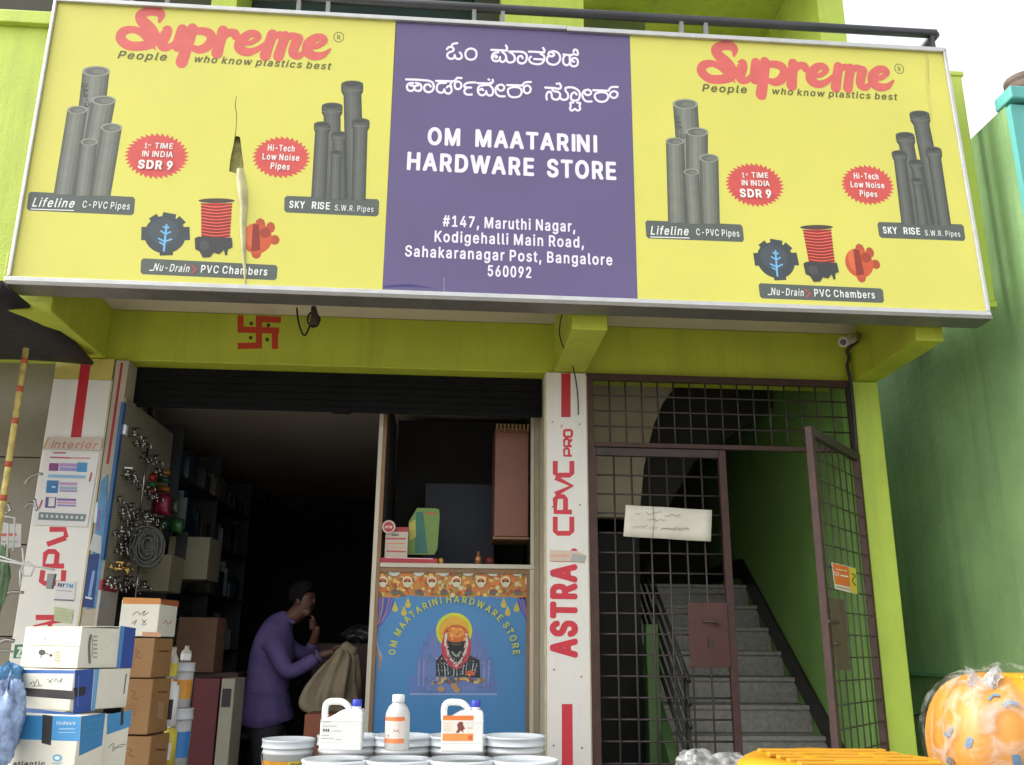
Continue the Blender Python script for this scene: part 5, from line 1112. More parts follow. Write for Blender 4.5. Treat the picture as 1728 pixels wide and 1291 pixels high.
MB().lathe([(0, .2), (.027, .2), (.028, .203), (.028, .228), (.025, .232), (0, .232)], n=24).build('cap', wpl, BT, world=False)
cy = Print(lambda a, b: (a, b), lambda u, v, l: Vector(((.0553+l)*math.sin(u), -(.0553+l)*math.cos(u), v)), 2); cy.curved = True
def cpoly(x0, x1, z0, z1, c, n=8):
    lf = cy.nxt()
    for i in range(n):
        a, b = x0+(x1-x0)*i/n, x0+(x1-x0)*(i+1)/n; cy.poly([(a, z0), (b, z0), (b, z1), (a, z1)], c, uv=True, lift=lf)
cpoly(-1.3, .65, .03, .14, '#d8cfc6'); cpoly(-1.3, .65, .122, .14, '#dd7a4a'); cpoly(-1.3, .65, .03, .05, '#dd8450')
cy.poly([(-.5, .055), (-.2, .085), (-.4, .1), (-.1, .115), (.2, .11), (.15, .085), (.3, .07), (-.05, .08)], '#7a4436', uv=True); cy.text('o', (-.8, .058), (-.6, .058), .01, '#3a4a8a', 20, uv=True)
cy.build('label_print', BT, world=False)

# ================================================================== cartons
def cbox(name, label, cat, xa, xb, xc, yt, yb, Y, th, mats, group=None, zb=None, bevel=.004, top=None):
    """upright carton: left edge, near corner and right edge seen at xa, xb, xc; th = turn of its sides"""
    P = at(xb, yt, Y); Pb = at(xb, yb, Y); z1, z0 = P.z, (Pb.z if zb is None else zb)
    side = Vector((math.sin(th), math.cos(th), 0)); front = Vector((-math.cos(th), math.sin(th), 0))
    def reach(px, dirv):     # along dirv until the edge shows at column px
        lo, hi = .02, 3.0
        def col(t):
            q = P+dirv*t-C0; return 864+FPX*q.dot(_r2)/q.dot(_f)
        s0 = col(lo) > px
        for _ in range(40):
            m_ = (lo+hi)/2
            if (col(m_) > px) == s0: lo = m_
            else: hi = m_
        return lo
    Lw = reach(xa, front); Ls = reach(xc, side)
    Lw = min(Lw, .75); Ls = min(Ls, .75)
    o = Vector((P.x, P.y, z0)); t = thing(name, label, cat, o+front*Lw/2+side*Ls/2, group)
    m = MB().obox(o+front*Lw/2+side*Ls/2+Vector((0, 0, (z1-z0)/2)), front*Lw, side*Ls, Vector((0, 0, z1-z0)))
    m.build('body', mats, t, bevel=bevel)
    nf = Vector((-math.sin(th), -math.cos(th), 0)); ns = Vector((math.cos(th), -math.sin(th), 0))
    return t, print_face(P, front, nf), print_face(P, side, ns), (P, front, side, Lw, Ls, z0, z1)
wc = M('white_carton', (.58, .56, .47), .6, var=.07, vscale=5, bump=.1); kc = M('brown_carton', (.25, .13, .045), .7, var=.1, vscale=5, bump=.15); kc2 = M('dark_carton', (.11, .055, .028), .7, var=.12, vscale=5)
blu = '#3f7fb2'; nav = '#2c468c'
GB = 'cartons stacked on the shop step at left'
t, F, Sd, (P, fr, sd_, Lw, Ls, z0, z1) = cbox('carton', 'white carton with a heart print topping the stack at the lower left', 'carton', 43, 139, 226, 1059, 1128, -1.25, R(28), wc, GB)
F.top = 3; Sd.top = 3
F.ell(71, 1101, 6, 5, '#2c2a2a', 12); F.stroke([(70, 1105), (69, 1110)], 1.6, '#2c2a2a', 1); F.ell(86, 1106, 3, 2.4, '#34322f', 8); F.stroke([(76, 1102), (82, 1104)], 1.4, '#34322f', 1); F.poly([(92, 1098), (103, 1098), (103, 1119), (92, 1119)], '#b9b49c')
for j in range(4): F.stroke([(94, 1101+j*4.5), (101, 1101+j*4.5)], 1, '#97927c', 1)
F.stroke([(48, 1088), (90, 1089.5), (137, 1091)], 1.2, '#a29c84', 3)
rs = random.Random(9)
for i in range(16): x = rs.uniform(46, 134); y = rs.uniform(1064, 1124); F.stroke([(x, y), (x+rs.uniform(-7, 7), y+rs.uniform(-3, 3))], rs.uniform(.5, 1.3), rs.choice(['#c4bea6', '#b8b196', '#cfcab6']), 1)
F.build('printing', t)
for i in range(14): x = rs.uniform(150, 198); y = rs.uniform(1064, 1124); Sd.stroke([(x, y), (x+rs.uniform(-6, 6), y+rs.uniform(-4, 4))], rs.uniform(.5, 1.3), rs.choice(['#c4bea6', '#b8b196', '#cfcab6']), 1)
for j in range(6): Sd.stroke([(158, 1074+j*7), (163, 1074+j*7)], 2, '#7c7b72', 1)
Sd.poly([(203, 1056), (229, 1060), (222, 1127), (196, 1128)], nav); Sd.poly([(203, 1056), (210, 1057), (202, 1128), (196, 1128)], '#4a80b4')
Sd.stroke([(153, 1072), (150, 1090), (151, 1118)], 4, '#6a6a62', 3); Sd.stroke([(156, 1076), (155, 1108)], 1.2, '#8a897e', 3); Sd.build('printing', t)
# open flap on top
q0 = Vector((P.x, P.y, z1)); o = MB().add([q0, q0+fr*Lw, q0+fr*Lw+sd_*.16+Vector((0, 0, .006)), q0+sd_*.16+Vector((0, 0, .006)), q0+sd_*.24+Vector((0, 0, .004)), q0+fr*Lw+sd_*.24+Vector((0, 0, .004))], [(0, 1, 2, 3), (3, 2, 5, 4)]).build('flap', wc, t, recalc=False); o.modifiers.new('t', 'SOLIDIFY').thickness = .004

t, F, Sd, g_ = cbox('carton', 'white carton with blue edges and a black tape band, second in the left stack', 'carton', 36, 126, 221, 1130, 1200, -1.28, R(28), wc, GB)
F.top = 3; Sd.top = 3
F.poly([(37, 1130), (126, 1131), (126, 1137), (37, 1136)], '#2e5a9c'); F.poly([(37, 1194), (126, 1204), (126, 1212), (37, 1201)], '#2e5a9c'); F.poly([(31, 1160), (126, 1166), (126, 1181), (31, 1174)], '#2a2826')
F.stroke([(51, 1155), (57, 1149), (58, 1157), (63, 1146), (66, 1156)], 1.3, '#4a4a46', 2); F.stroke([(80, 1146), (88, 1152), (82, 1152), (90, 1145)], 1.2, '#4a4a46', 1); F.stroke([(92, 1151), (95, 1144), (98, 1151), (106, 1144), (102, 1152)], 1.2, '#4a4a46', 2); F.stroke([(54, 1158), (71, 1157)], 1, '#4a4a46', 1)
F.build('printing', t)
Sd.poly([(127, 1131), (159, 1129), (153, 1200), (123, 1206)], '#2b4a94'); Sd.poly([(160, 1129), (168, 1129), (160, 1199), (154, 1200)], '#5f98bd'); Sd.poly([(124, 1161), (146, 1158), (143, 1173), (123, 1177)], '#262528'); Sd.stroke([(213, 1138), (209, 1170)], 2.4, '#6e6c62', 3)
Sd.stroke([(131, 1192), (133, 1140)], 1.2, '#5a78b4', 1); Sd.build('printing', t)
t, F, Sd, g_ = cbox('carton', 'pale carton with broad blue top and tape, lowest seen in the left stack', 'carton', 14, 136, 182, 1208, 1300, -1.34, R(22), wc, GB, zb=.62)
F.top = 3; Sd.top = 3
F.poly([(24, 1207), (136, 1209), (134, 1251), (17, 1247)], '#3a82b4'); F.poly([(72, 1206), (89, 1208), (86, 1258), (70, 1254)], '#2a2826')
F.text('hindware', (95, 1223), (128, 1223), 6, '#c0d0e0', 14); F.stroke([(101, 1230), (126, 1230)], 1.4, '#a0c0d0', 1); F.stroke([(99, 1236), (128, 1236)], 1, '#a0c0d0', 1)
F.ell(97, 1279, 8, 6, '#5c9cc0', 14); F.ell(97, 1279, 4.5, 3, '#d4dcd4', 10); F.stroke([(88, 1288), (104, 1288)], 1.6, '#7aa4b8', 1); F.text('atlantic', (22, 1292), (78, 1292), 7, '#35353a', 26); F.build('printing', t)
Sd.poly([(137, 1209), (178, 1203), (172, 1258), (133, 1276)], '#3478a8'); 
for j in range(3): Sd.stroke([(140, 1218+j*12), (172, 1212+j*12)], 1, '#4a8ab4', 1)
Sd.build('printing', t)
t, F, Sd, g_ = cbox('carton', 'pale blue topped carton with black tape behind the lowest left carton', 'carton', 170, 179, 221, 1206, 1300, -1.12, R(34), wc, GB, zb=.62)
Sd.top = 3; Sd.poly([(181, 1206), (222, 1198), (220, 1226), (180, 1240)], '#3a82b4'); Sd.poly([(204, 1196), (209, 1195), (208, 1222), (203, 1225)], '#2a2826'); Sd.stroke([(183, 1262), (192, 1254), (190, 1268), (200, 1258), (212, 1256)], 1.2, '#5a5a54', 3); Sd.stroke([(192, 1262), (208, 1260)], 1.2, '#5a5a54', 1); Sd.build('printing', t)
t, F, Sd, g_ = cbox('carton', 'hidden plain carton at the bottom of the left stack', 'carton', 14, 136, 200, 1208, 1300, -1.33, R(22), kc, GB, zb=.2455)
# it carries the ones above
for ch in t.children:
    if ch.name.startswith('body'):
        me = ch.data; zt = .618-t.location.z
        for v_ in me.vertices:
            if v_.co.z > .05: v_.co.z = zt
G2_ = 'brown cartons stacked beside the shop door'
t, F, Sd, g_ = cbox('carton', 'white carton with orange tape round its top on the brown cartons', 'carton', 206, 271, 301, 1012, 1074, -.55, R(8), wc, G2_)
F.top = 3; Sd.top = 3
F.poly([(208, 1008), (271, 1010), (271, 1020), (207, 1019)], '#b97a34'); Sd.poly([(271.5, 1011), (302, 1014), (301, 1024), (271.5, 1020)], '#9a5c34')
F.poly([(240, 1066), (271, 1067), (271, 1075), (240, 1074)], '#b58a66')
for a in (((224, 1038), (232, 1032), (236, 1038)), ((238, 1036), (246, 1030), (240, 1040), (250, 1034)), ((223, 1052), (231, 1046), (227, 1054)), ((240, 1046), (247, 1054), (239, 1054), (247, 1046))): F.stroke(list(a), 1.4, '#55524a', 2)
Sd.stroke([(264+12, 1052), (280, 1046), (283, 1054), (290, 1048)], 1.6, '#b06a60', 2); F.build('printing', t); Sd.build('printing', t)
for i, (yt, yb, l) in enumerate(((1077, 1144, 'top brown carton directly under the white orange taped carton'), (1146, 1240, 'tall middle brown carton of the stack by the shop door'), (1243, 1330, 'lowest visible brown carton of the stack by the shop door'))):
    t, F, Sd, g_ = cbox('carton', l, 'carton', 212-i*1, 262-i*3, 293-i*3, yt, yb, -.55+.0*i, R(8), kc, G2_, zb=None if i < 2 else .2455)
    F.top = 3; Sd.top = 3; x0 = 228-i*6
    F.stroke([(x0, yt+20), (x0+7, yt+22), (x0+1, yt+30), (x0+10, yt+34)], 1.6, '#6a3c18', 2)
    for j in range(4): F.stroke([(x0-8, yt+44+j*5), (x0+8, yt+45+j*5)], 1, '#7a4a20', 1) if i == 1 else None
    F.build('printing', t)
    Sd.stroke([(270-i*3, yt+22), (284-i*3, yt+22)], 3, '#6a3a1a', 1)
    if i == 1: Sd.poly([(267, yt+38), (277, yt+40), (275, yt+68), (265, yt+66)], '#9a7a58')
    Sd.build('printing', t)
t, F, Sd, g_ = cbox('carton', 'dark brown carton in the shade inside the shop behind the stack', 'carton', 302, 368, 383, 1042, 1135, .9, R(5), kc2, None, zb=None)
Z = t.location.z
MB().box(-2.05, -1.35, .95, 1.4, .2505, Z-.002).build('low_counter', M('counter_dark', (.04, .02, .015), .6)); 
for o_ in COL.objects:
    if o_.name == 'low_counter': tag(o_, 'dark low counter inside the shop holding the shaded brown carton', 'counter')
m = MB(); a, b = at(328, 1145, .5), at(372, 1145, .5); c = at(369, 1145, .45), at(397, 1147, .45)
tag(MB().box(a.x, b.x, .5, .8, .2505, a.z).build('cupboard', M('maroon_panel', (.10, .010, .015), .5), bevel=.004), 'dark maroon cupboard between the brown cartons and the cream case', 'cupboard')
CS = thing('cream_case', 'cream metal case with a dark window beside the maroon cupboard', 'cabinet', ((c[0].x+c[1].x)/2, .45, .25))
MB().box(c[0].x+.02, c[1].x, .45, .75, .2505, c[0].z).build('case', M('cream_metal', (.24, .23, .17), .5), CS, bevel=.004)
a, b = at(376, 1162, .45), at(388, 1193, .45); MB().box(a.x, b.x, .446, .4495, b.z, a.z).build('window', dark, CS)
# ---- pails and bottles between cartons and cupboard
def pail(label, px_, yt, yb, Y, rpx, band, loc_label):
    p, q = at(px_, yt, Y), at(px_, yb, Y); r = rpx/FPX*(Y+5.5)*.98; h = p.z-q.z
    K_ = thing('pail', label, 'pail', (p.x, Y, q.z), 'small pails stacked beside the brown cartons')
    MB().lathe([(0, 0), (r*.9, 0), (r*.97, h*.86), (0, h*.86)], n=24).build('body', M('pail_white', (.40, .40, .39), .4), K_, world=False)
    MB().lathe([(r*.95, h*.80), (r*1.05, h*.80), (r*1.05, h*.85), (r*1.0, h*.86), (r*1.0, h*.97), (r*1.04, h*.98), (r*1.04, h), (0, h)], n=24).build('lid', M('pail_lid', (.45, .47, .48), .4), K_, world=False)
    for z0_, z1_, c in band: wrap('label_band', K_, r, .92+.05*z0_, .92+.05*z1_, h*z0_, h*z1_, c, a0=-150, a1=-5, lift=.0015)
    return K_
og_ = M('pail_orange', (.50, .22, .02), .45, var=.2); bb_ = M('pail_blue', (.03, .16, .42), .45, var=.2); yy_ = M('pail_yellow', (.50, .40, .04), .5, var=.2)
pail('upper pail with an orange label beside the brown cartons', 310, 1118, 1194, -.15, 18, [(.20, .62, og_)], '')
pail('lower pail with a blue label under the orange labelled pail', 306, 1195, 1292, -.15, 19, [(.15, .60, bb_)], '')
pail('bottom pail standing on the shop floor under the blue labelled pail', 304, 1293, 1480, -.15, 19, [(.5, .72, bb_)], '')
for i, (x_, yt, yb, c, l) in enumerate(((295, 1092, 1146, yy_, 'slim bottle with a yellow label beside the top brown carton'), (316, 1090, 1116, wht, 'short white bottle standing on the orange labelled pail'))):
    Y = -.22 if i == 0 else -.15; p, q = at(x_, yt, Y), at(x_, yb, Y); h = p.z-q.z
    bt = thing('bottle', l, 'bottle', (p.x, Y, q.z)); MB().lathe([(0, 0), (.028, 0), (.028, h*.62), (.012, h*.80), (.012, h), (0, h)], n=16).build('body', wht_d, bt, world=False); wrap('label_band', bt, .028, 1, 1, h*.1, h*.5, c, a0=-170, a1=-5)
for (x_, yt, yb, l) in ((293, 1150, 1225, 'white tube with black print standing left of the pails'), (289, 1228, 1291, 'yellow and white tall tin lowest left of the pails')):
    p, q = at(x_, yt, -.24), at(x_, yb, -.24); h = p.z-q.z
    bt = thing('tin', l, 'tin', (p.x, -.24, q.z)); MB().lathe([(0, 0), (.035, 0), (.035, h*.9), (.02, h*.93), (.02, h), (0, h)], n=18).build('body', wht if yt < 1200 else yy_, bt, world=False); wrap('label_band', bt, .035, 1, 1, h*.15, h*.6, dark if yt < 1200 else wht, a0=-120, a1=-60)
# ================================================================== display board of taps on the inner side of the left pillar
DB = thing('tap_display_board', 'grey board with blue edge full of chrome taps at the left of the doorway', 'board', (-1.95, .4, 1.7))
MB().box(-1.965, -1.95, -.045, .95, 1.86, 2.94).build('board_sheet', M('board_grey', (.21, .195, .145), .5, var=.1, vscale=3), DB)
MB().box(-1.967, -1.946, -.085, -.046, 1.97, 2.90).build('blue_edge', M('blue_enamel', (.018, .085, .21), .5), DB, bevel=.003)
MB().box(-1.966, -1.9505, -.045, .22, 1.80, 1.8595).build('red_header', M('red_cloth', (.32, .03, .05), .6), DB); MB().box(-1.966, -1.9505, -.045, .22, 1.45, 1.7995).build('paper_card', M('dull_card', (.40, .36, .30), .6, var=.1), DB)
chrome = M('chrome', (.30, .29, .27), .22, metal=1, var=.08); brass = M('brass', (.60, .42, .16), .2, metal=1)
def tap_mesh():
    m = MB(); m.tube([(0, 0, 0), (.05, 0, .0)], .010, 8); m.tube([(.03, 0, .0), (.032, 0, .035)], .008, 8); m.box(.012, .055, -.008, .008, .034, .042)
    m.tube([(.05, 0, 0), (.075, 0, -.004), (.082, 0, -.03)], .007, 8); m.lathe([(.018, 0), (.018, .004)], (0, 0, -.002), 8); return m
proto = {}
ORD = ('nearest', 'second', 'third', 'fourth', 'fifth', 'sixth', 'seventh', 'eighth', 'ninth', 'tenth', 'eleventh', 'twelfth', 'thirteenth', 'fourteenth', 'fifteenth')
grp = 'chrome taps hung on the display board'
rn = random.Random(11)
def hang(y, z, s, mt, lab, cat='tap'):
    key = mt.name
    if key not in proto:
        o = tap_mesh().build('tap', mt, world=False); proto[key] = o; tag(o, lab, cat, grp)
    else:
        o = proto[key].copy(); COL.objects.link(o); o['label'] = lab
    o.location = (-1.949, y, z); o.rotation_euler = (rn.uniform(-.3, .3), 0, rn.uniform(-.7, .3)); o.scale = (s,)*3
for rowi, (y0, y1, z0_, z1_, n_, mt, lb_) in enumerate(((.02, .60, 2.73, 2.60, 10, chrome, 'chrome tap in the top row of the board'), (-.0, .75, 2.50, 2.42, 14, chrome, 'chrome tap in the second row of the board'),
        (-.02, .70, 2.29, 2.27, 13, chrome, 'chrome tap in the third row of the board'), (.0, .75, 2.22, 2.20, 14, chrome, 'chrome tap in the fourth row of the board'), (-.04, .65, 2.14, 2.10, 15, chrome, 'chrome tap in the crowded middle of the board'), (.0, .55, 2.05, 2.02, 13, chrome, 'chrome tap low in the crowded middle of the board'),
        (-.05, .22, 1.93, 1.925, 4, brass, 'brass tap in the short gold coloured row of the board'), (-.05, .60, 1.85, 1.84, 13, chrome, 'chrome tap in the bottom row of the board'))):
    for i in range(n_):
        t_ = i/(n_-1); hang(y0+.05+(y1-y0)*t_+rn.uniform(-.02, .02), z0_+(z1_-z0_)*t_+rn.uniform(-.03, .03), rn.uniform(.6, 1.1), mt, lb_+', '+ORD[i]+' from the blue edge')
p = atx(213, 725, -1.93); tag(MB().box(-1.948, -1.93, p.y-.012, p.y+.03, p.z-.03, p.z+.03).build('shiny_plate', M('bright_steel', (.85, .85, .85), .25, metal=.3), bevel=.003), 'bright square steel plate at the top left of the tap board', 'plate')
for (x_, y_, z_h, l) in ((242, 815, .45, 'long thin chrome pipe hanging past the taps'), (231, 985, .32, 'thin chrome pipe under the coiled hose')):
    p = atx(x_, y_, -1.90); tag(MB().tube([(p.x, p.y, p.z+z_h*.5), (p.x, p.y, p.z-z_h*.5)], .008, 8).build('chrome_pipe', chrome), l, 'pipe')
# coiled grey hose
p = at(250, 922, .15); m = MB()
for k_ in range(34):
    r_ = rn.uniform(.03, .105); ox, oz = rn.uniform(-.014, .014), rn.uniform(-.02, .02); e1 = rn.uniform(.75, .95)
    m.tube([(p.x+ox+r_*math.cos(a)*e1, .15+.03*math.sin(k_*3+a)+rn.uniform(-.01, .01), p.z+oz+r_*math.sin(a)*1.15) for a in [2*math.pi*i/22 for i in range(22)]], .0045, 5, closed=True)
m.lathe([(0, -.012), (.10, -.012), (.108, 0), (.10, .012), (0, .012)], (0, 0, 0), 24)
k_ = len(m.v)-0
nl = 24*5+24*2
for q_ in range(k_-nl, k_): a_, b_, c_ = m.v[q_]; m.v[q_] = (p.x+a_*.88, .165+c_, p.z+b_*1.12)
tag(m.build('hose_coil', M('grey_hose', (.075, .075, .066), .85, var=.2)), 'coil of grey braided hose hanging below the tap board', 'hose')
# bright packets
def packet(label, quad, Y, col, cat='packet', name='packet'):
    c = [at(*q_, Y) for q_ in quad]; cen = sum(c, Vector())/4
    v = []; n = 5
    for j in range(n+1):
        for i in range(n+1):
            a = c[0].lerp(c[1], i/n); b = c[3].lerp(c[2], i/n); q_ = a.lerp(b, j/n); e_ = math.sin(math.pi*i/n)*math.sin(math.pi*j/n); q_.y -= .03*e_; v.append(q_)
    k_ = len(v); v2 = [Vector((q_.x, 2*Y-q_.y+.0, q_.z)) for q_ in v]
    f = [(j*(n+1)+i, j*(n+1)+i+1, (j+1)*(n+1)+i+1, (j+1)*(n+1)+i) for j in range(n) for i in range(n)]
    tag(MB().add(v+v2, f+[tuple(q_+k_ for q_ in g_[::-1]) for g_ in f], True).build(name, M('packet_'+col.strip('#'), col, .35, var=.25, vscale=25)), label, cat)
for lb_, q_, Y, col in (('red packet hanging beside the taps above the green one', [(247, 800), (264, 798), (264, 812), (244, 814)], .55, '#8a1c14'), ('small green packet between two red packets', [(243, 813), (264, 812), (263, 822), (241, 823)], .56, '#1c6a34'), ('lower red packet hanging under the green one', [(242, 823), (263, 822), (262, 833), (241, 832)], .55, '#96241a'),
        ('orange yellow packet right of the red packets', [(266, 790), (289, 794), (287, 803), (266, 800)], .7, '#8a5a10'), ('dark green packet under the orange yellow one', [(266, 803), (289, 806), (288, 816), (264, 813)], .7, '#173f28'), ('second orange packet above the pink pouch', [(265, 818), (289, 822), (287, 832), (264, 830)], .7, '#7a4a10'),
        ('crimson pink pouch hanging below the orange packets', [(262, 833), (288, 833), (286, 870), (256, 868)], .65, '#7a1030'), ('green leafy bundle hanging right of the hose coil', [(290, 872), (312, 876), (308, 902), (284, 898)], .8, '#1f4a1e'), ('second green bundle below the pink pouch', [(262, 872), (286, 876), (284, 894), (262, 890)], .78, '#123a26'),
        ('pale pouch beside the pink pouch', [(290, 842), (303, 842), (301, 868), (288, 866)], .8, '#4a4638')):
    packet(lb_, q_, Y, col)
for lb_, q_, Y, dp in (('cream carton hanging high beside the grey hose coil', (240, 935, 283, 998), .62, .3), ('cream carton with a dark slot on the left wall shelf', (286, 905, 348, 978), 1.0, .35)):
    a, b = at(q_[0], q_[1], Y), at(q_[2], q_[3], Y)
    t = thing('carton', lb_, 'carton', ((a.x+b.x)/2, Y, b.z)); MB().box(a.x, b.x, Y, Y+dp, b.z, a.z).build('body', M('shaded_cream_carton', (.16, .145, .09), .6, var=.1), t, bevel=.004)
    if Y > .9: a, b = at(299, 898, Y), at(313, 945, Y); MB().box(a.x, b.x, Y-.004, Y-.0005, b.z, a.z).build('slot', dark, t)
# ---- left wall rack with goods
RK = thing('wall_rack', 'dark rack of shelves along the left wall inside the shop', 'rack', (-2.15, 2.3, .25)); rk = M('rack_dark', (.03, .035, .04), .6)
for z in (.9, 1.45, 1.9, 2.3, 2.68): MB().box(-2.39, -1.93, 1.15, 3.6, z, z+.02).build('shelf', rk, RK)
for y in (1.13, 2.3, 3.6): MB().box(-2.39, -1.93, y, y+.02, .25, 3.05).build('upright', rk, RK)
cols = [('#1c2c40', 'navy'), ('#3c4248', 'grey'), ('#24383f', 'blue grey'), ('#55503c', 'khaki'), ('#202a30', 'black'), ('#58606a', 'pale grey')]
ORD = ('nearest', 'second', 'third', 'fourth', 'fifth', 'sixth', 'seventh', 'eighth', 'ninth', 'tenth', 'eleventh', 'twelfth', 'thirteenth', 'fourteenth')
gk = 'small goods on the shelves of the left wall rack'; base = {}
for z, nm in ((.92, 'lowest'), (1.47, 'second'), (1.92, 'middle'), (2.32, 'fourth'), (2.70, 'top')):
    for j in range(14):
        col, cn = cols[rn.randrange(6)]; y = 1.2+j*.165; h = rn.uniform(.14, .32); 
        if nm == 'top': h = rn.uniform(.12, .28)
        if col not in base:
            m = MB().box(-.06, .06, -.06, .06, 0, .8); m.box(-.03, .03, -.03, .03, .8, 1.0); o = m.build('goods_packet', M('goods_'+col.strip('#'), col, .3, var=.35, vscale=16), world=False); base[col] = o; tag(o, cat='packet', group=gk)
        else: o = base[col].copy(); COL.objects.link(o)
        o['label'] = cn+' packet on the '+nm+' shelf of the left wall rack, '+ORD[j]+' from the doorway'; o.location = (-2.0+rn.uniform(-.03, .03), y, z); o.scale = (rn.uniform(.8, 1.15), 1, h); o.rotation_euler = (0, 0, rn.uniform(-.2, .2))
for i, (x_, y_, l) in enumerate(((258, 690, 'white hanging pack at the top of the rack by the shutter'), (270, 735, 'second pale hanging pack below the shutter'))):
    packet(l, [(x_-8, y_-16), (x_+8, y_-16), (x_+7, y_+16), (x_-8, y_+16)], .95, '#4a4a44')
# faint things deep in the shop
for i, (x_, y_, w2, h2, c, l) in enumerate(((500, 850, 14, 12, '#2c241c', 'dim brown box high on the back wall of the shop'), (560, 860, 12, 8, '#26201a', 'small dim box right of the brown one on the back wall'), (440, 830, 10, 16, '#1c2226', 'dim bluish pack on the left of the back wall'))):
    a, b = at(x_-w2, y_-h2, 5.1), at(x_+w2, y_+h2, 5.1); tag(MB().box(a.x, b.x, 5.1, 5.3, b.z, a.z).build('storage_box', M('goods_dim_'+c.strip('#'), c, .7, var=.2), bevel=.005), l, 'box')

# ---- far left shop: hooks, wire rack, bags, sign cards
def hook(pts, Y, l, r=.008): tag(MB().tube([Vector(c) for c in catmull([tuple(at(x, y, Y)) for x, y in pts], 5)], r, 8).build('shower_arm', chrome), l, 'tap')
hook([(43, 817), (50, 806), (62, 800), (72, 800)], -.2, 'highest curved chrome spout left of the pipe poster'); hook([(43, 857), (50, 850), (60, 852), (62, 862), (58, 842)], -.2, 'chrome swan spout halfway down beside the pipe poster')
hook([(9, 1006), (16, 1000), (28, 999), (40, 1000)], -.3, 'chrome spout low at the left edge beside the pillar'); hook([(14, 850), (17, 862), (10, 866)], -.2, 'small bent chrome spout beside the yellow pole')
hook([(-6, 1088), (10, 1080), (24, 1082)], -.3, 'straight chrome arm just above the dark green card', .011); hook([(-6, 1100), (12, 1098), (22, 1100)], -.3, 'thin chrome arm under the straight arm at left edge', .006)
WR = thing('wire_rack', 'white wire basket rack projecting at the far left', 'rack', at(10, 940, -.6)); wm = M('white_wire', (.45, .45, .42), .4)
for pts in ([(-10, 868), (25, 874), (22, 930)], [(-10, 880), (14, 884), (12, 940)], [(-8, 936), (40, 952), (92, 962)], [(-8, 944), (60, 956), (90, 960)], [(38, 925), (40, 950), (36, 962)], [(36, 958), (40, 972), (52, 972), (58, 956), (48, 948), (38, 950)], [(34, 962), (34, 990)]):
    MB().tube([at(x, y, -.6) for x, y in pts], .005, 6).build('wire', wm, WR)
a = at(80, 968, -.62); MB().prism([(0, 0), (.035, 0), (.030, -.075), (.004, -.075)], (a.x, -.62, a.z), (1, 0, 0), (0, 0, 1), (0, .03, 0)).build('clip', M('grey_clip', (.20, .20, .19), .5), WR)
t = sheet('price_card', 'white card with red print hanging at the far left edge', 'card', [(-14, 884), (36, 884), (35, 923), (-14, 926)], -.45, M('card_white', (.42, .41, .38), .6))
T = print_y(-.45); T.top = 3; T.stroke([(-6, 903), (26, 902)], 5, '#b0524a', 1); T.stroke([(4, 914), (28, 914)], 3, '#8a8a84', 1); T.build('printing', t)
t = sheet('letter_card', 'dark green card with a white letter Z above the cartons', 'card', [(25, 1088), (43, 1087), (41, 1111), (22, 1111)], -.9, M('green_card_dark', (.03, .12, .06), .6))
T = print_y(-.9); T.top = 3; T.text('Z', (28, 1108), (38, 1108), 15, '#b8c4b4', 50); T.build('lettering', t)
def bag(label, cx_, cy_, rx_, rz_, Y, mt, seed, n=26, name='plastic_bag', depth=None, group=None, neck=None):
    r1 = random.Random(seed); c = at(cx_, cy_, Y); rx_ = rx_/FPX*(Y+5.5); rz_ = rz_/FPX*(Y+5.5); v = []; f = []; ph = [r1.uniform(0, 6) for _ in range(8)]
    for j in range(n+1):
        th = math.pi*j/n
        for i in range(2*n):
            a = math.pi*i/n; k_ = 1+.10*math.sin(3*a+ph[0]+2*th)+.08*math.sin(5*a+ph[1]-3*th)+.06*math.sin(9*a+ph[2]+4*th)+.05*math.sin(7*th+ph[3]+2*a)+.04*math.sin(17*a+ph[4]+9*th)+.03*math.sin(23*th+ph[5]-11*a)+.03*r1.uniform(-1, 1)
            v.append((c.x+rx_*k_*math.sin(th)*math.cos(a), Y+(depth or rx_)*k_*math.sin(th)*math.sin(a), c.z-rz_*k_*math.cos(th)))
    for j in range(n):
        for i in range(2*n): f.append((j*2*n+i, j*2*n+(i+1) % (2*n), (j+1)*2*n+(i+1) % (2*n), (j+1)*2*n+i))
    return tag(MB().add(v, f, True).build(name, mt), label, 'bag', group)
bluebag = M('blue_bag', (.05, .17, .33), .3, var=.45, vscale=14, bump=.6, bscale=25); 
bag('crumpled bright blue plastic bag at the left edge beside the cartons', 12, 1148, 26, 22, -1.15, bluebag, 3, name='plastic_bag')
bag('patterned blue and white plastic sack at the bottom left corner', 4, 1225, 28, 62, -1.30, M('patterned_sack', (.22, .30, .46), .4, var=.6, vscale=22, bump=.5, bscale=25), 4)
bag('green and white packet on the left edge below the price card', 0, 980, 12, 48, -.5, M('green_white_packet', (.12, .20, .10), .5, var=.7, vscale=6, bump=.3), 6)

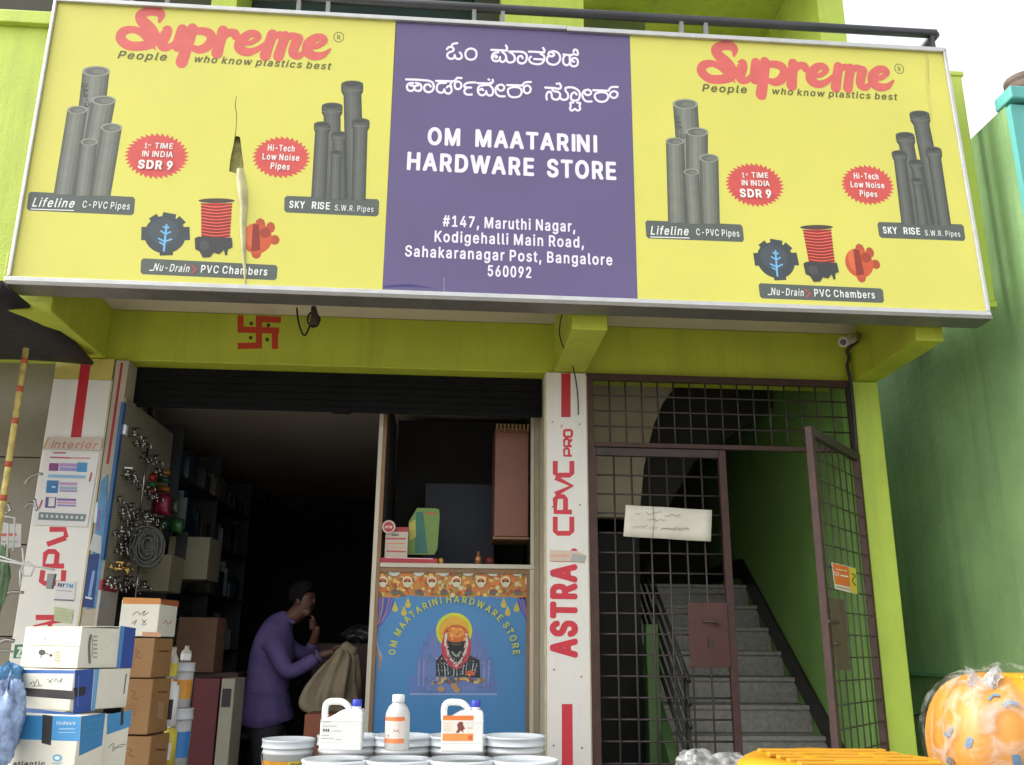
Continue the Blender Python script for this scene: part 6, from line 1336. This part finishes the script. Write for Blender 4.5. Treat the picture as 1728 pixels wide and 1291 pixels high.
# ================================================================== foreground at the street side
yel = M('yellow_drum_plastic', (.42, .20, .008), .35, var=.06, vscale=4, bump=.1, bscale=12)
pc = at(1420, 1270, -2.45); Yd = -2.45
DR = thing('plastic_drum', 'large yellow plastic drum with a ridged faceted top at the bottom right', 'drum', (pc.x, Yd, .115))
zt = atz(1420, 1257, 1.2).z
zt = at(1400, 1253, -2.20).z-.02
oc = lambda a: 1+.035*math.cos(8*a+.4)
H = zt-.115
MB().lathe([(0, 0), (.29, 0), (.30, .02), (.31, H*.4), (.325, H*.42), (.31, H*.45), (.325, H*.80), (.345, H*.84), (.345, H*.93), (.335, H*.955)], n=64, squash=oc).build('shell', yel, DR, world=False)
MB().lathe([(.334, H*.957), (.322, H*.985), (.29, H*.998), (.24, H*1.0), (.225, H*.99), (.16, H*.99), (.15, H*1.004), (.10, H*1.006), (.09, H*.995), (0, H*.995)], n=64, squash=oc).build('lid', yel, DR, world=False)
for i in range(5):
    MB().box(-.22, .22, -.20+.09*i-.016, -.20+.09*i+.016, H*.992, H*1.004+.004).build('lid_rib', yel, DR, world=False, bevel=.005)
# wrapped orange goods
og2 = M('orange_plastic', (.40, .165, .014), .5, var=.10, vscale=5)
po = at(1712, 1262, -2.25); rr = 128/FPX*3.25
OR = thing('wrapped_pots', 'rounded orange plastic goods bundled in clear wrap with blue print at lower right', 'bundle', (po.x, -2.25, .115))
def OP(th, ph, k=1.0):
    sq_ = 1+.05*math.cos(5*ph+.6)+.018*math.cos(15*ph); s_ = math.sin(th)
    return Vector((rr*k*sq_*(s_**.62 if s_ > 0 else 0)*math.cos(ph), rr*k*sq_*(s_**.62 if s_ > 0 else 0)*math.sin(ph), (po.z-.115)+rr*k*.92*math.cos(th)))
v = [OP(math.pi*j/28, 2*math.pi*i/56) for j in range(29) for i in range(56)]
f = [(j*56+i, j*56+(i+1) % 56, (j+1)*56+(i+1) % 56, (j+1)*56+i) for j in range(28) for i in range(56)]
MB().add(v, f, True).build('orange_pot', og2, OR, world=False)
zb_ = (po.z-.115)-rr*.85
MB().lathe([(0, 0), (rr*.8, 0), (rr*.85, zb_*.3), (rr*.80, zb_*.31), (rr*.86, zb_*.65), (rr*.80, zb_*.66), (rr*.86, zb_+.03), (0, zb_+.03)], n=40).build('orange_pot', og2, OR, world=False)
film = bpy.data.materials.new('clear_film'); film.use_nodes = True; n = film.node_tree; b = n.nodes['Principled BSDF']
b.inputs['Base Color'].default_value = (.42, .42, .41, 1); b.inputs['Roughness'].default_value = .18; b.inputs['Specular IOR Level'].default_value = .5
tc = n.nodes.new('ShaderNodeTexCoord'); nz = n.nodes.new('ShaderNodeTexNoise'); nz.inputs['Scale'].default_value = 9; nz.inputs['Detail'].default_value = 7; nz.inputs['Distortion'].default_value = 1.5
n.links.new(tc.outputs['Object'], nz.inputs['Vector']); rp = n.nodes.new('ShaderNodeValToRGB'); rp.color_ramp.elements[0].position = .48; rp.color_ramp.elements[1].position = .78
rp.color_ramp.elements[0].color = (.02,)*3+(1,); rp.color_ramp.elements[1].color = (.55,)*3+(1,); n.links.new(nz.outputs['Fac'], rp.inputs[0]); n.links.new(rp.outputs[0], b.inputs['Alpha'])
bp = n.nodes.new('ShaderNodeBump'); bp.inputs['Strength'].default_value = .8; bp.inputs['Distance'].default_value = .02; n.links.new(nz.outputs['Fac'], bp.inputs['Height']); n.links.new(bp.outputs[0], b.inputs['Normal'])
r1 = random.Random(8); v = []; nn, mm = 26, 60; c0 = (po.z-.115)
for j in range(nn+1):
    th = math.pi*.72*j/nn
    for i in range(mm):
        ph = 2*math.pi*i/mm; k_ = 1.05+.018*math.sin(7*ph+3*th)+.014*math.sin(13*ph-5*th)+.010*r1.uniform(-1, 1); p = OP(max(th, .02), ph, k_)
        if j <= 4:      # gathered neck that rises as a tuft
            g_ = (4-j)/4; p.x *= (1-.55*g_); p.y *= (1-.55*g_); p.z += .02*g_*g_
        v.append(p)
k0 = len(v); f = [(j*mm+i, j*mm+(i+1) % mm, (j+1)*mm+(i+1) % mm, (j+1)*mm+i) for j in range(nn) for i in range(mm)]
MB().add(v, f, True).build('clear_wrap', film, OR, world=False, recalc=False)
# tuft of film
tp = at(1668, 1150, -2.35)-Vector((po.x, -2.25, .115)); m = MB()
for s_ in range(16):     # thin crumpled blades of film fanning up from the knot
    a0 = s_*2.4; v = []; ln = r1.uniform(.06, .125); dx = r1.uniform(-.045, .055); n5 = 7
    for j in range(n5):
        t_ = j/(n5-1); w_ = (.006+.028*math.sin(math.pi*min(1, t_*.8+.15)))*r1.uniform(.7, 1.2)
        cx_ = tp.x-.02+dx*t_+.006*math.sin(9*t_+a0); z_ = tp.z-.075+ln*t_; y_ = tp.y+.03*math.sin(a0)*(t_+.2)
        v += [(cx_-w_*math.cos(a0), y_-w_*math.sin(a0), z_), (cx_+.3*w_*math.sin(a0), y_+.012*math.cos(a0*3+j), z_+.006), (cx_+w_*math.cos(a0), y_+w_*math.sin(a0), z_+.012*math.sin(5*t_+a0))]
    m.add(v, [(3*j+q_, 3*j+q_+1, 3*j+q_+4, 3*j+q_+3) for j in range(n5-1) for q_ in (0, 1)], True)
m.build('wrap_tuft', M('milky_film', (.42, .42, .41), .22, alpha=.5, var=.3, vscale=22, bump=.8, bscale=40), OR, world=False, recalc=False)
# blue print on the wrap
def wpr(px_, py_, kind, s=1.0, rotn=0):
    P_ = Print(lambda a, b: (a, b), None, 2); c = Vector((po.x, -2.25, po.z))
    def plc(u, v_, l):
        a = px_+(u*math.cos(R(rotn))-v_*math.sin(R(rotn)))*s; b = py_-(u*math.sin(R(rotn))+v_*math.cos(R(rotn)))*s
        d = ray(a, b).normalized(); oc_ = C0-c; A_ = rr*1.06+l; d2 = Vector((d.x/A_, d.y/A_, d.z/(A_*.95))); o2 = Vector((oc_.x/A_, oc_.y/A_, oc_.z/(A_*.95)))
        B_ = o2.dot(d2); D_ = B_*B_-d2.dot(d2)*(o2.dot(o2)-1)
        t_ = (-B_-math.sqrt(max(D_, 0)))/d2.dot(d2); return C0+d*t_
    P_.place = plc; P_.curved = True; bl_ = '#44647c'
    if kind == 'B': P_.text('B', (-9, -9), (9, -9), 20, bl_, 60, uv=True)
    elif kind == 'dash': P_.stroke([(-12, -2), (0, 4), (12, 0)], 6, bl_, 3, uv=True)
    elif kind == 'J': P_.stroke([(2, 12), (2, -4), (-4, -9), (-8, -4)], 6, bl_, 3, uv=True)
    elif kind == 'O': P_.stroke([(-6, 0), (0, 8), (6, 0), (0, -8)], 5, bl_, 4, uv=True, closed=True)
    P_.build('blue_print', OR)
for a in ((1636, 1254, 'B', .95, -20), (1600, 1236, 'J', .9, -20), (1646, 1207, 'O', 1.0, -50), (1676, 1176, 'dash', .9, 20), (1705, 1188, 'dash', 1.2, 0), (1602, 1284, 'O', .8, 0), (1718, 1285, 'B', 1.2, 10)): wpr(a[0], a[1], a[2], a[3]*.8, a[4])
a = at(1722, 1155, -2.4); tag(MB().box(a.x-.02, a.x+.20, -2.45, -2.25, a.z-.04, a.z+.035).build('yellow_handle', yel, bevel=.012), 'yellow plastic block at the right edge above the wrapped orange goods', 'handle')
cf = M('crumpled_clear_bag', (.32, .33, .32), .2, var=.5, vscale=16, bump=1, bscale=22, alpha=.5)
bag('crumpled clear plastic bag left of the yellow drum, rounded end', 1176, 1287, 30, 18, -2.3, cf, 12)
bag('second crumpled clear bag touching the yellow drum', 1232, 1292, 40, 17, -2.25, cf, 15)
# what carries the street-side goods
tb = thing('goods_table', 'low table under the street-side plastic bags mostly below the frame', 'table', (.5, -2.3, .11))
a = at(1206, 1310, -2.3)
MB().box(a.x-.2, a.x+.13, -2.5, -2.1, a.z-.03, a.z+.005).build('top', kc2, tb)
for sx in (-.18, .09):
    for sy in (-2.48, -2.16): MB().box(a.x+sx, a.x+sx+.03, sy, sy+.03, .111, a.z-.031).build('leg', kc2, tb)

# ================================================================== the man in the shop
skin = M('brown_skin', (.12, .055, .034), .5, var=.08, vscale=12)
def skinned(name, chains, mat, parent, sub=2, world=False):
    """chains: list of [(x, y, z, r), ...]; chains join where points coincide"""
    vs = []; rs = []; es = []; idx = {}
    for ch in chains:
        prev = None
        for (x, y, z, r) in ch:
            key = (round(x, 4), round(y, 4), round(z, 4))
            if key not in idx: idx[key] = len(vs); vs.append((x, y, z)); rs.append(r if isinstance(r, tuple) else (r, r))
            i = idx[key]
            if prev is not None and prev != i: es.append((prev, i))
            prev = i
    me = bpy.data.meshes.new(name); me.from_pydata(vs, es, [])
    o = bpy.data.objects.new(name, me); COL.objects.link(o)
    o.modifiers.new('sk', 'SKIN').use_smooth_shade = True
    ld = me.skin_vertices[0].data
    for i, r in enumerate(rs): ld[i].radius = r
    ld[0].use_root = True
    s_ = o.modifiers.new('ss', 'SUBSURF'); s_.levels = s_.render_levels = sub
    dg = bpy.context.evaluated_depsgraph_get(); dg.update(); me2 = bpy.data.meshes.new_from_object(o.evaluated_get(dg)); me2.name = name
    bpy.data.objects.remove(o); me2.materials.clear()
    for p_ in me2.polygons: p_.use_smooth = True
    return link_mesh(name, me2, mat, parent, world=world)
YM = 1.15
def mp(px_, py_, dy=0): q_ = at(px_, py_, YM+dy); return (q_.x, q_.y, q_.z)
pelv = mp(448, 1195); PE = thing('person', 'man in a purple long sleeved shirt and dark trousers holding up a cloth sack', 'person', (pelv[0], pelv[1], .25))
base_ = Vector(PE.location)
def W(px_, py_, r, dy=0): q_ = mp(px_, py_, dy); return (q_[0]-base_.x, q_[1]-base_.y, q_[2]-base_.z, r)
# body: head, neck, arms and hands, one surface
hd = [W(448, 1190, .10), W(452, 1130, .10), W(462, 1088, .07), W(482, 1050, .055), W(499, 1036, .062), W(513, 1026, .078), W(514, 1010, .098), (W(512, 999, 0)[0], W(512, 999, 0)[1], W(512, 999, 0)[2], (.088, .084))]
sh_f = W(468, 1086, .030, -.10); sh_b = W(478, 1088, .030, .14)
arm_f = [W(462, 1088, .07), sh_f, W(470, 1108, .034, -.17), W(488, 1136, .034, -.20), W(515, 1122, .034, -.22), W(540, 1106, .030, -.22), W(556, 1101, .024, -.22), W(566, 1099, .028, -.22)]
arm_b = [W(462, 1088, .07), sh_b, W(497, 1100, .034, .17), W(520, 1105, .034, .10), W(530, 1080, .034, .02), W(534, 1064, .027, -.03), W(534, 1055, .032, -.03)]
skinned('body', [hd, arm_f, arm_b], skin, PE)
for i, (a, b, c) in enumerate((((572, 1093), (580, 1092), (585, 1096)), ((573, 1097), (583, 1098), (587, 1103)), ((572, 1101), (581, 1104), (583, 1108)), ((570, 1104), (576, 1108), (578, 1111)))):
    skinned('finger', [[W(564, 1098+i, .012, -.225+i*.005), W(*a, .0095, -.235), W(*b, .0085, -.235), W(*c, .007, -.235)]], skin, PE, 1)
skinned('thumb', [[W(560, 1098, .012, -.23), W(567, 1091, .010, -.25), W(576, 1091, .008, -.255)]], skin, PE, 1)
for i in range(4):
    skinned('finger', [[W(533, 1054, .012, -.03), W(529-i*0, 1047+i*4.5, .010, -.07), W(524, 1046+i*4.5, .009, -.075), W(523, 1049+i*4.5, .007, -.06)]], skin, PE, 1)
skinned('thumb', [[W(533, 1057, .012, -.03), W(529, 1043, .010, -.03), W(525, 1038, .008, -.035)]], skin, PE, 1)
# face
def W3(px_, py_, dy=0): q_ = W(px_, py_, 0, dy); return Vector(q_[:3])
skinned('nose', [[(*W3(526, 1006, -.035), .012), (*W3(531, 1018, -.035), .016)]], skin, PE, 1)
skinned('jaw', [[(*W3(506, 1028, -.02), .045), (*W3(518, 1033, -.03), .040), (*W3(526, 1032, -.035), .022)]], skin, PE, 2)
skinned('ear', [[(*W3(502, 1009, -.085), .014), (*W3(503, 1016, -.088), .016), (*W3(505, 1021, -.085), .010)]], skin, PE, 1)
hair = M('black_hair', (.010, .008, .008), .9, var=.3, vscale=60, bump=.6, bscale=140, spec=.15)
skinned('moustache', [[(*W3(523, 1024, -.065), .008), (*W3(529, 1024, -.055), .009), (*W3(532, 1025, -.035), .007)]], hair, PE, 1)
for dy in (-.062, -.02): MB().lathe([(0, -.006), (.008, -.004), (.009, 0), (.008, .004), (0, .006)], W3(525.5, 1009, dy), 10).build('eye', hair, PE, world=False)
skinned('brow', [[(*W3(521, 1004, -.068), .005), (*W3(528, 1004, -.05), .006)]], hair, PE, 1)
# hair cap: shell over the skull, leaving the face free
hc = W3(511.5, 1004, 0); v = []; f = []; n1, n2 = 14, 28
for j in range(n1+1):
    th = math.pi*.66*j/n1
    for i in range(n2):
        ph = 2*math.pi*i/n2; fr_ = max(0, math.cos(ph)); cut = 1-.58*fr_**.55; t_ = th*cut
        rr_ = .0985+.003*math.sin(9*ph)+.002*math.sin(17*ph+t_*5); v.append((hc.x+rr_*1.0*math.sin(t_)*math.cos(ph), hc.y+rr_*.93*math.sin(t_)*math.sin(ph), hc.z+rr_*.98*math.cos(t_)))
f = [(j*n2+i, j*n2+(i+1) % n2, (j+1)*n2+(i+1) % n2, (j+1)*n2+i) for j in range(n1) for i in range(n2)]
o = MB().add(v, f, True).build('hair', hair, PE, world=False, recalc=False); o.modifiers.new('t', 'SOLIDIFY').thickness = .005
# shirt
pur = M('purple_shirt', (.085, .062, .175), .8, var=.16, vscale=14, bump=1, bscale=11)
def Z(px_, py_, rx_, ry_, dy=0): q_ = W(px_, py_, 0, dy); return (q_[0], q_[1], q_[2], (rx_, ry_))
tor = [Z(446, 1208, .165, .175), Z(447, 1185, .160, .170), Z(452, 1150, .150, .160), Z(458, 1110, .150, .165), Z(463, 1078, .135, .160), Z(472, 1055, .105, .130), Z(484, 1044, .068, .072), Z(490, 1040, .060, .062)]
sf = [Z(463, 1078, .135, .160), Z(464, 1084, .085, .085, -.12), Z(469, 1108, .068, .068, -.18), Z(487, 1137, .060, .060, -.20), Z(512, 1124, .052, .052, -.22), Z(537, 1108, .042, .042, -.22)]
sb = [Z(463, 1078, .135, .160), Z(478, 1084, .075, .075, .14), Z(498, 1100, .060, .060, .17), Z(521, 1104, .052, .052, .10), Z(530, 1083, .042, .042, .02)]
skinned('shirt', [tor, sf, sb], pur, PE)
skinned('collar', [[(*W3(478, 1040, .04), .020), (*W3(486, 1046, -.06), .018), (*W3(499, 1052, -.07), .014)]], pur, PE, 1)
MB().tube([W3(536, 1108, -.22), W3(541, 1105, -.22)], .046, 16).build('cuff', pur, PE, world=False)
# shirt tail: flared skirt of cloth over the trousers
v = []; n2 = 36
for j, (zpx, rx_, ry_) in enumerate(((1170, .152, .165), (1190, .170, .180), (1206, .190, .19), (1218, .205, .20))):
    c = W3(448-(j*1.5), zpx)
    for i in range(n2):
        ph = 2*math.pi*i/n2; wv = 1+.03*math.sin(5*ph+j)*(j/3)+.02*math.sin(11*ph); dz = -.05*math.cos(2*ph)*(j == 3)*-1
        v.append((c.x+rx_*wv*math.cos(ph), c.y+ry_*wv*math.sin(ph), c.z+dz*.5))
o = MB().add(v, [(j*n2+i, j*n2+(i+1) % n2, (j+1)*n2+(i+1) % n2, (j+1)*n2+i) for j in range(3) for i in range(n2)], True).build('shirt_tail', pur, PE, world=False, recalc=False); o.modifiers.new('t', 'SOLIDIFY').thickness = .006
# trousers and shoes
trs = M('dark_trousers', (.022, .022, .028), .8, var=.15, vscale=10, bump=.3)
z0_ = 0
pv = W(448, 1195, 0); 
def leg(dx, dy): return [(pv[0], pv[1], pv[2]+.02, (.155, .15)), (pv[0]+dx*.6, pv[1]+dy, pv[2]-.16, (.105, .105)), (pv[0]+dx, pv[1]+dy, .46, (.075, .075)), (pv[0]+dx*1.2-.02, pv[1]+dy, .10, (.065, .065)), (pv[0]+dx*1.2-.02, pv[1]+dy, .055, (.07, .07))]
skinned('trousers', [leg(.04, -.10), leg(-.05, .11)], trs, PE)
for dx, dy in ((.04, -.10), (-.05, .11)): 
    q_ = (pv[0]+dx*1.2-.02, pv[1]+dy); skinned('shoe', [[(q_[0]-.03, q_[1], .04, .042), (q_[0]+.06, q_[1], .036, .042), (q_[0]+.15, q_[1], .03, .035)]], M('black_shoe', (.015, .014, .014), .4), PE, 2)
# ---- the cloth in his hand
cl = M('beige_cloth', (.27, .22, .145), .85, var=.2, vscale=9, bump=.6, bscale=14)
outl = [(578, 1094, 10), (582, 1104, 17), (575, 1122, 26), (566, 1145, 36), (558, 1168, 43), (556, 1188, 44), (560, 1202, 36), (566, 1210, 20)]
v = []; n2 = 40
for j, (x_, y_, hw) in enumerate([tuple(q_) for q_ in catmull([tuple(map(float, o_)) for o_ in outl], 3)]):
    c = at(x_, y_, YM-.24); rx_ = hw/FPX*(YM-.24+5.5)
    for i in range(n2):
        ph = 2*math.pi*i/n2; wv = 1+.13*math.sin(5*ph+j*.12)+.09*math.sin(9*ph-j*.13+1)+.05*math.sin(14*ph+j*.35)
        v.append((c.x+rx_*wv*math.cos(ph), c.y+min(.07, rx_*.5)*(wv+.5*math.sin(9*ph-j*.13)+.3*math.sin(5*ph+j*.2))*math.sin(ph), c.z+.01*math.sin(3*ph+j*.4)))
rows_ = len(v)//n2
o = MB().add(v, [(j*n2+i, j*n2+(i+1) % n2, (j+1)*n2+(i+1) % n2, (j+1)*n2+i) for j in range(rows_-1) for i in range(n2)]+[tuple(range(n2)), tuple(range((rows_-1)*n2, rows_*n2))], True).build('cloth_sack', cl)
tag(o, 'beige creased cloth sack hanging from the hand of the man', 'sack')
m = MB(); t1 = at(575, 1094, YM-.26); t2 = at(603, 1096, YM-.24)
v = []; 
for j in range(7):
    t_ = j/6; c = t1.lerp(t2, t_); hw = .018+.022*math.sin(math.pi*t_)
    for i in range(12): ph = 2*math.pi*i/12; v.append((c.x, c.y+hw*.6*math.cos(ph), c.z+.012*math.sin(j)+hw*math.sin(ph)))
tag(MB().add(v, [(j*12+i, j*12+(i+1) % 12, (j+1)*12+(i+1) % 12, (j+1)*12+i) for j in range(6) for i in range(12)]+[tuple(range(12)), tuple(range(72, 84))], True).build('cloth_fold', cl), 'bunched mouth of the beige sack held in the fingers', 'cloth')
# orange-brown stool or tin behind the first jerrycan; pale packets behind the sack
a, b = at(508, 1205, .3), at(560, 1205, .3); tag(MB().box(a.x, b.x, .45, .75, .2505, a.z-.01).build('counter_end', M('rust_laminate', (.22, .065, .03), .6, var=.2), bevel=.01), 'rust coloured counter end just behind the left jerrycan', 'counter')
a, b = at(603, 1108, 1.5), at(632, 1200, 1.5); tag(MB().box(a.x, b.x+.1, 1.5, 1.9, b.z, a.z).build('grey_box', M('dim_grey_box', (.10, .10, .10), .5, var=.3, vscale=10), bevel=.01), 'dim grey box behind the beige sack next to the white post', 'box')
bag('dim crumpled clear bag on the counter behind the sack', 608, 1072, 26, 14, 1.7, M('dim_clear_bag', (.05, .05, .05), .25, var=.5, vscale=18, bump=1, bscale=20), 21)
a, b = at(560, 1085, 1.75), at(640, 1085, 1.75); tag(MB().box(a.x-.1, b.x+.05, 1.45, 2.2, .2505, at(600, 1108, 1.5).z-.001 if False else at(600, 1086, 1.6).z).build('back_counter', M('counter_dark', 0), bevel=.004), 'dark back counter behind the man with bags on top', 'counter')
